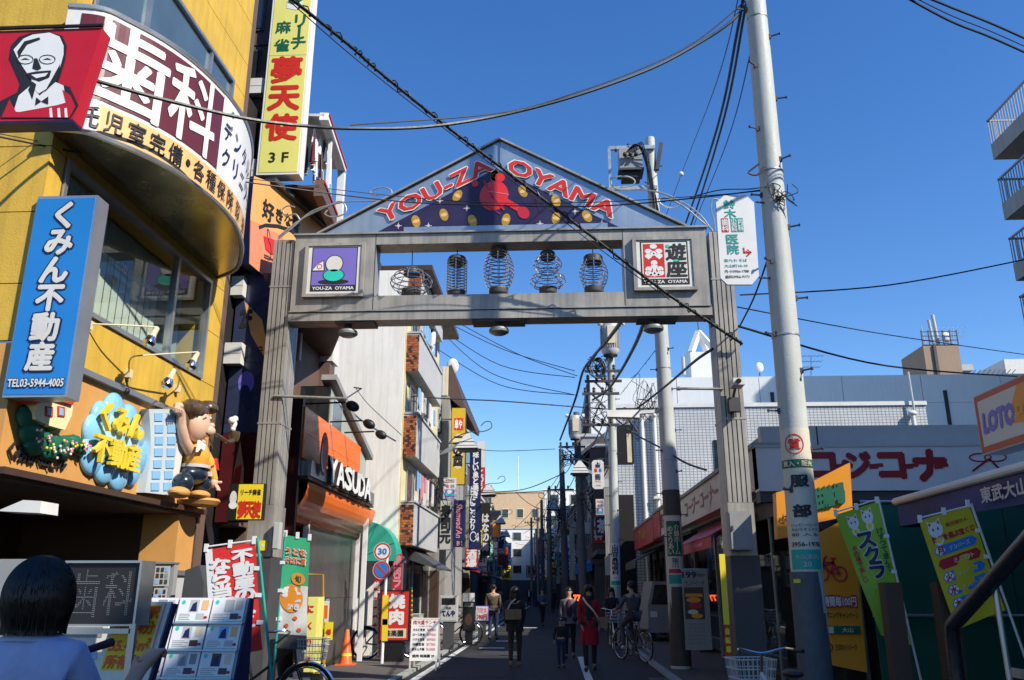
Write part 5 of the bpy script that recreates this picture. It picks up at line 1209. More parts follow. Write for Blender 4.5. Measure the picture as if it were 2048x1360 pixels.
def cat_face(p, f, cx, cy, r):
    k = f.W / f.H; p.oval(f, cx, cy, r, r * k, .007, 'white', 18)
    for s_ in (-1, 1): p.poly(f, [(cx + s_ * r * .9, cy + r * k * .3), (cx + s_ * r * .85, cy + r * k * 1.35), (cx + s_ * r * .2, cy + r * k * .8)][::s_], .0075, 'white'); p.oval(f, cx + s_ * r * .35, cy + r * k * .05, r * .12, r * k * .2, .009, 'ink', 10); p.poly(f, [(cx + s_ * r * .75, cy + r * k * .5), (cx + s_ * r * .75, cy + r * k * 1.1), (cx + s_ * r * .4, cy + r * k * .8)][::s_], .0085, 'red')
    p.oval(f, cx, cy - r * k * 1.4, r * .7, r * k * .7, .0068, 'white', 14); p.oval(f, cx, cy - r * k * 1.4, r * .4, r * k * .4, .0085, 'yellow', 12)
mat('limegreen', (.30, .52, .04), .55, 0, .05); mat('flagyellow', (.62, .50, .02), .55, 0, .05)
def d_(p, f):
    cat_face(p, f, .33, .90, .13); cat_face(p, f, .68, .915, .13)
    for i, ch in enumerate('スクラ'): p.cell(f, ch, .5 + .03 * i, .75 - i * .115, .42, 'white', .07, .006, ha=.125); p.cell(f, ch, .5 + .03 * i, .75 - i * .115, .40, 'navy', .05, .010, ha=.12)
    p.vtext(f, 'けずって遊んで', .80, .5, .95, .82, 'dgreen', .03, .006); p.vtext(f, 'その場で楽しい', .10, .42, .24, .72, 'crimson', .03, .006)
nobori('lime_flag', 'lime green flag with lucky cats and large navy katakana beside the parking banner', (1756, 995), (1842, 1360), 10.2, [(1670, 1030), (1756, 1003), (1822, 1290), (1760, 1270)], 'limegreen', d_, wave=.015)
def d_(p, f):
    cat_face(p, f, .24, .88, .14); p.text(f, '毎日抽せん', .45, .87, .88, .91, 'crimson', .02, .006); p.text(f, '数字を選ぶ宝くじ', .12, .765, .95, .82, 'crimson', .06, .006)
    for i, (ch, t_, m_) in enumerate((('月', 'ナンバーズ', 'blue'), ('火', 'ミニロト', 'crimson'), ('火', 'ナンバーズ', 'blue'), ('水', 'ナンバーズ', 'blue'), ('木', 'ロト', 'blue'))):
        b_ = .685 - i * .12; p.poly(f, [(.08, b_), (.14, b_ + .045), (.86, b_ + .045), (.93, b_), (.86, b_ - .045), (.14, b_ - .045)], .005, m_)
        if i != 1: p.oval(f, .2, b_, .1, .042, .007, 'white', 6); p.cell(f, ch, .2, b_, .13, 'crimson', .04, .010)
        p.text(f, t_, .38, b_ - .022, .78, b_ + .022, 'cream', .02, .008)
nobori('yellow_flag', 'yellow flag with one lucky cat and blue and red number bars near the stair rail', (1942, 1007), (2010, 1200), 9.4, [(1838, 1042), (1938, 1010), (2010, 1220), (1912, 1260)], 'flagyellow', d_, wave=.006)
for px, l in ((1778, 'dark square post standing in front of the lime flag'), (1882, 'dark square post between the lime and yellow flags')):
    q = at(px, 1165, 9.6); o = B().box(q.x - .09, q.x + .09, 9.5, 9.68, .04, q.z, 'brown').build('dark_post', loc=(q.x, 9.6, 0)); tag(o, l, 'post')
# stall awning with LOTO board
aw = thing('station_stall_awning', 'blue awning with white edge and white station name lettering at the right', 'awning', (4.8, 9.5, 2.5)); mat('awnblue', (.035, .06, .2), .6, 0, .1, 2, bump=.2, bscale=12)
XA = 4.6; Ya0, Ya1 = 3.2, 11.6
B().hexa([(XA, Ya0, 2.7), (XA + 2.5, Ya0, 3.3), (XA + 2.5, Ya1, 3.1), (XA, Ya1, 2.64), (XA, Ya0, 2.74), (XA + 2.5, Ya0, 3.35), (XA + 2.5, Ya1, 3.15), (XA, Ya1, 2.70)], 'offwhite').build('canopy', aw)
B().tube([(XA - .02, Ya0, 2.74), (XA - .02, Ya1, 2.68)], .05, 'offwhite', 10).build('edge_roll', aw)
vb = B(); n = 26; R_v = []
for i in range(n):
    ya, yb_ = Ya1 - (Ya1 - Ya0) * i / n, Ya1 - (Ya1 - Ya0) * (i + 1) / n; o1, o2 = .03 * math.sin(i * .9), .03 * math.sin((i + 1) * .9)
    vb.face([(XA + o1, ya, 2.36), (XA + o2, yb_, 2.36), (XA, yb_, 2.67), (XA, ya, 2.65)], 'awnblue')
vb.face([(XA, Ya1, 2.66), (XA + .7, Ya1 - .0, 2.36), (XA, Ya1, 2.34)], 'awnblue'); v_ = vb.build('valance', aw)
fv_ = frR(XA - .04, 7.6, 9.4, 2.38, 2.64); p = B(); p.text(fv_, '東武大山宝くじ', .08, .2, .98, .82, 'lgrey', .03, .003); p.build('lettering', v_)
B().cyl((XA + .4, Ya1 - .3, .05), (XA + .4, Ya1 - .3, 2.66), .035, 'lgrey', 8).build('pole', aw); B().box(XA + .6, XA + 2.6, 3.0, 9.5, .05, 2.5, 'dgrey').build('stall_wall', aw)
lt = thing('loto_board', 'white box sign with red border, orange wedge and purple LOTO lettering', 'sign', (4.6, 8.5, 2.9)); fL = frR(XA, 7.2, 9.17, 2.93, 3.57)
B().fbox(fL, 0, 0, 1, 1, -.25, 0, 'lgrey').build('case', lt); mat('lotocream', (.62, .6, .55), .45, 0, .05); mat('lotored', (.5, .1, .05), .45, 0, .05)
B().fbox(fL, .006, .02, .994, .98, 0, .004, 'lotored').build('border', lt); p = B(); p.rect(fL, .04, .12, .97, .88, .008, 'lotocream')
p.poly(fL, [(.30, .35), (.75, .2), (.75, .88), (.45, .88)], .010, 'orange'); p.text(fL, 'LOTO', .07, .34, .38, .64, 'purple', .07, .013, shear=.04); p.text(fL, 'ロト', .42, .42, .55, .58, 'gold', .04, .013)
for i in range(6): a_ = i * math.pi / 6; p.line(fL, [(.37 - .03 * math.cos(a_), .46 - .09 * math.sin(a_)), (.37 + .03 * math.cos(a_), .46 + .09 * math.sin(a_))], .012, .0115 + i * .0003, 'white')
p.build('lettering', lt)
# stair rail
sr = thing('stair_handrail', 'thick dark steel handrail and grey side wall of the station stairs', 'handrail', (3, 6.5, 0)); mat('darkrail', (.07, .07, .08), .25, .8, .1)
A_ = Vector((3.0, 6.83, 1.29)); B_ = Vector((3.0, 4.6, 2.30)); B().tube([Vector((3.0, 6.87, .1)), Vector((3.0, 6.87, .9)), Vector((3.0, 6.86, 1.2)), A_, A_.lerp(B_, .04), B_], .055, 'darkrail', 14).build('rail', sr)
B().prism([(3.12, 6.55, .05), (3.12, 6.55, .75), (3.12, 4.4, 1.85), (3.12, 4.4, .05)], (.12, 0, 0), 'greywall').build('side_wall', sr)
B().cyl((3.05, 6.2, .9), (3.05, 6.2, 1.55), .02, 'alu').build('rail_post', sr); B().box(3.1, 3.12, 5.95, 6.3, .98, 1.04, 'alu').build('bracket', sr)
B().box(3.112, 3.118, 6.0, 6.12, .45, .7, 'offwhite').build('notice', sr)
# =============================================================== POLES
def conc_pole(name, label, base, top, r0, r1, bolts=True, m='concrete', step0=2.6):
    t_ = thing(name, label, 'utility pole', base, 'utility poles along the right of the street'); base = Vector(base); top = Vector(top); h = (top - base).length
    b = B(); n = 10
    b.tube([base.lerp(top, i / n) for i in range(n + 1)], r0, m, 22, r2=r1); b.build('shaft', t_)
    if bolts:
        z = step0; k = 0
        while z < h - .4:
            q = base.lerp(top, z / h); r = r0 + (r1 - r0) * z / h; a = (-.5, .9, 2.4, 3.9)[k % 4] if False else (0.2 if k % 2 else math.pi + .2) + (k % 3) * .35 - .9
            d = Vector((math.cos(a), -abs(math.sin(a)) * .8 - .2, 0)).normalized()
            B().cyl(q + d * (r - .01), q + d * (r + .13), .011, 'dgrey', 6).cyl(q + d * (r + .125), q + d * (r + .14), .02, 'dgrey', 6).box(q.x + d.x * r - .02, q.x + d.x * r + .02, q.y + d.y * r - .02, q.y + d.y * r + .02, q.z - .03, q.z + .03, 'dgrey').build('step_bolt', t_)
            z += .45; k += 1
        for z in (h * .35, h * .52, h * .7, h * .83):
            q = base.lerp(top, z / h); r = r0 + (r1 - r0) * z / h; B().lathe([(r + .004, 0), (r + .007, .004), (r + .007, .02), (r + .004, .024)], q, 'galv', 22).build('band', t_)
    return t_
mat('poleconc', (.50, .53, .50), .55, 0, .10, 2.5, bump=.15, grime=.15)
PB, PT = Vector((2.705, 9.5, 0)), Vector((2.80, 9.5, 12.5))
p1 = conc_pole('utility_pole', 'tall pale concrete utility pole nearest the camera carrying vertical advertising wrap', PB, PT, .172, .115, m='poleconc')
def wrap(parent, base, top, r0, r1, z0, z1, W, m, draw, ang=-.15, name='sign_wrap'):
    base = Vector(base); top = Vector(top); h = (top - base).z; ax = (top - base) / h
    rr = lambda z: r0 + (r1 - r0) * z / h
    f = CylFr(base + ax * z0, ax, rr(z0), rr(z1), W, z1 - z0, ang); g = B(); n = 16
    for i in range(n):
        a0, a1 = i / n, (i + 1) / n
        g.face([f.p(a0, 0, .006), f.p(a1, 0, .006), f.p(a1, 1, .006), f.p(a0, 1, .006)], m)
        g.face([f.p(a0, 1, .006), f.p(a1, 1, .006), f.p(a1, 1, 0), f.p(a0, 1, 0)], m)
    o = g.build(name, parent); p = B(); draw(p, f)
    if p.f: p.build('lettering', o)
    return o, f
def sheetp(p, f, a0, b0, a1, b1, c, m, n=12):
    for i in range(n): x0, x1 = a0 + (a1 - a0) * i / n, a0 + (a1 - a0) * (i + 1) / n; p.rect(f, x0, b0, x1, b1, c, m)
zA = at(1605, 858, 9.4).z; zB = at(1620, 1142, 9.4).z; mat('wrapcream', (.62, .58, .47), .5, 0, .05)
def d_(p, f):
    p.ring(f, .45, .885, .24, .075, .12, .010, 'red'); p.cell(f, '質', .45, .885, .30, 'red', .03, .012, ha=.075)
    sheetp(p, f, 0, .715, 1, .775, .009, 'dgreen'); p.text(f, '買入・販売', .12, .725, .88, .765, 'cream', .03, .013)
    p.cell(f, '服', .5, .62, .42, 'ink', .05, .012, ha=.085); p.cell(f, '部', .5, .41, .42, 'ink', .05, .012, ha=.085)
    for s, b_ in (('ハッピーロード', .30), ('大山ラオックス', .27), ('前 入る', .235)): p.text(f, s, .2, b_, .85, b_ + .022, 'ink', .01, .012)
    p.text(f, '3956-1978', .18, .165, .88, .195, 'ink', .02, .012); sheetp(p, f, .12, .01, .9, .145, .009, 'teal'); p.text(f, '大山(東武)', .25, .075, .8, .11, 'lgrey', .01, .013); p.text(f, '20', .42, .03, .6, .06, 'lgrey', .01, .013)
wrap(p1, PB, PT, .172, .115, zB, zA, .44, 'wrapcream', d_, ang=-.22)
B().lathe([(.176, 0), (.18, .01), (.18, .16), (.175, .17)], PB.lerp(PT, .02), 'lgrey', 22).build('foot_ring', p1)
sk = B(); q = at(1592, 1162, 9.31); sk.box(q.x - .02, q.x + .05, 9.325, 9.33, q.z - .02, q.z + .02, 'yellow'); o = sk.build('sticker', p1)
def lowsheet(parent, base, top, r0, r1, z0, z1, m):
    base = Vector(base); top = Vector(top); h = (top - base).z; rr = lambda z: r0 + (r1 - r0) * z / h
    B().lathe([(rr(z0) + .004, 0), (rr(z0) + .005, .01), (rr(z1) + .005, z1 - z0)], base.lerp(top, z0 / h), m, 26).build('shade_sheet', parent)  # dark sleeve stands in for the shade on the lower shaft
mat('shadegrey', (.085, .095, .11), .6, 0, .25, 6, bump=.3, bscale=30); mat('shadebrown', (.08, .065, .055), .6, 0, .25, 6, bump=.3, bscale=30)
lowsheet(p1, PB, PT, .172, .115, .3, zB - .01, 'shadegrey')
# wire tangle at the crossing clamps
rg = B(); random.seed(4)
for k in range(7):
    q = at(1560 + random.uniform(-20, 14), 385 + random.uniform(-15, 20), 9.35); L = [q + Vector((random.uniform(-.12, .12), random.uniform(-.06, .02), random.uniform(-.16, .1))) for _ in range(5)]; rg.tube(catmull(L, 5), .006, 'wire', 5)
rg.build('wire_tangle', p1, kind='stuff')
rg = B(); q = at(1545, 330, 9.35); rg.tube(catmull([q + Vector(v) for v in ((-.16, 0, .02), (-.24, 0, -.04), (-.3, 0, -.1), (-.2, 0, -.13), (-.1, 0, -.02))], 5), .012, 'brown', 6); rg.build('clamp', p1)
# clinic plate on the pole
cs = thing('clinic_plate', 'white eight-sided clinic plate with green name and red arrow fixed left of the big pole', 'sign', at(1475, 570, 9.4))
P = [at(x, y, 9.4) for x, y in ((1448, 391), (1492, 390), (1508, 405), (1518, 552), (1504, 569), (1455, 569), (1441, 556), (1432, 405))]
B().prism(P, (0, .03, 0), 'white', 'grey').build('plate', cs); f = rectF(1436, 569, 1516, 391, 9.399)
for a, b_ in ((at(1512, 404, 9.42), Vector((2.66, 9.45, at(1530, 404, 9.42).z))), (at(1518, 555, 9.42), Vector((2.66, 9.45, at(1545, 555, 9.42).z)))): B().cyl(a, b_, .012, 'dgrey', 6).build('bracket', cs)
p = B()
for ch, b_ in (('鈴', .90), ('木', .79), ('医', .50), ('院', .385)): p.cell(f, ch, .45, b_, .3, 'teal', .025, .002, ha=.105)
p.rect(f, .2, .58, .38, .74, .0012, 'red'); p.rect(f, .44, .58, .60, .74, .0012, 'teal'); p.rect(f, .61, .58, .76, .74, .0012, 'teal')
p.vtext(f, '歯科', .21, .59, .37, .73, 'white', .03, .0035); p.vtext(f, '小児科', .45, .585, .59, .735, 'white', .03, .0035); p.vtext(f, '内科', .62, .59, .75, .73, 'white', .03, .0035)
p.line(f, [(.72, .40), (.72, .345), (.86, .345)], .02, .002, 'red'); p.line(f, [(.8, .375), (.89, .345), (.8, .315)], .018, .0085, 'red')
p.text(f, '第六小 そば', .2, .245, .78, .28, 'teal', .01, .002); p.text(f, '大山町10-10', .2, .185, .78, .22, 'teal', .01, .002); p.text(f, '内·小3956-1788', .2, .125, .8, .16, 'ink', .01, .002); p.text(f, '歯科3956-9171', .2, .065, .8, .10, 'ink', .01, .002)
p.build('lettering', cs)
# pole 2
b2, t2 = Vector((2.5, 18, 0)), Vector((2.43, 18, 11.95))
p2 = conc_pole('utility_pole', 'second concrete pole seen through the gate beam with narrow green advertising strip', b2, t2, .205, .115, m='poleconc')
def d_(p, f):
    sheetp(p, f, .03, .42, .97, .93, .008, 'dgreen'); p.vtext(f, 'めぐりあい', .12, .44, .45, .86, 'cream', .02, .012); p.vtext(f, '介護ホーム', .52, .44, .85, .88, 'cream', .02, .012)
    sheetp(p, f, .05, .18, .95, .24, .008, 'crimson'); sheetp(p, f, .03, .03, .97, .16, .008, 'teal'); p.vtext(f, '板橋大山', .3, .26, .7, .40, 'ink', .01, .012)
z0, z1 = at(1345, 1172, 17.8).z, at(1345, 1032, 17.8).z; wrap(p2, b2, t2, .205, .115, z0, z1, .34, 'wrapcream', d_, ang=-.1)
tr = thing('pole_transformer', 'grey square transformer in a steel frame high on the second pole', 'transformer', at(1260, 370, 17.8)); z = lambda py: at(1265, py, 18).z
xa, xb = at(1217, 300, 18).x, at(1300, 300, 18).x
fr_ = B()
for zz in (z(302), z(382)): fr_.bar((xa, 17.85, zz), (xb + .1, 17.85, zz), .07, .09, 'galv'); 
fr_.bar((xa, 17.85, z(302)), (xa, 17.85, z(382)), .07, .09, 'galv'); fr_.build('frame', tr)
x0, x1 = at(1237, 330, 18).x, at(1282, 330, 18).x
B().box(x0, x1, 17.7, 18.15, z(350), z(308), 'grey').box(x0 - .03, x1 + .03, 17.67, 18.18, z(352), z(348), 'dgrey').build('tank', tr); B().box(x0 + .05, x1 - .05, 17.75, 18.1, z(364), z(352), 'black').build('lower_box', tr)
ib = B()
for i in range(3): ib.lathe([(.03, 0), (.05, .03), (.03, .06), (.05, .09), (.02, .13)], (x0 + .12 + i * .13, 17.66, z(325)), 'dgrey', 10, (0, -1, 0))
ib.build('bushings', tr); cb_ = B(); random.seed(9)
for k in range(6): 
    q = Vector((x0 + .15 + k * .04, 17.6, z(322))); e_ = Vector((2.36 + .03 * k, 17.8, z(330) - .25 * k)); cb_.tube(catmull([q, q + Vector((.2, -.1, .16)), e_ + Vector((-.1, 0, .28)), e_, e_ + Vector((.03, 0, -1.2))], 5), .014, 'wire', 5)
cb_.build('leads', tr, kind='stuff')
for px, py in ((1257, 295), (1232, 300), (1282, 297)): q = at(px, py, 17.85); B().lathe([(.02, -.05), (.05, 0), (.03, .04), (.04, .08), (.01, .12)], q, 'dgrey', 8).build('insulator', tr)
B().bar((t2.x + .25, 17.9, z(292)), (t2.x + .12, 17.9, z(345)), .09, .09, 'dgrey').build('arm', tr)
lowsheet(p2, b2, t2, .205, .115, .1, z0 - .02, 'shadebrown'); lowsheet(p2, b2, t2, .205, .115, z1 + .02, z1 + .55, 'shadebrown')
# pole 3
b3, t3 = Vector((1.85, 27, 0)), Vector((2.0, 27, 11.2))
p3 = conc_pole('utility_pole', 'third pole, pale concrete with tall white ear clinic wrap near its foot', b3, t3, .17, .11, m='poleconc')
def d_(p, f): p.vtext(f, '山田耳鼻咽喉科', .2, .26, .8, .97, 'navy', .03, .012); sheetp(p, f, .03, .02, .97, .12, .008, 'teal'); sheetp(p, f, .2, .17, .8, .2, .008, 'lgrey')
z0, z1 = at(1232, 1172, 26.8).z, at(1232, 1086, 26.8).z; wrap(p3, b3, t3, .17, .11, z0, z1, .32, 'offwhite', d_, ang=-.05)
def drum(px, y0, y1, Y, r, label):
    a, b_ = at(px, y1, Y), at(px, y0, Y); t_ = thing('drum_transformer', label, 'transformer', a); h = b_.z - a.z
    B().lathe([(r * .75, 0), (r * .8, .02), (r, .12), (r, h * .94), (r * .9, h), (0.02, h)], a, 'lgrey', 22).build('tank', t_)
    fn = B()
    for i in range(26): an = i / 26 * 6.28; fn.bar(a + Vector((r * 1.03 * math.cos(an), r * 1.03 * math.sin(an), .2)), a + Vector((r * 1.03 * math.cos(an), r * 1.03 * math.sin(an), h * .85)), .02, .03, 'grey')
    fn.build('cooling_fins', t_, kind='stuff'); B().box(a.x - .1, a.x + .16, Y - r * 1.12, Y - r, a.z + h * .3, a.z + h * .85, 'cream').build('plate', t_)
    for s in (-1, 1): B().lathe([(.05, 0), (.1, .05), (.06, .1), (.1, .15), (.04, .25)], b_ + Vector((s * r * .9, -.1, -.1)), 'offwhite', 10, (s * .8, -.2, .6)).build('bushing', t_)
    B().lathe([(r * .3, 0), (r * .78, .02), (r * .78, .06)], a - Vector((0, 0, .06)), 'black', 18).build('base', t_)
drum(1221, 648, 710, 26.7, .3, 'large ribbed drum transformer high on the third pole'); drum(1150, 832, 878, 37.5, .27, 'smaller drum transformer on the fourth pole further down')
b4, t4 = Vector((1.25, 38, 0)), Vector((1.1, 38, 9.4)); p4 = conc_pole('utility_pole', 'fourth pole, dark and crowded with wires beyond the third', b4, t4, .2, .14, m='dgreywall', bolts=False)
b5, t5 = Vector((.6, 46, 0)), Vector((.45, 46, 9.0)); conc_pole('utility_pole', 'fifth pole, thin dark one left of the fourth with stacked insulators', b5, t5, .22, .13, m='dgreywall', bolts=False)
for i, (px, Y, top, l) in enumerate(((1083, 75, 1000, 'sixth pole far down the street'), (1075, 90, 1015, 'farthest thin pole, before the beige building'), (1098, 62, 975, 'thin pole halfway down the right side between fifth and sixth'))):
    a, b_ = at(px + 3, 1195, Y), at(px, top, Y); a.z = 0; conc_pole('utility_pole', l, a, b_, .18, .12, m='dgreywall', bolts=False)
def crossarm(x, Y, z, w_=.9, n=3, label='', L=None):
    t_ = thing('crossarm', label, 'crossarm', (x, Y, z)); B().bar((x - w_, Y - .2, z), (x + w_ * .6, Y - .2, z), .08, .08, 'dgrey').build('beam', t_)
    for i in range(n): q = Vector((x - w_ + .1 + i * (w_ * 1.5 / n), Y - .2, z + .04)); B().lathe([(.03, 0), (.06, .05), (.04, .09), (.06, .13), (.02, .18)], q, 'dgrey', 8).build('insulator', t_)
    B().bar((x - w_ * .6, Y - .2, z), (x, Y - .1, z - .45), .05, .05, 'dgrey').build('brace', t_)
for (px, py, Y, l) in ((1205, 745, 26.8, 'upper crossarm with insulators on the third pole'), (1205, 765, 26.8, 'second crossarm down on the third pole'), (1200, 790, 26.8, 'third crossarm down on the third pole'), (1200, 852, 26.8, 'lowest crossarm of the third pole under the white lamp'), (1140, 895, 37.8, 'upper crossarm of the fourth pole'), (1148, 920, 37.8, 'lower crossarm of the fourth pole'), (1118, 980, 45.8, 'crossarm with a row of insulators on the fifth pole'), (1078, 1040, 74, 'crossarm on the far sixth pole')):
    q = at(px + 10, py, Y); crossarm(q.x, Y, q.z, .75 if Y < 40 else .9, 4, l)
rnd = random.Random(21)
def tangle(name, label, px, py, Y, w_, h, n, r=.014):
    b = B()
    for k in range(n):
        q = at(px, py, Y); L = [q + Vector((rnd.uniform(-w_, w_), rnd.uniform(-.2, .1), rnd.uniform(-h, h))) for _ in range(4)]; b.tube(catmull(L, 5), r, 'wire', 4)
    o = b.build(name); tag(o, label, 'wires', None, 'stuff')
tangle('wire_bundle', 'x', 1195, 730, 26.6, .35, .35, 8); tangle('wire_bundle', 'x', 1290, 800, 19, .35, .55, 12, .007); tangle('wire_bundle', 'x', 1262, 850, 22, .25, .45, 12, .008)
tangle('wire_bundle', 'x', 1195, 830, 26.6, .5, .5, 9, .01); tangle('wire_bundle', 'x', 1140, 915, 37.6, .5, .5, 9, .014); tangle('wire_bundle', 'x', 1165, 1000, 37, .7, 1.3, 9, .016); tangle('wire_bundle', 'x', 1110, 1040, 45, .6, 1.2, 8, .02); tangle('wire_bundle', 'x', 880, 990, 25.5, .4, .6, 8, .012)
# coiled cable
b = B(); q = at(1190, 738, 26.5)
for k in range(7): b.tube([(q.x + (.22 + .02 * (k % 3)) * math.cos(a * math.pi / 10) + k * .02, 26.5 - k * .02, q.z + (.27 + .015 * k) * math.sin(a * math.pi / 10)) for a in range(20)], .014, 'cable', 5, closed=True)
o = b.build('cable_coil'); tag(o, 'coiled grey cable hanging on the third pole under the drum', 'cable coil')

# =============================================================== WIRES
def wire(label, pts, r=.012, m='wire', cat='cable', name='overhead_wire', twist=False, k=8):
    P = [at(*p_) for p_ in pts]; L = catmull(P, k) if len(P) > 2 else P; b = B().tube(L, r, m, 6)
    if twist:
        n = len(L) * 4; T = []
        for i in range(n):
            t = i / (n - 1) * (len(L) - 1); j = min(int(t), len(L) - 2); q = L[j].lerp(L[j + 1], t - j); d = (L[j + 1] - L[j]).normalized(); u = d.orthogonal().normalized(); v = d.cross(u)
            a = i * 1.1; rr = r * (1.6 + .9 * math.sin(i * .37)); T.append(q + u * math.cos(a) * rr + v * math.sin(a) * rr)
        b.tube(T, r * .45, m, 4)
    o = b.build(name); tag(o, label, cat); return o
wire('thick grey cable swooping from the left signs up to the big pole top', [(150, 150, 6.2), (200, 164, 6.5), (330, 200, 7), (490, 237, 7.6), (600, 251, 8), (700, 257, 8.2), (850, 254, 8.6), (1000, 231, 9), (1150, 192, 9.2), (1300, 138, 9.4), (1400, 85, 9.5), (1460, 45, 9.5), (1498, 3, 9.5)], .021, 'cable')
wire('thin second strand along the thick cable near the big pole', [(700, 250, 8.2), (1000, 226, 9), (1150, 186, 9.2), (1300, 130, 9.4), (1400, 77, 9.5), (1498, -4, 9.5)], .009, 'cable')
wire('black twisted cable crossing diagonally before the gate gable to the right post', [(520, -45, 8), (585, 0, 8.4), (700, 92, 9.2), (760, 145, 9.6), (900, 258, 10.4), (1000, 333, 10.9), (1150, 447, 11.3), (1320, 577, 11.6), (1420, 645, 11.75), (1485, 688, 11.9)], .022, twist=True)
wire('thin black wire looping under the diagonal twisted cable', [(560, -15, 8), (690, 100, 9.0), (830, 212, 9.8), (1000, 342, 10.8), (1200, 498, 11.4), (1340, 600, 11.7)], .007)
wire('upper thin wire from the left building across the gable to the clinic plate', [(-30, 262, 6.5), (300, 324, 8), (520, 360, 9.5), (800, 393, 10.4), (1000, 406, 10.4), (1200, 404, 10.2), (1400, 392, 9.8), (1545, 380, 9.5)], .006)
wire('lower dark wire from the left building across the gable to the big pole', [(-30, 268, 6.4), (300, 333, 8), (520, 368, 9.5), (800, 403, 10.4), (1000, 411, 10.4), (1200, 412, 10.2), (1400, 395, 9.8), (1540, 378, 9.5)], .010)
for i, (a, b_, r, Y1) in enumerate((((1475, 60), (1370, 450), .03, 20), ((1488, 30), (1382, 450), .028, 20), ((1480, -20), (1362, 350), .012, 22), ((1502, 100), (1388, 450), .012, 20))):
    wire(['left thick black cable dropping from the big pole top behind the gate', 'right thick black cable dropping from the big pole top behind the gate', 'thin wire with a small white ball dropping left of the thick cables', 'thin wire dropping nearest to the big pole behind the gate'][i], [(a[0] + 15, a[1] - 90, 9.6), (*a, 10.5), ((a[0] + b_[0]) / 2 + 12, (a[1] + b_[1]) / 2, 14), (*b_, Y1), (b_[0] - 70, b_[1] + 190, Y1 + 5)], r * .75)
q = at(1362, 350, 22); 
for (px, py) in ((1362, 348),): q = at(px, py, 20.5); o = B().ell(q, (.07, .07, .07), 'offwhite').build('line_ball'); tag(o, 'small white ball clamp on the thin wire behind the gate', 'wire clamp')
wire('thick dark cable from under the gate beam down to the third pole coil', [(1245, 640, 14), (1215, 680, 17), (1185, 715, 21), (1165, 745, 26), (1150, 800, 30), (1120, 880, 38)], .04)
wire('second thick dark cable running from the beam down to the fourth pole', [(1290, 640, 13), (1270, 690, 16), (1240, 745, 20), (1215, 780, 24), (1185, 800, 27)], .035)
wire('thick black cable from right gate post down left to the wire tangle', [(1425, 698, 12.1), (1390, 722, 13), (1340, 765, 16), (1290, 805, 19), (1262, 825, 22)], .024)
wire('black stay wire from the tangle down right over the tile wall', [(1232, 838, 24), (1270, 868, 22), (1320, 895, 19), (1370, 925, 17), (1412, 940, 15.5)], .022)
for i, (p0, pm, p1_) in enumerate((((870, 650), (1000, 730), (1150, 755)), ((885, 640), (1010, 700), (1150, 742)), ((915, 645), (1040, 710), (1155, 752)), ((870, 695), (1000, 770), (1150, 790)), ((865, 645), (980, 745), (1150, 790)))):
    wire(['first', 'second', 'third', 'fourth', 'fifth'][i] + ' thin wire from the top under the gate, left roofs to third pole', [(*p0, 30), (*pm, 30), (*p1_, 29)], .014)
wire('wire from a bracket on the white wall across the street to the third pole', [(708, 775, 20.8), (860, 795, 23), (1000, 802, 25), (1130, 812, 26.5), (1215, 818, 26.8)], .02)
wire('wire slanting from the white wall bracket down to the brick balcony', [(712, 777, 20.8), (740, 812, 20.8), (803, 870, 20.9)], .010)
wire('wire at lamp height crossing to the right poles', [(930, 895, 30), (1000, 902, 34), (1110, 898, 38)], .014); wire('lower street wire between lamp posts', [(955, 985, 35), (1050, 978, 38), (1130, 945, 38)], .02); wire('long low wire from the left signs to the fifth pole', [(930, 992, 34), (1040, 985, 40), (1105, 980, 46)], .016)
for i, (p0, p1_, Y0, Y1) in enumerate((((1480, 590), (2070, 515), 12.5, 14), ((1475, 614), (2070, 712), 12.3, 24), ((1475, 652), (2070, 755), 12.2, 22), )):
    m_ = ((p0[0] + p1_[0]) / 2, (p0[1] + p1_[1]) / 2 + (18, 6, 28)[i]); wire(['highest', 'middle', 'lowest'][i] + ' wire crossing the sky right of the right gate post', [(*p0, Y0), (*m_, (Y0 + Y1) / 2), (*p1_, Y1)], .012 if i < 2 else .02)
wire('slanted wire from the big pole down to the right gate post', [(1548, 480, 9.5), (1510, 590, 11), (1478, 655, 12)], .012)
for i, dy in enumerate((0, 16, 28)): wire(['upper', 'middle', 'lower'][i] + ' dark wire cutting the top right corner of the sky', [(1830 - dy * .9, -15 + dy * .2, 8), (1900, 14 + dy, 8.5), (1980, 46 + dy, 9), (2070, 86 + dy, 9.6)], (.014, .007, .014)[i])
wire('grey coil wire draped over the clinic plate', [(1380, 395, 9.6), (1440, 380, 9.4), (1500, 378, 9.35), (1540, 372, 9.4)], .008, 'cable')
wire('helical dropper wire right of the third pole', [(1315, 695, 18), (1280, 740, 21), (1240, 790, 25)], .008, twist=True)
# telephone closure arm, white lamp on pole 3
t_ = thing('white_street_lamp', 'white flat street lamp on a long arm reaching left from the second pole', 'street lamp', at(1250, 825, 18)); a, b_ = at(1325, 822, 18), at(1255, 826, 18)
B().bar(a, b_, .07, .07, 'offwhite').build('arm', t_); B().hexa([b_ + Vector(v) for v in ((-.45, -.12, -.10), (.25, -.1, -.12), (.25, .1, -.12), (-.45, .12, -.10), (-.45, -.1, .05), (.25, -.06, .06), (.25, .06, .06), (-.45, .1, .05))], 'offwhite').build('head', t_)
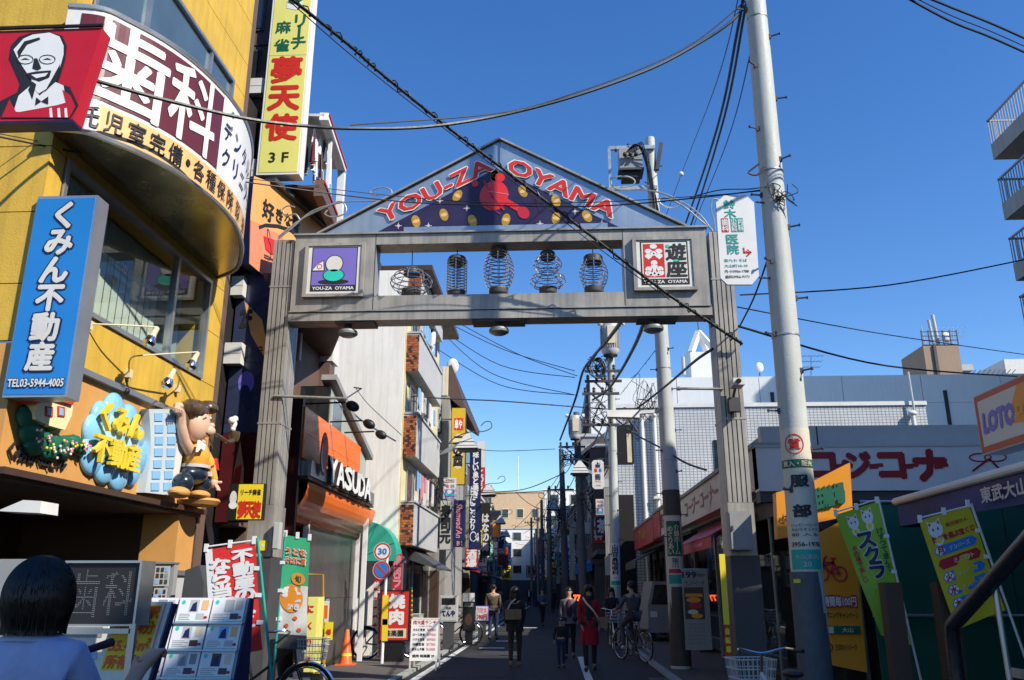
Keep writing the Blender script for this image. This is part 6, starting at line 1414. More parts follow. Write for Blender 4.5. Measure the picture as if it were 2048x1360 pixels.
# second clinic plate
def plate8(px0, py0, px1, py1, Y, name, label, draw):
    f = rectF(px0, py0, px1, py1, Y); t_ = thing(name, label, 'sign', f.p(.5, 0)); c = .18; ch = c * f.W / f.H
    B().prism([f.p(a, b_) for a, b_ in ((c, 0), (1 - c, 0), (1, ch), (1, 1 - ch), (1 - c, 1), (c, 1), (0, 1 - ch), (0, ch))], (0, .03, 0), 'offwhite').build('plate', t_); p = B(); draw(p, f); p.build('lettering', t_); B().bar(f.p(1, .8, -.03), f.p(1.4, .8, -.03), .03, .03, 'dgrey').build('bracket', t_)
def d_(p, f):
    for ch, b_ in (('上', .88), ('原', .78), ('医', .46), ('院', .36)): p.cell(f, ch, .5, b_, .42, 'navy', .03, .01, ha=.1)
    p.rect(f, .2, .58, .42, .7, .006, 'red'); p.rect(f, .58, .58, .8, .7, .006, 'blue'); p.text(f, 'サラニ', .25, .22, .75, .28, 'red', .02, .01); p.text(f, '大山町', .3, .1, .7, .15, 'dgrey', .01, .01)
plate8(1185, 978, 1209, 920, 26.3, 'clinic_plate', 'small white eight-sided clinic plate left of the third pole', d_)
def arcadesign(px0, py0, px1, py1, Y, label, top='white'):
    f = rectF(px0, py0, px1, py1, Y); t_ = thing('street_sign', label, 'sign', f.p(.5, 0)); B().fbox(f, 0, 0, 1, 1, -.06, 0, 'lgrey').fbox(f, .06, .04, .94, .96, 0, .005, 'offwhite').build('board', t_)
    p = B(); p.rect(f, .12, .08, .88, .45, .008, 'purple'); p.oval(f, .5, .2, .3, .06, .010, 'teal2'); p.oval(f, .5, .33, .2, .09, .011, 'offwhite'); p.text(f, '大山', .15, .75, .5, .93, 'crimson', .02, .008); p.text(f, '遊座', .55, .5, .88, .68, 'grey', .02, .008); p.text(f, '商店', .55, .75, .88, .93, 'grey', .02, .008); p.text(f, '会', .2, .5, .45, .68, 'crimson', .02, .008); p.build('print', t_)
arcadesign(886, 998, 912, 955, 25.6, 'small arcade sign with purple panel on the first left lamp post'); arcadesign(1192, 1030, 1209, 998, 26.5, 'small arcade sign with purple panel beside the third pole on the right'); arcadesign(942, 1055, 958, 1028, 38, 'small arcade sign with purple panel on the second left lamp post')

# =============================================================== STREET LAMPS
def lamp_proto(side):
    t_ = thing('street_lamp', '', 'street lamp', (0, 0, 0), 'pyramid street lamps along the street'); w0 = False; s = side
    B().box(-.18, .18, -.18, .18, 0, 2.05, 'brown').box(-.16, .16, -.16, .16, 2.05, 2.7, 'gatepaint').build('base', t_, world=w0)
    sh = B().box(-.10, .10, -.10, .10, 2.7, 5.9, 'gatepaint').build('shaft', t_, world=w0)
    for i in range(4): B().box(-.13 + i * .066, -.075 + i * .066, -.125, -.101, 2.72, 5.2, 'gatepaint').build('rib', sh, world=w0)
    B().bar((0, 0, 5.55), (s * .75, 0, 5.85), .09, .12, 'galv').build('arm', t_, world=w0); B().box(-.12, .12, -.14, .14, 5.2, 5.5, 'lgrey').build('collar', t_, world=w0)
    c = Vector((s * 1.0, 0, 5.72))
    for j, (r0, r1, z0, z1) in enumerate(((.36, .30, 0, .07), (.31, .22, .09, .20), (.24, .03, .22, .52))):
        P = [(-r0, -r0, z0), (r0, -r0, z0), (r0, r0, z0), (-r0, r0, z0), (-r1, -r1, z1), (r1, -r1, z1), (r1, r1, z1), (-r1, r1, z1)]; B().hexa([c + Vector(v) for v in P], 'lgrey').build('lantern_tier', t_, world=w0)
    B().box(c.x - .28, c.x + .28, -.28, .28, 5.66, 5.715, 'dgrey').build('lens', t_, world=w0)
    for L in ([(0, 5.5), (s * .3, 5.75), (s * .55, 6.05), (s * 1.0, 6.25), (s * 1.5, 6.28), (s * 1.75, 6.4), (s * 1.72, 6.58), (s * 1.55, 6.58), (s * 1.42, 6.45)], [(s * .3, 5.8), (0, 5.85), (-s * .3, 5.7), (-s * .4, 5.82), (-s * .3, 5.95), (-s * .12, 5.9)], [(s * .4, 5.9), (s * .8, 5.95), (s * 1.1, 6.0), (s * 1.1, 6.15), (s * .95, 6.12)]):
        B().tube(catmull([(x, -.05, z) for x, z in L], 5), .016, 'dgrey', 5).build('scroll_wire', t_, world=w0)
    return t_
lp = lamp_proto(1); lp.location = (-3.68, 26, .05); lp['label'] = 'nearest pyramid street lamp on the left pavement, above the sushi sign'
for i, (x, y) in enumerate(((-4.0, 38.9), (-4.5, 55.8), (-4.9, 69.6))):
    c = copy_tree(lp); c.location = (x, y, 0); c['label'] = ['second pyramid street lamp on the left, dark against the black signs', 'third pyramid street lamp on the left beside the beige building', 'fourth and farthest pyramid street lamp on the left'][i]
rl_ = lamp_proto(-1); rl_.location = (2.0, 31.6, 0); rl_['label'] = 'nearest pyramid street lamp on the right, just left of the third pole'
for i, (x, y) in enumerate(((.95, 46), (.3, 75))): c = copy_tree(rl_); c.location = (x, y, 0); c['label'] = ['second pyramid street lamp on the right, behind the dark poles', 'farthest pyramid street lamp on the right'][i]
# =============================================================== STREET FURNITURE, LEFT
def pole_sign():
    t_ = thing('traffic_sign_post', 'white post with round 30 speed sign above a blue no parking disc', 'traffic sign', (-3.62, 18.5, .05))
    b0 = atz(768, 1327, .05); Y = b0.y; a = at(775, 1092, Y); b0.x = a.x - .02
    B().cyl(b0, a, .035, 'white', 12).build('post', t_)
    for (px, py, kind) in ((765, 1103, 0), (763, 1140, 1)):
        c = at(px, py, Y - .06); d = B().lathe([(.19, 0), (.19, .008)], c, 'red', 32, (0, -1, 0)); o = d.build('disc', t_); f = Fr(c + Vector((-.2, -.009, -.2)), (1, 0, 0), (0, 0, 1), .4, .4); p = B()
        if kind == 0: p.oval(f, .5, .5, .37, .37, .002, 'white', 28); p.text(f, '30', .27, .34, .73, .66, 'blue', .05, .004)
        else: p.oval(f, .5, .5, .37, .37, .002, 'blue', 28); p.line(f, [(.24, .76), (.76, .24)], .045, .004, 'red')
        p.ring(f, .5, .5, .48, .48, .04, .003, 'white'); p.build('disc_print', o)
    for (y0, y1) in ((1250, 1190), (1282, 1238)):
        f = rectF(763, y0, 775, y1, Y - .05); B().fbox(f, 0, 0, 1, 1, 0, .004, 'yellow').build('notice', t_)
pole_sign()
def boxsign(name, label, px0, py0, px1, py1, Y, case, face, draw, D=.25, base=None, cat='sign', inset=.05):
    f = rectF(px0, py0, px1, py1, Y); t_ = thing(name, label, cat, Vector((f.p(.5, 0).x, Y, .05))); B().fbox(f, 0, 0, 1, 1, -D, 0, case).build('case', t_); iy = inset * f.W / f.H
    B().fbox(f, inset, iy, 1 - inset, 1 - iy, 0, .006, face).build('face', t_); p = B(); draw(p, f)
    if p.f: p.build('lettering', t_)
    if base: z = f.p(0, 0).z; w_ = f.W * .3; c = f.p(.5, 0).x; B().box(c - w_, c + w_, Y + .02, Y + D - .02, .05, z - .003, base).build('base', t_)
    return t_, f
def d_(p, f):
    p.cell(f, '焼', .56, .78, .5, 'white', .06, .012, ha=.27); p.cell(f, '肉', .56, .47, .5, 'white', .06, .012, ha=.27)
    p.rect(f, .1, .07, .9, .25, .010, 'cream'); p.text(f, '味楽園', .2, .1, .8, .22, 'ink', .03, .014)
boxsign('yakiniku_sign', 'red lit box sign with two large white characters behind the traffic sign post', 757, 1283, 818, 1180, 19.2, 'black', 'red', d_, base='black')
vb_ = B()
for i in range(60): vb_.ell((at(757 + (i % 2) * 66, 1175 + i * 2.4, 19.35)), (.03, .03, .03), ['cream', 'dgreen', 'pink', 'orange'][i % 4], n=6, h=4)
o = vb_.build('garland'); tag(o, 'string of small coloured lights framing the red barbecue sign', 'garland', None, 'stuff')
# A-board menu
f = rectF(820, 1300, 875, 1222, 17.6); t_ = thing('menu_board', 'white A-frame menu board listing five set meals with pink prices', 'menu board', Vector((f.p(.5, 0).x, 17.6, .02)))
f = Fr(Vector((f.p(0, 0).x, 17.55, .2)), (1, 0, 0), (0, .16, 1), f.W, .80)
B().fbox(f, 0, 0, 1, 1, -.02, 0, 'white').build('panel', t_); B().fbox(Fr(f.o + Vector((0, .5, 0)), (1, 0, 0), (0, -.35, 1), f.W, .84), 0, 0, 1, 1, -.02, 0, 'white').build('rear_panel', t_)
for a in (.03, .97):
    for c in (0, .5): q = f.p(a, 0, -.01) + Vector((0, c, 0)); B().bar(q, Vector((q.x, q.y - .03 + c * .1, .02)), .03, .03, 'lgrey').build('leg', t_)
p = B(); p.text(f, '肉大盛ランチ', .08, .86, .92, .96, 'crimson', .02, .004); p.rect(f, 0, .975, 1, 1, .003, 'cream')
for i, (s, v) in enumerate((('カルビ定食', '¥980'), ('ロース定食', '¥950'), ('ハラミ定食', '¥950'), ('冷麺定食', '¥750'), ('豚キムチ鍋', '¥1000'))): p.text(f, s, .08, .70 - i * .115, .52, .765 - i * .115, 'ink', .03, .004); p.text(f, v, .6, .70 - i * .115, .92, .765 - i * .115, 'pink', .02, .004)
p.text(f, '焼肉 味楽園 2F', .1, .08, .9, .15, 'ink', .03, .004); p.text(f, '11:00~15:00', .3, .8, .75, .835, 'dgrey', 0, .004); p.build('lettering', t_)
def d_(p, f): p.rect(f, .1, .64, .9, .9, .010, 'black'); p.text(f, 'てんや', .12, .2, .88, .42, 'navy', .06, .012); p.text(f, '天丼', .35, .46, .65, .56, 'ink', .03, .012)
boxsign('tempura_shop_sign', 'off-white standing box sign with blue hiragana and a dark upper window', 879, 1243, 914, 1191, 23, 'lgrey', 'lgrey', d_, base='dgrey')
def d_(p, f): p.rect(f, .1, .08, .9, .8, .010, 'darkvoid'); p.rect(f, .12, .84, .88, .97, .011, 'grey'); p.oval(f, .5, .4, .3, .2, .012, 'brown')
boxsign('black_menu_stand', 'black standing menu case with small papers clipped on top', 925, 1262, 949, 1204, 25, 'black', 'black', d_, base='black')
f = rectF(926, 1203, 949, 1186, 24.9); o = B().fbox(f, 0, 0, .46, 1, -.02, 0, 'offwhite').fbox(f, .54, 0, 1, 1, -.02, 0, 'offwhite').build('paper_menus'); tag(o, 'two white paper menus standing on the black menu case', 'menu')
def d_(p, f): p.rect(f, .04, .5, .96, .96, .01, 'offwhite'); p.text(f, '丼定食', .1, .56, .9, .9, 'pink', .04, .014); p.text(f, '390円', .1, .1, .9, .44, 'crimson', .04, .012)
boxsign('price_board', 'white price board with pink yen figures on the left pavement edge', 951, 1242, 976, 1212, 27, 'purple', 'offwhite', d_, base='dgrey')
def d_(p, f): p.vtext(f, '焼肉ランチ', .15, .05, .85, .95, 'white', .07, .01)
# red banner behind, vinyl sheets
t_ = thing('red_banner', 'red hanging banner with white katakana behind the traffic sign post', 'banner', at(797, 1190, 20.4)); f = rectF(783, 1200, 802, 1108, 20.4); B().fbox(f, 0, 0, 1, 1, -.01, 0, 'crimson').build('cloth', t_); p = B(); p.vtext(f, '焼肉ラン', .1, .02, .9, .98, 'pink', .06, .01); p.build('lettering', t_)
t_ = thing('red_banner', 'narrow red banner with white characters left of the traffic sign post', 'banner', at(748, 1250, 19.6)); f = rectF(744, 1252, 757, 1160, 19.6); B().fbox(f, 0, 0, 1, 1, -.01, 0, 'crimson').build('cloth', t_); p = B(); p.vtext(f, '味楽園焼肉', .1, .02, .9, .98, 'offwhite', .06, .01); p.build('lettering', t_)
# green dome awning
t_ = thing('green_dome_awning', 'rounded teal green fabric dome awning at the foot of the white building', 'awning', (-3.95, 20.6, 2.5)); mat('awngreen', (.03, .36, .26), .6, 0, .06, 2)
g = B(); c0 = at(738, 1112, 20.4); zt_ = at(760, 1043, 20.4).z; r = at(795, 1112, 20.4).x - c0.x; hh = zt_ - c0.z; Y0, Y1 = 20.25, 20.95; ns = 8
for i in range(ns):
    a0, a1 = i * math.pi / 2 / ns, (i + 1) * math.pi / 2 / ns; q = lambda a, y, s=1: Vector((c0.x - .1 + (r + .1) * math.cos(a) * s, y, c0.z + hh * math.sin(a) * s))
    g.face([q(a0, Y0), q(a1, Y0), q(a1, Y1), q(a0, Y1)], 'awngreen'); g.face([Vector((c0.x - .1, Y0, c0.z)), q(a0, Y0), q(a1, Y0)], 'awngreen')
g.box(c0.x - .1, c0.x + r, Y0 - .005, Y0 + .01, c0.z - .12, c0.z - .003, 'awngreen'); g.build('canopy', t_)
rb_ = B()
for i in range(1, 4): a = i * math.pi / 8; rb_.cyl(Vector((c0.x - .1, Y0 - .01, c0.z)), Vector((c0.x - .1 + (r + .1) * math.cos(a), Y0 - .01, c0.z + hh * math.sin(a))), .01, 'teal', 5)
rb_.build('ribs', t_, kind='stuff')
for x0, x1, m_ in ((-4.4, -3.9, 'dgrey'), (-3.9, -3.86, 'lgrey')): pass
wgf = thing('ground_floor_front', 'dark ground floor shop fronts under the white building', 'shop front', (-3.7, 24, 0)); B().box(-4.2, -3.78, 21.15, 27.4, .05, 2.5, 'dgreywall').build('wall', wgf)
for y in (21.5, 23.0, 24.6, 26): B().box(-3.779, -3.76, y, y + 1.2, .15, 2.2, 'glassdark').build('shop_window', wgf); B().box(-3.779, -3.74, y + 1.22, y + 1.3, .1, 2.4, 'lgrey').build('mullion', wgf)
B().box(-4.3, -3.88, 20.95, 20.998, .05, 2.45, 'dgrey').build('end_panel', wgf)
B().hexa([(-3.78, 22.2, 2.3), (-3.0, 22.2, 2.05), (-3.0, 25.0, 2.05), (-3.78, 25.0, 2.3), (-3.78, 22.2, 2.6), (-3.0, 22.2, 2.1), (-3.0, 25.0, 2.1), (-3.78, 25.0, 2.6)], 'dgrey').build('awning', wgf)
# traffic cone
b0 = atz(691, 1330, .05); cn = thing('traffic_cone', 'orange traffic cone with yellow reflective band by the steel shop front', 'traffic cone', b0); mat('coneorange', (.85, .13, .02), .45, 0, .08)
B().box(b0.x - .19, b0.x + .19, b0.y - .19, b0.y + .19, .05, .075, 'coneorange').build('base', cn); B().lathe([(.15, .02), (.13, .05), (.045, .68), (.03, .7), (.01, .7)], b0, 'coneorange', 26).build('body', cn); B().lathe([(.116, .18), (.100, .26)], b0 + Vector((0, 0, .0)), 'yellow', 26).build('band', cn)
# green vertical flag, red estate flag
def m_(u, v): return 'flaggreen' if v > .45 + .1 * u else 'offwhite' if v > .12 else 'dgrey'
mat('flaggreen', (.05, .42, .2), .55, 0, .06)
def d_(p, f):
    for i, (s, b_) in enumerate((('うどを', .86), ('そばに賞', .78))): p.text(f, s, .08, b_ - .03, .88, b_ + .03, 'white', .08, .008); p.text(f, s, .1, b_ - .03, .86, b_ + .03, 'coneorange', .03, .012)
    p.oval(f, .62, .62, .26, .055, .008, 'orange'); p.text(f, '旬', .5, .59, .72, .65, 'dgreen', .04, .012); p.oval(f, .42, .44, .42, .125, .006, 'orange'); p.cell(f, '牡', .42, .475, .62, 'white', .07, .012, ha=.12); p.text(f, 'かき', .25, .345, .72, .395, 'white', .08, .013)
    for a, b_ in ((.6, .27), (.3, .2), (.75, .17)): p.oval(f, a, b_, .08, .018, .008, 'coneorange', 8)
    p.poly(f, [(0, .02), (.3, .10), (.7, .08), (1, .11), (1, 0), (0, 0)], .0075, 'dgreywall')
nobori('green_flag', 'tall green and white flag with orange seal beside the left gate post', (571, 1064), (545, 1370), 10.6, [(570, 1070), (620, 1078), (612, 1300), (552, 1296)], m_, d_, poleM='teal', wave=.012)
def m_(u, v): return 'white' if (u < .06 or u > .95 or v > .955) else 'signred2'
mat('signred2', (.72, .03, .025), .5, 0, .05)
def d_(p, f): p.vtext(f, '不動産のこと', .54, .22, .93, .95, 'white', .06, .008); p.vtext(f, 'なら当店へ', .10, .3, .48, .9, 'white', .06, .008)
nobori('red_estate_flag', 'red flag with white border and bold white characters behind the flyer rack', (515, 1076), (545, 1370), 8.6, [(410, 1100), (510, 1084), (524, 1300), (426, 1320)], m_, d_, poleM='teal', wave=.012)
# yellow and other small boards behind the green flag
def d_(p, f): p.vtext(f, 'にくの店', .1, .05, .6, .95, 'red', .06, .01)
boxsign('yellow_tall_board', 'tall pale yellow standing board with red characters behind the green flag', 606, 1345, 628, 1194, 11.8, 'paleyellow', 'paleyellow', d_, D=.3)
f = rectF(636, 1245, 656, 1202, 12.6); o = B().fbox(f, 0, 0, 1, 1, -.02, 0, 'offwhite').fbox(f, .1, .2, .9, .8, 0, .004, 'coneorange').build('price_card'); tag(o, 'small white and orange price card clipped on the black rack', 'card')
f = rectF(648, 1280, 664, 1244, 12.4); o = B().fbox(f, 0, 0, 1, 1, -.02, 0, 'yellow').build('price_card'); tag(o, 'small yellow price card with red price lower on the black rack', 'card'); p = B(); p.text(f, '48', .2, .3, .8, .6, 'red', .05, .005); p.build('lettering', o)
t_ = thing('black_rack', 'black wire rack of small packets outside the orange shop', 'rack', (-3.4, 12.6, .05)); q0, q1 = at(626, 1300, 12.7), at(650, 1195, 12.7); B().box(q0.x, q1.x, 12.65, 12.9, .3, q1.z, 'black').build('body', t_)
pk_ = B(); rr_ = random.Random(3)
for i in range(14): 
    for j in range(3): z = .4 + i * .075; x = q0.x + .02 + j * .07; pk_.box(x, x + .05, 12.63, 12.65, z, z + .05, rr_.choice(['offwhite', 'gold', 'grey', 'brown']))
pk_.build('packets', t_, kind='stuff')
B().tube([at(606, 1148, 12.5), at(646, 1149, 12.5), at(648, 1360, 12.5)], .014, 'gold', 6).build('frame', t_)
# flyer rack
fr = thing('flyer_rack', 'tiered white rack of property leaflets standing in front of the estate agent', 'display rack', (-3.0, 7.4, 0))
a0 = at(333, 1195, 7.6); a1 = at(505, 1190, 7.35); bt = at(405, 1360, 7.0)
z_top = a0.z; xL0, xR0 = a0.x, a1.x; rows = 5; rr_ = random.Random(8)
fw_ = Fr(Vector((xL0 - .1, 7.1, z_top - 1.05)), (1, -.06, 0), (.045, .22, 1), (xR0 - xL0) + .05, 1.08)
B().fbox(fw_, 0, 0, 1, 1, -.05, -.012, 'lgrey').build('back_board', fr); B().fbox(fw_, -.02, -.35, 1.0, 0, -.05, -.01, 'dgrey').build('lower_panel', fr)
B().hexa([fw_.p(1, -.35, -.02), fw_.p(1.015, -.35, -.02), fw_.p(1.015, -.35, -.6), fw_.p(1, -.35, -.6), fw_.p(1, 1, -.02), fw_.p(1.015, 1, -.02), fw_.p(1.015, 1, -.08), fw_.p(1, 1, -.08)], 'navy').build('side_panel', fr)
for r in range(rows):
    for c in range(3):
        if c == 2 and r == 1: ww = .27
        a_ = .01 + c * .33; b_ = .81 - r * .2; ff = fw_.sub(a_, b_, a_ + .315, b_ + .185, .004 + rr_.uniform(0, .01)); L_ = B().fbox(ff, 0, 0, 1, 1, -.004, 0, 'white'); 
        sh = B(); sh.oval(ff, .14, .82, .06, .09, .002, 'teal2', 12); x0 = rr_.uniform(.3, .4)
        sh.rect(ff, x0, .42, x0 + .28, .92, .002, rr_.choice(['dgrey', 'grey', 'lblue', 'lgrey'])); sh.poly(ff, [(x0 + .03, .45), (x0 + .24, .45), (x0 + .2, .85), (x0 + .08, .75)], .003, rr_.choice(['lgrey', 'grey', 'cream', 'navy']))
        sh.rect(ff, .72, .5, .92, .9, .002, rr_.choice(['lgrey', 'peach', 'cream', 'grey'])); sh.rect(ff, .6, .12, .85, .36, .002, rr_.choice(['dgrey', 'lgrey', 'brown'])); sh.oval(ff, .9, .2, .06, .06, .003, 'crimson', 10)
        for k in range(4): sh.rect(ff, .08, .32 - k * .07, .08 + rr_.uniform(.3, .5), .34 - k * .07, .002, 'grey')
        sh.rect(ff, .02, .03, .98, .055, .002, 'teal2'); o = L_.build('leaflet', fr); sh.build('leaflet_print', o)
    B().fbox(fw_, 0, .795 - r * .2, 1, .806 - r * .2, -.01, .03, 'alu').build('shelf_lip', fr)
# flyers on wall behind, cabinet
for (x0, y0, x1, y1, l) in ((277, 1172, 302, 1132, 'upper white wall poster of small house photographs beside the display screen'), (276, 1214, 300, 1176, 'lower white wall poster of small house photographs beside the display screen'), (306, 1172, 336, 1132, 'shaded upper wall poster in the doorway'), (304, 1214, 330, 1176, 'shaded lower wall poster in the doorway')):
    f = rectF(x0, y0, x1, y1, 9.6); o = B().fbox(f, 0, 0, 1, 1, -.01, 0, 'offwhite' if x0 < 300 else 'lgrey').build('wall_poster'); tag(o, l, 'poster'); p = B()  # doorway posters are greyer, their shade put into the paper colour
    for i in range(3):
        for j in range(3): p.rect(f, .12 + i * .3, .1 + j * .3, .32 + i * .3, .32 + j * .3, .004, rr_.choice(['dgrey', 'grey', 'brown', 'lblue']))
    p.build('print', o)
f = rectF(270, 1215, 340, 1128, 9.65); o = B().fbox(f, 0, -.9, 1, 1, -.1, 0, 'grey').fbox(f, -.02, 1, 1.02, 1.04, -.12, .05, 'alu').build('notice_partition'); tag(o, 'grey partition with metal top behind the wall posters', 'partition')
f = rectF(362, 1200, 405, 1130, 9.3); t_ = thing('monitor_hood', 'grey hooded cabinet behind the flyer rack next to the red flag', 'cabinet', f.p(.5, 0)); B().prism([f.p(a, b_) for a, b_ in ((0, 0), (1, 0), (1, .45), (.68, 1), (.05, .85))], (0, .3, 0), 'dgrey').build('hood', t_)
# dot matrix display
dm = thing('dot_matrix_display', 'black dot matrix display with faint dotted characters in a clear case', 'display', at(200, 1245, 5.4)); f = rectF(120, 1248, 268, 1126, 5.4)
B().fbox(f, 0, 0, 1, 1, -.15, 0, 'ink').build('case', dm); k = B()
for (a0_, b0_, a1_, b1_) in ((-.03, -.03, 1.03, 0), (-.03, 1, 1.03, 1.04), (1, 0, 1.03, 1), (-.03, 0, 0, 1)): k.fbox(f, a0_, b0_, a1_, b1_, -.17, .02, 'alu')
k.build('frame', dm)
vs, fs, _, _ = glyphs('科', True); dd_ = B(); tri = [[vs[i] for i in ff] for ff in fs]
def inside(x, y):
    for T in tri:
        for i in range(1, len(T) - 1):
            a, b_, c = T[0], T[i], T[i + 1]; d1 = (x - b_[0]) * (a[1] - b_[1]) - (a[0] - b_[0]) * (y - b_[1]); d2_ = (x - c[0]) * (b_[1] - c[1]) - (b_[0] - c[0]) * (y - c[1]); d3 = (x - a[0]) * (c[1] - a[1]) - (c[0] - a[0]) * (y - a[1])
            if not ((d1 < 0 or d2_ < 0 or d3 < 0) and (d1 > 0 or d2_ > 0 or d3 > 0)): return True
    return False
pts = [(i / 20, j / 24) for i in range(21) for j in range(25) if inside(i / 20, j / 24)]
mat('dots', (.3, .33, .36), .4, 0, 0)
for x, y in pts: a, b_ = .54 + x * .4, .12 + y * .76; dd_.rect(f, a - .006, b_ - .005, a + .006, b_ + .005, .003, 'dots')
vs, fs, _, _ = glyphs('歯', True); tri = [[vs[i] for i in ff] for ff in fs]
for x, y in [(i / 20, j / 24) for i in range(21) for j in range(25) if inside(i / 20, j / 24)]: a, b_ = .08 + x * .4, .12 + y * .76; dd_.rect(f, a - .006, b_ - .005, a + .006, b_ + .005, .003, 'dots')
dd_.build('dots', dm, kind='stuff')
# yellow/red estate boards below
t_ = thing('estate_a_board', 'white and yellow estate A-board with red characters and area figure', 'sign board', (-3.2, 5.7, 0)); f = Fr(at(190, 1345, 5.6), (1, 0, 0), (.16, .1, 1), .36, .44)
B().fbox(f, 0, -.5, 1, 1.0, -.03, 0, 'offwhite').build('board', t_); B().fbox(f, 1.0, -.5, 1.04, .98, -.08, -.02, 'navy').build('side_panel', t_); p = B(); p.fbox(f, .08, .03, .86, .95, 0, .002, 'yellow'); p.text(f, '板橋駅', .2, .76, .84, .93, 'coneorange', .06, .006); p.text(f, '徒歩4分', .12, .54, .84, .72, 'coneorange', .06, .006); p.text(f, '55.44㎡', .12, .3, .84, .48, 'coneorange', .04, .006); p.text(f, '所有権', .12, .06, .74, .24, 'coneorange', .05, .006); p.rect(f, .9, .02, .93, .97, .004, 'pink'); p.build('lettering', t_)
t_ = thing('photo_board', 'white board with grey house photographs under the dot matrix display', 'sign board', (-3.5, 5.8, 0)); f = rectF(100, 1345, 205, 1245, 5.9); B().fbox(f, 0, -.5, 1, 1, -.02, 0, 'offwhite').build('board', t_); p = B(); p.rect(f, .1, .7, .9, .92, .003, 'grey'); p.rect(f, .15, .25, .85, .55, .003, 'lblue'); p.poly(f, [(.3, .3), (.6, .3), (.5, .5)], .004, 'offwhite'); p.build('print', t_)
fo_ = B(); q = at(262, 1248, 5.3); fo_.box(q.x - .01, q.x + .03, 5.3, 5.33, .0, q.z, 'alu'); q2 = at(130, 1262, 5.3); fo_.box(q2.x, q.x, 5.3, 5.33, q2.z - .015, q2.z + .015, 'alu'); o = fo_.build('stand'); tag(o, 'metal tube stand carrying the dot matrix display', 'stand')
f = rectF(0, 1300, 66, 1118, 6.6); o = B().fbox(f, -1, 0, 1, 1, -.02, 0, 'grey').build('frosted_panel'); tag(o, 'pale frosted panel at the left edge behind the woman', 'panel')
P = [at(x, y, 6.6) for x, y in ((-6, 1022), (80, 1026), (82, 1002), (46, 1000))]; o = B().prism(P, (0, .25, 0), 'offwhite').build('white_soffit_box'); tag(o, 'white box bracket under the soffit at the far left', 'bracket')

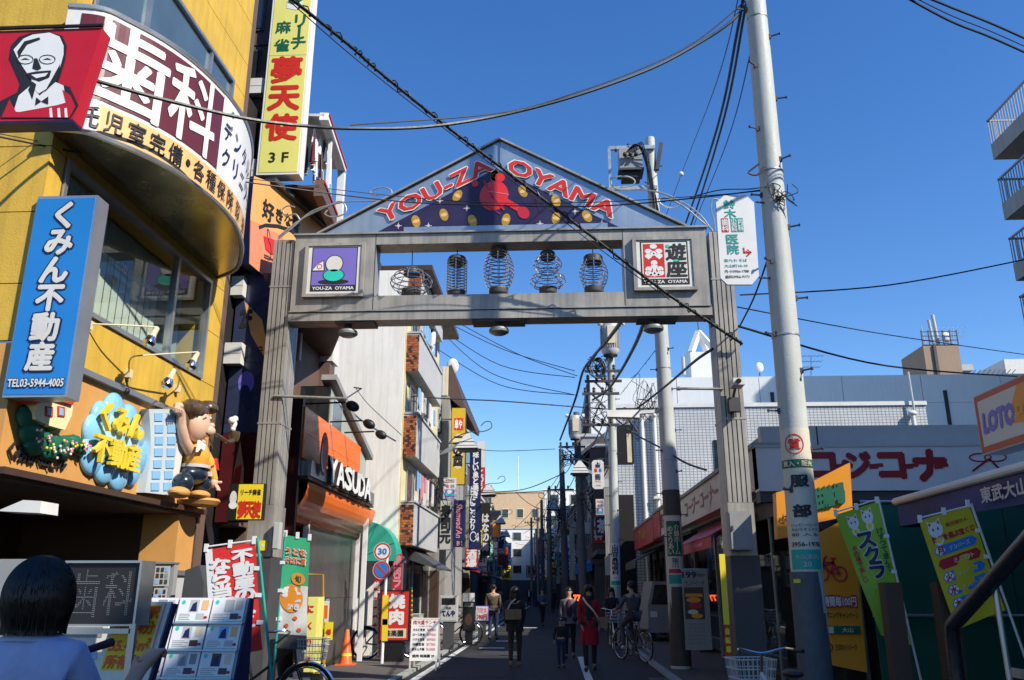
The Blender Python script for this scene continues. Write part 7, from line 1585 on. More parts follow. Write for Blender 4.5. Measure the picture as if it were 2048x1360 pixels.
# =============================================================== BICYCLES
def bike(label, loc, rz, m='black', basket=True):
    t_ = thing('bicycle', label, 'bicycle', loc, 'bicycles', rz); w0 = False; R = .33
    for x in (-.53, .53):
        B().tube([(x + R * math.cos(a * math.pi / 14), 0, R + R * math.sin(a * math.pi / 14)) for a in range(28)], .018, 'rubber', 6, closed=True).build('tyre', t_, world=w0)
        wh = B().tube([(x + (R - .028) * math.cos(a * math.pi / 12), 0, R + (R - .028) * math.sin(a * math.pi / 12)) for a in range(24)], .011, 'chrome', 5, closed=True); 
        for k in range(18): a = k * math.pi / 9; wh.cyl((x, (-1) ** k * .02, R), (x + (R - .03) * math.cos(a), 0, R + (R - .03) * math.sin(a)), .0022, 'chrome', 3)
        wh.cyl((x, -.04, R), (x, .04, R), .022, 'chrome', 8); wh.build('wheel', t_, world=w0)
        B().tube([(x + (R + .03) * math.cos(a), 0, R + (R + .03) * math.sin(a)) for a in [math.pi * (i / 10 * .75 + (.12 if x > 0 else .13)) for i in range(11)]], .016, 'chrome', 5).build('mudguard', t_, world=w0)
    f = B(); bbk = Vector((-.08, 0, .28)); st = Vector((-.22, 0, .78)); hd = Vector((.36, 0, .86)); hd2 = Vector((.39, 0, .66)); rx = Vector((-.53, 0, R)); fx_ = Vector((.53, 0, R))
    for a, b_ in ((bbk, st), (hd2, bbk), (hd, st - Vector((0, 0, .35))), (rx, bbk), (rx, st - Vector((0, 0, .1))), (hd, hd2)): f.cyl(a, b_, .017, m, 8)
    f.build('frame', t_, world=w0); fk = B()
    for s in (-.04, .04): fk.cyl(hd2 + Vector((0, s, 0)), fx_ + Vector((0, s, 0)), .011, m, 6)
    fk.build('fork', t_, world=w0); h = B(); h.cyl(hd, hd + Vector((-.03, 0, .16)), .014, 'chrome', 8); c = hd + Vector((-.03, 0, .16)); h.tube(catmull([c + Vector((-.18, .27, .03)), c + Vector((-.02, .2, .04)), c, c + Vector((-.02, -.2, .04)), c + Vector((-.18, -.27, .03))], 5), .012, 'chrome', 6)
    for s in (-1, 1): h.cyl(c + Vector((-.12, s * .245, .03)), c + Vector((-.22, s * .28, .03)), .017, 'black', 8)
    h.build('handlebar', t_, world=w0); B().cyl(st, st + Vector((-.02, 0, .1)), .013, 'chrome', 8).ell(st + Vector((-.04, 0, .13)), (.13, .075, .035), 'black', n=12, h=8).build('saddle', t_, world=w0)
    B().box(-.72, -.34, -.06, .06, .70, .715, 'dgrey').cyl((-.53, .05, R), (-.6, .06, .7), .007, 'dgrey', 5).cyl((-.53, -.05, R), (-.6, -.06, .7), .007, 'dgrey', 5).build('rack', t_, world=w0)
    B().cyl((-.08, -.03, .28), (-.08, .03, .28), .08, 'dgrey', 14).box(-.1, .02, .06, .12, .12, .14, 'black').cyl((-.08, .05, .28), (-.04, .07, .13), .01, 'chrome', 6).build('crank', t_, world=w0)
    if basket:
        k = B(); x0, x1, z0, z1 = .44, .74, .72, .96
        for i in range(9): t = i / 8; k.bar((x0 + .02 + t * (x1 - x0 - .04), -.15, z0), (x0 + t * (x1 - x0), -.18, z1), .005, .005, 'lgrey'); k.bar((x0 + .02 + t * (x1 - x0 - .04), .15, z0), (x0 + t * (x1 - x0), .18, z1), .005, .005, 'lgrey'); y = -.15 + .3 * t; k.bar((x1 - .02, y, z0), (x1, y * 1.2, z1), .005, .005, 'lgrey'); k.bar((x0 + .02, y, z0), (x0, y * 1.2, z1), .005, .005, 'lgrey')
        for z in (z0, z0 + .08, z0 + .16, z1): g = (z - z0) / (z1 - z0) * .03; k.tube([(x0 - g + .02, -.15 - g, z), (x1 - .02 + g, -.15 - g, z), (x1 - .02 + g, .15 + g, z), (x0 - g + .02, .15 + g, z)], .006, 'lgrey', 4, closed=True)
        k.build('basket', t_, world=w0)
    return t_
# =============================================================== PEOPLE
def skinmesh(chains, m, name, parent, sub=1, label=None):
    vs, rs, es, ix = [], [], [], {}
    for ch in chains:
        pr = None
        for x, y, z, r in ch:
            k = (round(x, 4), round(y, 4), round(z, 4))
            if k not in ix: ix[k] = len(vs); vs.append((x, y, z)); rs.append(r)
            i = ix[k]
            if pr is not None and pr != i: es.append((pr, i))
            pr = i
    me = bpy.data.meshes.new('s'); me.from_pydata(vs, es, []); ob = bpy.data.objects.new('s', me); COL.objects.link(ob)
    md = ob.modifiers.new('k', 'SKIN'); md.use_smooth_shade = True; sb = ob.modifiers.new('s', 'SUBSURF'); sb.levels = sub; sb.render_levels = sub
    for i, d in enumerate(me.skin_vertices[0].data): r = rs[i]; d.radius = r if isinstance(r, tuple) else (r, r); d.use_root = (i == 0)
    dg = bpy.context.evaluated_depsgraph_get(); nm = bpy.data.meshes.new_from_object(ob.evaluated_get(dg)); bpy.data.objects.remove(ob); bpy.data.meshes.remove(me)
    nm.materials.clear(); nm.materials.append(MATS[m]); nm.name = name
    for p in nm.polygons: p.use_smooth = True
    o = bpy.data.objects.new(name, nm); COL.objects.link(o); o.parent = parent
    if label: o['label'] = label
    return o
def person(label, loc, rz, h=1.65, top='black', bottom='navy', shoes='black', hair='short', stride=.18, female=False, coat=0., scarf=None, arms=None, inner=None, legm=None, lean=0., sit=False, group=None):
    t_ = thing('person', label, 'person', loc, group, rz); s = h / 1.65; W0 = False
    v = lambda x, y, z, r: (x * s, (y - lean * max(0, z - .9)) * s, z * s, (r * s if not isinstance(r, tuple) else (r[0] * s, r[1] * s)))
    sh = .165 if female else .185; hip = .085; arms = arms or [[(.035, .02, 1.08), (-.02, -.06, .86)], [(.035, .04, 1.08), (.03, .02, .86)]]
    # legs: hip -> knee -> ankle -> toe
    legs = []
    for sd, st_ in ((-1, stride), (1, -stride)):
        if sit: legs.append([(sd * hip, 0, .92), (sd * (hip + .03), -.36, .80 if sd < 0 else .70), (sd * (hip + .03), -.28, .36 if sd < 0 else .26), (sd * (hip + .03), -.40, .32 if sd < 0 else .22)])
        else: legs.append([(sd * hip, 0, .88), (sd * (hip + .005), -st_ * .55 - .02, .48), (sd * hip, -st_ * 1.0 + (.05 if st_ < 0 else 0), .09 + (.03 if st_ < 0 else 0)), (sd * (hip + .01), -st_ * 1.0 - .13 + (.05 if st_ < 0 else 0), .04 + (.0 if st_ < 0 else .0))])
    # continuous body (head, neck, arms, hands)
    hd = [v(0, 0, .95, .10), v(0, .01, 1.12, .10), v(0, .01, 1.32, .09), v(0, .0, 1.40, .05), v(0, -.01, 1.46, .052), v(0, -.02, 1.50, .062), v(0, -.015, 1.555, .078), v(0, -.01, 1.61, .06)]
    ch = [hd]; slv = []
    for sd, A in ((-1, arms[0]), (1, arms[1])):
        (ex, ey, ez), (hx, hy, hz) = A; S0 = (sd * sh, .01, 1.33); E0 = (sd * (sh + ex), ey, ez); H0 = (sd * (sh + hx), hy, hz)
        ch.append([v(0, .01, 1.32, .09), v(*S0, .045), v(*E0, .036), v(*H0, .024)])
        d = (Vector(H0) - Vector(E0)).normalized(); sdv = d.cross(Vector((sd, 0, 0))).normalized()
        pm = Vector(H0) + d * .05; ch.append([v(*H0, .024), v(*pm, .03)])
        for k in range(4): b_ = pm + sdv * (-.024 + .016 * k); ch.append([v(*pm, .03), v(*(b_ + d * .03), .009), v(*(b_ + d * (.055 + .006 * (1.5 - abs(k - 1.5))) + Vector((0, -.006, 0))), .0075)])
        tb = Vector(H0) + d * .02 + sdv * -.03; ch.append([v(*H0, .024), v(*tb, .011), v(*(tb + d * .035 + sdv * -.01), .009)])
        slv.append([S0, E0, tuple(Vector(H0) - d * .02)])
    for L in legs: ch.append([v(0, 0, .95, .10), v(*L[0], .08), v(*L[1], .052), v(*L[2], .032), v(L[3][0], L[3][1] + .06, L[3][2], .022)])
    skinmesh(ch, 'skin', 'body', t_)
    # trousers or tights
    lr = (.098, .066, .05) if not female else (.095, .062, .044)
    tc = []
    for L in legs: tc.append([v(0, 0, .95, .13), v(*L[0], lr[0]), v(*L[1], lr[1]), v(*L[2], lr[2])])
    skinmesh(tc, bottom, 'trousers', t_)
    for L in legs: skinmesh([[v(L[2][0], L[2][1] + .03, L[2][2] - .03, .05), v(L[3][0], (L[2][1] + L[3][1]) / 2, L[3][2] + .01, .045), v(L[3][0], L[3][1] - .01, L[3][2] + .005, .04)]], shoes, 'shoe', t_)
    # coat / jacket
    wd = .135 if female else .15; jc = [[v(0, .0, .93 - coat * 0, (wd + .025, .11)), v(0, .01, 1.10, (wd, .105)), v(0, .01, 1.28, (wd + .02, .11)), v(0, .005, 1.38, .075)]]
    for (S0, E0, H0) in slv: jc.append([v(0, .01, 1.28, (wd + .02, .11)), v(*S0, .06), v(*E0, .05), v(*H0, .042)])
    skinmesh(jc, top, 'jacket', t_)
    if coat: # flared skirt of the coat
        n = 18; k = B(); z0, z1 = (.93 - coat), 1.02
        prof = [(z1, wd + .005, .11), (.9, wd + .03, .13), (z0, wd + .06, .16)]
        rings = []
        for z, a, b_ in prof: rings.append([Vector(v(a * math.cos(i * 2 * math.pi / n), b_ * math.sin(i * 2 * math.pi / n) * (1 + .05 * math.sin(i * 3)), z + .01 * math.sin(i * 2.3), 0)[:3]) for i in range(n)])
        for r in range(2):
            for i in range(n): j = (i + 1) % n; k.face([rings[r + 1][i], rings[r + 1][j], rings[r][j], rings[r][i]], top)
        k.build('coat_skirt', t_, world=W0, sharp=80)
    if inner: B().ell(v(0, -.085, 1.12, 0)[:3], (.075 * s, .05 * s, .26 * s), inner, n=12, h=8).build('shirt_front', t_, world=W0)
    H = Vector(v(0, -.012, 1.55, 0)[:3])
    hb = B()
    if hair == 'short': hb.ell(H + Vector((0, .018, .03)) * s, (.088 * s, .098 * s, .09 * s), 'hair', n=16, h=10, fn=lambda d: 1 + .03 * math.sin(20 * d.x) * math.sin(17 * d.z) if d.z > -.25 or d.y > .2 else .8)
    elif hair == 'long':
        hb.ell(H + Vector((0, .02, .03)) * s, (.095 * s, .105 * s, .095 * s), 'hair', n=16, h=10); 
        for sd in (-1, 0, 1): hb.ell(H + Vector((sd * .075, .03 + (.03 if sd == 0 else 0), -.11)) * s, (.04 * s if sd else .085 * s, .045 * s, .17 * s), 'hair', n=12, h=8)
        hb.ell(H + Vector((0, -.075, .055)) * s, (.06 * s, .025 * s, .03 * s), 'hair', n=10, h=6)
    elif hair == 'cap': hb.ell(H + Vector((0, .012, .045)) * s, (.094 * s, .102 * s, .07 * s), 'navy', n=16, h=8); hb.ell(H + Vector((0, -.11, .045)) * s, (.06 * s, .06 * s, .012 * s), 'navy', n=12, h=6); hb.rect(Fr(H + Vector((-.025, -.092, .06)) * s, (1, 0, 0), (0, 0, 1), .05 * s, .03 * s), 0, 0, 1, 1, .004, 'offwhite')
    hb.build('hair' if hair != 'cap' else 'cap', t_, world=W0)
    fc = B(); fy_ = -.092
    for sd in (-1, 1): fc.ell(H + Vector((sd * .028, fy_ + .004, .005)) * s, (.012 * s, .006 * s, .006 * s), 'ink', n=8, h=5); fc.ell(H + Vector((sd * .076, .005, -.01)) * s, (.01 * s, .018 * s, .026 * s), 'skin', n=8, h=5)
    fc.ell(H + Vector((0, fy_ - .006, -.022)) * s, (.011 * s, .014 * s, .018 * s), 'skin', n=8, h=6); fc.ell(H + Vector((0, fy_ + .004, -.052)) * s, (.022 * s, .008 * s, .006 * s), 'pink', n=8, h=5); fc.build('face_features', t_, world=W0, kind='stuff')
    if scarf: B().lathe([(.09 * s, -.04), (.1 * s, 0), (.075 * s, .05)], v(0, 0, 1.40, 0)[:3], scarf, 16).build('scarf', t_, world=W0)
    return t_
for nm, c in (('coatred', (.35, .01, .015)), ('coatdark', (.022, .02, .024)), ('khaki', (.10, .075, .05)), ('olive', (.06, .045, .022)), ('denim', (.025, .04, .09)), ('greyjacket', (.14, .13, .125)), ('tan', (.30, .19, .09)), ('steelblue', (.09, .12, .17)), ('greyrider', (.085, .085, .10)), ('lavender', (.40, .43, .62)), ('orangecloth', (.45, .16, .03)), ('plumcloth', (.06, .02, .04))): mat(nm, c, .85, 0, .2, 8, bump=.5, bscale=14)
def foot(px, py): q = atz(px, py, 0); return (q.x, q.y, 0)
def bag(t_, c, size, m, strap=None):
    B().box(c[0] - size[0] / 2, c[0] + size[0] / 2, c[1] - size[1] / 2, c[1] + size[1] / 2, c[2] - size[2] / 2, c[2] + size[2] / 2, m).box(c[0] - size[0] / 2 - .004, c[0] + size[0] / 2 + .004, c[1] - size[1] / 2 - .004, c[1] + size[1] / 2 + .004, c[2] + size[2] * .1, c[2] + size[2] / 2 + .005, m).build('bag', t_, world=False)
    if strap:
        L = catmull(strap, 6); k = B()
        for i in range(len(L) - 1): k.bar(L[i], L[i + 1], .035, .006, 'cream' if m != 'coatdark' else m, up=(0, 1, 0))
        k.build('strap', t_, world=False)
t_ = person('woman in long red open coat over dark dress with pale shoulder strap', foot(1181, 1343), 0, 1.63, 'coatred', 'coatdark', 'black', 'long', .12, True, coat=.42, inner='coatdark', scarf='coatdark')
bag(t_, (.26, .02, .92), (.22, .08, .2), 'tan', [(.2, .03, .98), (.08, -.13, 1.15), (-.04, -.12, 1.28), (-.12, -.02, 1.4)])
t_ = person('woman in grey open jacket with tied hair walking beside the red coat', foot(1140, 1318), 0, 1.6, 'greyjacket', 'coatdark', 'black', 'short', .1, True, coat=.12, inner='plumcloth')
t_ = person('small boy in dark padded jacket and cap with white badge between two women', foot(1123, 1336), 0, .98, 'coatdark', 'denim', 'black', 'cap', .1, arms=[[(.06, -.02, 1.08), (.05, -.03, .88)], [(.08, -.02, 1.1), (.12, -.05, .95)]])
t_ = person('woman seen from behind in dark coat with tan bag on her back, walking away', foot(1030, 1334), pi, 1.6, 'coatdark', 'olive', 'tan', 'long', .08, True, coat=.2)
bag(t_, (.03, .19, 1.05), (.34, .07, .2), 'tan', [(.16, .14, 1.12), (.08, .15, 1.28), (-.1, .02, 1.42)])
t_ = person('man seen from behind in brown olive jacket and blue jeans on the left', foot(986, 1281), pi - .1, 1.72, 'khaki', 'denim', 'black', 'short', .08, coat=.05)
t_ = person('person in pale blue-grey jacket with shoulder bag stepping across the street', foot(1085, 1252), .5, 1.6, 'steelblue', 'coatdark', 'black', 'short', .14, arms=[[(.03, -.05, 1.1), (-.05, -.22, 1.02)], [(.03, -.05, 1.1), (-.08, -.22, 1.02)]]); bag(t_, (-.28, .05, .95), (.26, .1, .28), 'navy')
t_ = person('dark dressed man with open collar farther down the middle of the street', foot(1058, 1216), 0, 1.72, 'coatdark', 'coatdark', 'black', 'short', .1, inner='offwhite')
t_ = person('dim figure in brown clothes far down the left side', foot(1030, 1222), pi, 1.6, 'olive', 'coatdark', 'black', 'short', .1); t_ = person('distant pedestrian in plum coat near the right hand shops', foot(1108, 1225), .3, 1.6, 'plumcloth', 'coatdark', 'black', 'long', .1, True, coat=.2)
t_ = person('distant pedestrian in grey beside the left hand menu boards', foot(1000, 1224), pi, 1.65, 'greyjacket', 'denim', 'black', 'short', .1); t_ = person('farthest pedestrian, tiny dark figure in the middle of the road', foot(1068, 1203), 0, 1.65, 'coatdark', 'denim', 'black', 'short', .1)
t_ = person('woman behind the riders with long dark hair pushing along the right side', foot(1226, 1292), 0, 1.6, 'coatdark', 'coatdark', 'black', 'long', .06, True, coat=.1, arms=[[(.05, -.1, 1.1), (.05, -.32, 1.05)], [(.05, -.1, 1.1), (.05, -.32, 1.05)]])
q = foot(1222, 1296); bike('dark city bicycle with front basket ridden by the long haired woman', (q[0], q[1] - .45, 0), -pi / 2)
q = foot(1266, 1322); bike('dark city bicycle under the masked rider', (q[0], q[1], 0), pi / 2 + .45, basket=False)
R_ = Matrix.Rotation(pi / 2 + .45, 3, 'Z'); qq = Vector(q) + R_ @ Vector((-.12, 0, 0))
t_ = person('cyclist in dark grey clothes and pale face mask turning on a bicycle', (qq.x, qq.y, 0.05), pi + .45, 1.68, 'greyrider', 'greyrider', 'lgrey', 'short', .1, arms=[[(.05, -.15, 1.12), (.05, -.38, 1.05)], [(.05, -.15, 1.12), (.05, -.38, 1.05)]], lean=.12, sit=True)
B().ell((0, -.165, 1.53), (.055, .045, .05), 'offwhite', n=10, h=6).build('face_mask', t_, world=False)
q = foot(905, 1292); bike('bicycle parked on the left beside the white menu board', (q[0], q[1], 0), .1, 'brown')
q = foot(795, 1318); bike('bicycle half hidden behind the red barbecue sign', (q[0] - .1, 20.1, .05), pi * .1, 'dgrey')
q = at(615, 1325, 10.7); bike('bicycle at the lower left, only its front wheel rising into view', (q.x - .53, 10.7, 0.02), 0, 'black', basket=True)
bike('bicycle with wire basket at the lower right, mostly below the frame', (1.84, 7.5, 0), math.radians(100), 'lgrey')
# foreground woman from behind
fwm = thing('person', 'woman from behind at lower left with black bobbed hair and lavender blue top', 'person', (-1.78, 2.95, 0)); cx, cy = -1.79, 2.95
body = [[(cx, cy, .98, .12), (cx, cy, 1.15, .115), (cx, cy, 1.32, .09), (cx, cy, 1.39, .06), (cx, cy, 1.44, .06), (cx, cy, 1.5, .08), (cx, cy, 1.57, .085)]]
for sd in (-1, 1):
    S0 = (cx + sd * .16, cy, 1.32, .05); E0 = (cx + sd * .22, cy + .10, 1.08, .042); H0 = (cx + sd * .22 + (.03 if sd > 0 else 0), cy + .30, 1.27 if sd > 0 else 1.05, .026); body.append([(cx, cy, 1.32, .09), S0, E0, H0])
    P_ = Vector(H0[:3]); d = (P_ - Vector(E0[:3])).normalized(); pm = P_ + d * .05; body.append([H0, (*pm, .032)]); sv = Vector((1, 0, 0))
    for k in range(4): b_ = pm + sv * (-.027 + .018 * k); body.append([(*pm, .032), (*(b_ + d * .03), .0105), (*(b_ + d * .055 + Vector((0, .02, -.012))), .0095), (*(b_ + d * .05 + Vector((0, .03, -.04))), .009)])
    body.append([H0, (*(P_ + d * .02 - sv * .035 * 1), .013), (*(P_ + d * .055 - sv * .045), .011)])
for sd in (-1, 1): body.append([(cx, cy, .98, .12), (cx + sd * .09, cy, .85, .085), (cx + sd * .09, cy, .47, .055), (cx + sd * .09, cy, .1, .04), (cx + sd * .1, cy + .14, .04, .035)])
skinmesh(body, 'skin', 'body', fwm, 2)
bpy.data.objects[fwm.children[0].name].location = (-fwm.location.x, -fwm.location.y, 0)
jk = [[(cx, cy, .85, (.17, .13)), (cx, cy, 1.1, (.16, .13)), (cx, cy, 1.28, (.175, .135)), (cx, cy, 1.375, .11), (cx, cy, 1.42, .08)]]
for sd in (-1, 1): jk.append([(cx, cy, 1.28, (.165, .12)), (cx + sd * .16, cy, 1.325, .08), (cx + sd * .22, cy + .10, 1.08, .06), (cx + sd * .22 + (.02 if sd > 0 else 0), cy + .25, 1.22 if sd > 0 else 1.06, .046)])
o = skinmesh(jk, 'lavender', 'jacket', fwm, 2); o.location = (-fwm.location.x, -fwm.location.y, 0)
tr_ = [[(cx, cy, .9, .15), (cx + sd * .09, cy, .82, .11), (cx + sd * .09, cy, .45, .08), (cx + sd * .09, cy, .1, .06)] for sd in (-1, 1)]; o = skinmesh(tr_, 'coatdark', 'trousers', fwm, 1); o.location = (-fwm.location.x, -fwm.location.y, 0)
mat('hairblack', (.010, .006, .005), .38, 0, .3, 60)
hb = B(); hb.ell((cx, cy, 1.53), (.112, .118, .135), 'hairblack', n=60, h=26, fn=lambda d: 1 + (.10 * max(0, -d.z) if d.z < 0 else 0) + .002 * math.sin(math.atan2(d.y, d.x) * 41))
rr_ = random.Random(5)
for i in range(1500):          # locks laid from the crown down over the head
    a = rr_.uniform(0, 2 * pi); e0 = rr_.uniform(.15, .9); e1 = rr_.uniform(2.35, 2.62); L = []
    for j in range(7):
        th = e0 + (e1 - e0) * j / 6; rr = 1.008 + .10 * max(0, -math.cos(th)) + rr_.uniform(0, .008); aa = a + .05 * math.sin(j * .8 + i)
        L.append((cx + .112 * rr * math.sin(min(th, 2.2)) * math.cos(aa), cy + .118 * rr * math.sin(min(th, 2.2)) * math.sin(aa), 1.53 + .135 * rr * math.cos(th)))
    hb.tube(L, .0019, 'hairblack', 3, r2=.001)
hb.build('hair', fwm)
wd_ = thing('dark_wand', 'dark red-brown rod held out by the foreground woman', 'rod', at(190, 1295, 3.1)); a_, b_ = at(152, 1308, 3.15), at(224, 1284, 3.3); B().cyl(a_, b_, .012, 'plumcloth', 10, r2=.016).build('rod', wd_)
# red umbrella stand and car at side street
t_ = thing('parked_car', 'white car nose peeking from the side street on the right', 'car', (3.4, 27, 0))
x0 = 2.82
B().prism([(x0, 27, .3), (x0 + 1.4, 27, .3), (x0 + 1.4, 27, 1.1), (x0 + 1.25, 27, 1.8), (x0 + .2, 27, 1.8), (x0 + .02, 27, 1.1)], (0, 2.6, 0), 'grey').build('body', t_); B().prism([(x0 + .12, 26.98, 1.12), (x0 + 1.3, 26.98, 1.12), (x0 + 1.2, 26.98, 1.7), (x0 + .25, 26.98, 1.7)], (0, .03, 0), 'glassdark').build('windscreen', t_)
for xx in (x0 + .08, x0 + 1.12): B().box(xx, xx + .2, 26.97, 27, .75, .92, 'offwhite').build('headlight', t_)
for xx in (x0 + .04, x0 + 1.16): B().box(xx, xx + .2, 27.2, 27.7, .05, .55, 'rubber').build('wheel', t_)
t_ = thing('red_folding_stool', 'red cloth folding stool on metal legs beside the second pole', 'stool', (2.9, 21.5, .045)); q = atz(1322, 1275, .05); B().box(q.x - .3, q.x + .28, q.y, q.y + .35, .42, .62, 'crimson').build('seat', t_)
for s in (-.2, .2): B().cyl((q.x + s, q.y, .05), (q.x - s, q.y + .1, .45), .014, 'alu', 6).build('leg', t_)
mat('ledred', (1, .12, .03), .4, 0, 0, emit=2.2); t_ = thing('lit_number_sign', 'small glowing red-orange number sign reading 77 behind the women', 'sign', at(1153, 1200, 36)); f = rectF(1146, 1204, 1162, 1188, 36); B().fbox(f, 0, 0, 1, 1, -.1, 0, 'black').build('case', t_); p = B(); p.text(f, '77', .1, .15, .9, .85, 'ledred', .05, .01); p.build('lit_digits', t_)
# red banner strip at right gate post
t_ = thing('narrow_yellow_banner', 'narrow yellow and red banner edge hanging beside the right gate post', 'banner', at(1457, 1250, 11)); f = rectF(1452, 1312, 1464, 1108, 11.2); B().fbox(f, 0, .3, 1, 1, -.01, 0, 'yellow').build('upper_cloth', t_); B().fbox(f, 0, 0, 1, .298, -.01, 0, 'red').build('lower_cloth', t_); p = B(); p.vtext(f, '自転車', .1, .02, .9, .28, 'yellow', .06, .01); p.build('lettering', t_)
# =============================================================== FAR STREET
def fb(name, label, side, X, Y0, Y1, H, m, floors=3, depth=10, win='glassdark', canopy=None, base='dgreywall', front=True, cols=None, trim=None):
    t_ = thing(name, label, 'building', (X + side * depth / 2, Y0, 0)); x0, x1 = (X, X + depth) if side > 0 else (X - depth, X)
    B().box(x0, x1, Y0, Y1, 2.8, H, m).build('wall', t_); B().box(x0 + (.1 if side > 0 else 0), x1 - (0 if side > 0 else .1), Y0 + .05, Y1 - .05, 0, 2.8, base).build('ground_floor', t_)
    B().box(x0 - .1, x1 + .1, Y0 - .1, Y1 + .1, H, H + .18, trim or 'lgrey').build('parapet', t_)
    fh = (H - 3.0) / floors; L = Y1 - Y0; n = cols or max(2, int(L / 2.2)); f_of = (lambda a, b_, c, d: frR(X, a, b_, c, d)) if side > 0 else (lambda a, b_, c, d: frL(X, a, b_, c, d))
    for k in range(floors):
        z = 3.0 + k * fh + fh * .3
        for i in range(n):
            y = Y0 + L * (i + .22) / n; f = f_of(y, y + L / n * .56, z, z + fh * .5); o = B().fbox(f, 0, 0, 1, 1, 0, .05, 'lgrey').build('window', t_); B().fbox(f, .06, .06, .94, .94, .05, .056, win).build('pane', o)
        if front:
            for i in range(2):
                xa = X + side * (1.0 + i * 2.4) - .6; f = frY(xa, xa + 1.2, Y0, z, z + fh * .5); o = B().fbox(f, 0, 0, 1, 1, 0, .05, 'lgrey').build('window', t_); B().fbox(f, .06, .06, .94, .94, .05, .056, win).build('pane', o)
    if canopy:
        xs = X - side * .9; B().hexa([(min(X, xs), Y0 + .4, 2.5 if side < 0 else 2.3), (max(X, xs), Y0 + .4, 2.3 if side < 0 else 2.5), (max(X, xs), Y1 - .4, 2.3 if side < 0 else 2.5), (min(X, xs), Y1 - .4, 2.5 if side < 0 else 2.3)] + [(min(X, xs), Y0 + .4, 2.85 if side > 0 else 2.4), (max(X, xs), Y0 + .4, 2.4 if side < 0 else 2.85), (max(X, xs), Y1 - .4, 2.4 if side < 0 else 2.85), (min(X, xs), Y1 - .4, 2.4)], canopy).build('awning', t_)
    return t_
fb('narrow_grey_building', 'narrow dark grey building on the left behind the gold sign', -1, -4.0, 33.2, 39, 8.5, 'dgreywall', 2, canopy='navy', cols=2)
fb('brown_block', 'brown tiled block on the left behind the long black sign', -1, -4.35, 39.2, 46, 9, 'brownwall', 3, canopy='crimson')
fb('dark_block', 'dark narrow block with small windows on the left past the dance sign', -1, -4.7, 46.3, 54, 8.2, 'dgreywall', 3)
fb('cream_block', 'pale cream low block far down the left side', -1, -5.1, 54.4, 66, 7.6, 'creamwall', 2, canopy='dgreen'); fb('white_block', 'white block catching sun far down the left side', -1, -5.9, 66.5, 82, 9.0, 'whitewall', 3); fb('grey_block', 'grey block at the far bend of the street on the left', -1, -7.2, 82.5, 104, 10.2, 'greywall', 3)
fb('peach_house', 'brick and peach house on the right under sloping eave past the tiled building', 1, 1.95, 44.4, 51, 8.8, 'brownwall', 2, canopy='blue', depth=7); fb('grey_house', 'grey rendered house on the right before the white store', 1, 1.6, 51.3, 59.7, 10.6, 'greywall', 3, depth=8)
B().hexa([(1.3, 44.2, 8.2), (3.4, 44.2, 9.9), (3.4, 51.2, 9.9), (1.3, 51.2, 8.2), (1.3, 44.2, 8.4), (3.4, 44.2, 10.1), (3.4, 51.2, 10.1), (1.3, 51.2, 8.4)], 'dgrey').build('eave', bpy.data.objects['peach_house'])
fb('plain_shop_block', 'dim shop block on the right past the white store', 1, .9, 78.5, 92, 8.8, 'greywall', 3, depth=9); fb('pale_row_block', 'pale block with white roof edge where the street bends left', 1, -1.0, 92.5, 112, 12, 'whitewall', 4, depth=12, trim='white')
fb('far_dark_block', 'dark block standing last on the right before the beige building', 1, -2.6, 112.5, 126, 8.5, 'dgreywall', 3, depth=9)
eb = fb('beige_building', 'large sunlit beige building closing the view at the end of the street', 1, -13.5, 130, 142, 15.9, 'beigewall', 4, depth=19, front=True, trim='beigewall')
for i in range(8):
    for k in range(3): f = frY(-12.6 + i * 2.3, -11.5 + i * 2.3, 130, 5.4 + k * 3.3, 6.9 + k * 3.3); o = B().fbox(f, 0, 0, 1, 1, 0, .06, 'cream').build('window', eb); B().fbox(f, .08, .08, .92, .92, .06, .07, 'glassdark').build('pane', o)
B().box(-13.4, -9.6, 131, 138, 15.9, 17.2, 'greywall').build('roof_house', eb); B().cyl((-5.6, 133, 16), (-5.6, 133, 22), .07, 'offwhite').build('mast', eb)
fb('white_mid_block', 'white building with balconies standing before the beige one', 1, -8.5, 118, 129, 9.6, 'whitewall', 3, depth=6.2); fb('low_white_house', 'small low white house at the street bend', -1, -6.2, 105, 117, 7.4, 'whitewall', 2, depth=9)
# side wall closing the gap right of the end building
fb('far_filler_block', 'grey low block right of the beige building far away', 1, 5.6, 128, 140, 10, 'greywall', 3, depth=22); fb('far_left_block', 'pale low block left of the beige building far away', -1, -14, 128, 150, 12, 'greywall', 3, depth=20)
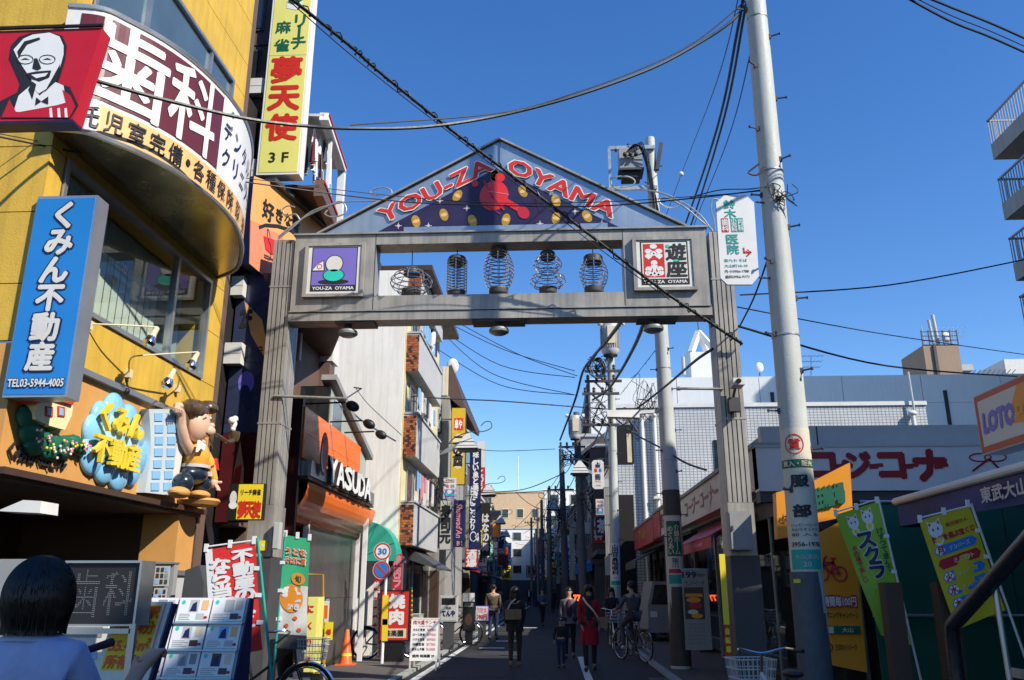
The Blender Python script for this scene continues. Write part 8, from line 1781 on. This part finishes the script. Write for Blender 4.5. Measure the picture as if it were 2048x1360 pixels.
# small projecting signs and awnings down the street
rn = random.Random(31); K = ['red', 'yellow', 'offwhite', 'blue', 'green', 'orange', 'crimson', 'lblue', 'cream', 'teal', 'pink', 'navy']
names = dict(red='red', yellow='yellow', offwhite='off-white', blue='blue', green='green', orange='orange', crimson='dark red', lblue='pale blue', cream='cream', teal='teal', pink='pink', navy='navy')
shop = ['酒場', '薬局', '時計', '花屋', 'めがね', '寿し', '喫茶', '美容', '靴店', '居酒屋', '本', '茶', '歯科', '食堂', 'パン', '牛丼', '和菓子', '整体']
ix = 0
for side, rows_ in ((-1, [(36, -3.75), (41.5, -3.95), (45, -4.0), (49, -4.2), (53, -4.3), (58, -4.6), (63, -4.6), (70, -5.3), (78, -5.3), (88, -6.4), (98, -6.4)]), (1, [(38.5, 2.5), (42, 2.4), (46, 1.7), (49, 1.7), (52.5, 1.35), (55.5, 1.35), (58.5, 1.35), (64, 1.5), (69, 1.4), (74, 1.3), (82, .6), (88, .6), (96, -1.4), (104, -1.4)])):
    for (y, x) in rows_:
        z = rn.uniform(2.3, 3.9); h = rn.uniform(.8, 1.9); w_ = rn.uniform(.45, .7); c = K[ix % 12]; tx = shop[ix % len(shop)]
        f = Fr((x if side < 0 else x - w_, y, z), (1, 0, 0), (0, 0, 1), w_, h); ix += 1
        t_ = thing('projecting_sign', f"{names[c]} projecting shop sign, number {len([0]) * ix if False else ''}".strip(', number ') + f" on the {'left' if side < 0 else 'right'}, {['at about second storey height', 'low over the pavement'][z < 3.1]}, {tx}", 'sign', f.p(.5, 0), 'projecting shop signs down the street')
        B().fbox(f, 0, 0, 1, 1, -.16, 0, 'dgrey').fbox(f, .05, .03, .95, .97, 0, .006, c).build('case', t_); p = B(); p.vtext(f, tx, .12, .08, .88, .92, 'white' if c in ('red', 'blue', 'green', 'crimson', 'teal', 'navy') else 'ink', .04, .012); p.build('lettering', t_)
for (x, y, z, w_, h, c) in ((-5.2, 74, 4.8, 1.0, 1.6, 'offwhite'), (-5.6, 84, 3.4, 1.1, 2.2, 'red'), (-6.6, 90, 4.6, 1.2, 2.4, 'cream'), (-5.9, 94, 2.6, 1.2, 1.5, 'yellow'), (-6.2, 100, 3.8, 1.2, 3.0, 'lblue'), (-.9, 86, 4.4, 1.0, 2.6, 'offwhite'), (-.4, 81, 2.6, 1.2, 1.2, 'orange'), (-2.0, 94, 5.0, 1.0, 3.0, 'crimson'), (-2.2, 100, 2.6, 1.4, 1.4, 'yellow'), (-2.4, 106, 5.6, 1.0, 3.2, 'white'), (.1, 62, 5.2, .9, 2.2, 'white'), (.2, 66, 3.2, 1.0, 1.1, 'teal'), (-3.6, 109, 3.0, 1.5, 1.5, 'pink'), (-4.8, 64, 5.4, .8, 1.9, 'navy')):
    f = Fr((x, y, z), (1, 0, 0), (0, 0, 1), w_, h); t_ = thing('projecting_sign', f"{names.get(c, c)} shop sign, {'tall' if h > 2 else 'small'}, in the dense cluster {'at the far bend' if y > 85 else 'past the sixth pole'}, {'left' if x < -3 else 'right'} side", 'sign', f.p(.5, 0), 'projecting shop signs down the street')
    B().fbox(f, 0, 0, 1, 1, -.2, 0, 'dgrey').fbox(f, .05, .03, .95, .97, 0, .01, c).build('case', t_); p = B(); p.vtext(f, rn.choice(shop), .12, .08, .88, .92, 'ink', .04, .03); p.build('lettering', t_)
for i, (x, y, h) in enumerate(((-4.7, 48, 8.5), (-4.9, 62, 8.2), (-5.6, 78, 9), (-.6, 84, 9), (-2.6, 98, 9.5))):
    conc_pole('utility_pole', ['dark pole on the left beside the dance sign', 'dark pole on the left before the cream low block', 'thin pole at the white far block on the left', 'thin pole on the right beside the dim shop block', 'farthest thin pole at the street bend'][i], (x, y, 0), (x, y, h), .17, .12, m='dgreywall', bolts=False); crossarm(x, y, h - .6, .8, 4, ['crossarm on the left pole beside the dance sign', 'crossarm on the left pole before the cream block', 'crossarm on the pole at the white far block', 'crossarm on the right pole by the dim shop block', 'crossarm on the farthest pole at the bend'][i])
# shop boards low along both sides
for i, (x, y0, y1, c, l) in enumerate(((-3.93, 28.4, 32.6, 'dgrey', 'dark shop fascia board below the striped building'), (1.88, 45, 50.6, 'blue', 'blue shop fascia on the peach house'), (1.53, 52, 59, 'orange', 'orange shop fascia on the grey house'), (.85, 79, 91, 'yellow', 'yellow shop fascia on the dim shop block'), (-5.75, 67, 81, 'red', 'red shop fascia on the white far block'))):
    o = B().box(x - .05, x + .05, y0, y1, 2.55, 3.1, c).build('shop_fascia'); tag(o, l, 'sign')
f = frY(-1.0 + .3, 3.5, 92.45, 3, 4.4); o = B().fbox(f, 0, 0, 1, 1, 0, .06, 'yellow').fbox(f, .1, .3, .9, .7, .06, .07, 'brown').build('yellow_billboard'); tag(o, 'yellow and brown billboard on the far pale block', 'sign')
# random air conditioners, pipes on left white block
for i, (x, y, z, l) in enumerate(((1.8, 46, 4.4, 'outdoor air conditioner unit on the peach house wall'), (-3.5, 29.5, 5.4, 'outdoor air conditioner unit on the striped building wall'), (-4.85, 13.3, 6.4, 'small air conditioner unit under the rooftop balcony'))):
    t_ = thing('air_conditioner', l, 'air conditioner', (x, y, z)); B().box(x - .16, x + .16, y - .4, y + .4, z, z + .6, 'offwhite').build('case', t_); B().lathe([(.22, 0), (.24, .01), (.1, .015)], (x + .161, y, z + .3), 'grey', 18, (1, 0, 0)).build('fan_grille', t_)
# ornate railings and details on the tiled building
f = frR(2.75, 36.5, 43.5, 4, 8); 
for k in range(2):
    for i in range(2): ff = frR(2.74, 37 + i * 3.4, 39 + i * 3.4, 3.9 + k * 2.6, 5.5 + k * 2.6); o = B().fbox(ff, 0, 0, 1, 1, 0, .05, 'lgrey').build('window', tb); B().fbox(ff, .05, .05, .95, .95, .05, .056, 'glassdark').build('pane', o)
o = B().box(1.8, 2.9, 36.6, 42.8, 3.0, 3.2, 'dgrey').build('shop_canopy', tb)

# more wires down the street
rw = random.Random(77)
b = B()
for k in range(16):
    y0 = rw.uniform(40, 70); y1 = y0 + rw.uniform(8, 30); b.tube(sagged((rw.uniform(.3, 1.6), y0, rw.uniform(5.5, 9)), (rw.uniform(-4.2, .8), y1, rw.uniform(5, 9.5)), rw.uniform(.3, 1.0), 10), .018, 'wire', 4)
for k in range(7): z = rw.uniform(5.6, 8.8); b.tube(sagged((1.95, 27, z), (1.2, 38, z - .4), .3, 10) + sagged((1.2, 38, z - .4), (.55, 46, z - .8), .3, 8)[1:] + sagged((.55, 46, z - .8), (-.9, 75, z - 1.2), .6, 10)[1:], .02, 'wire', 4)
o = b.build('distant_wires'); tag(o, None, None, None, 'stuff')
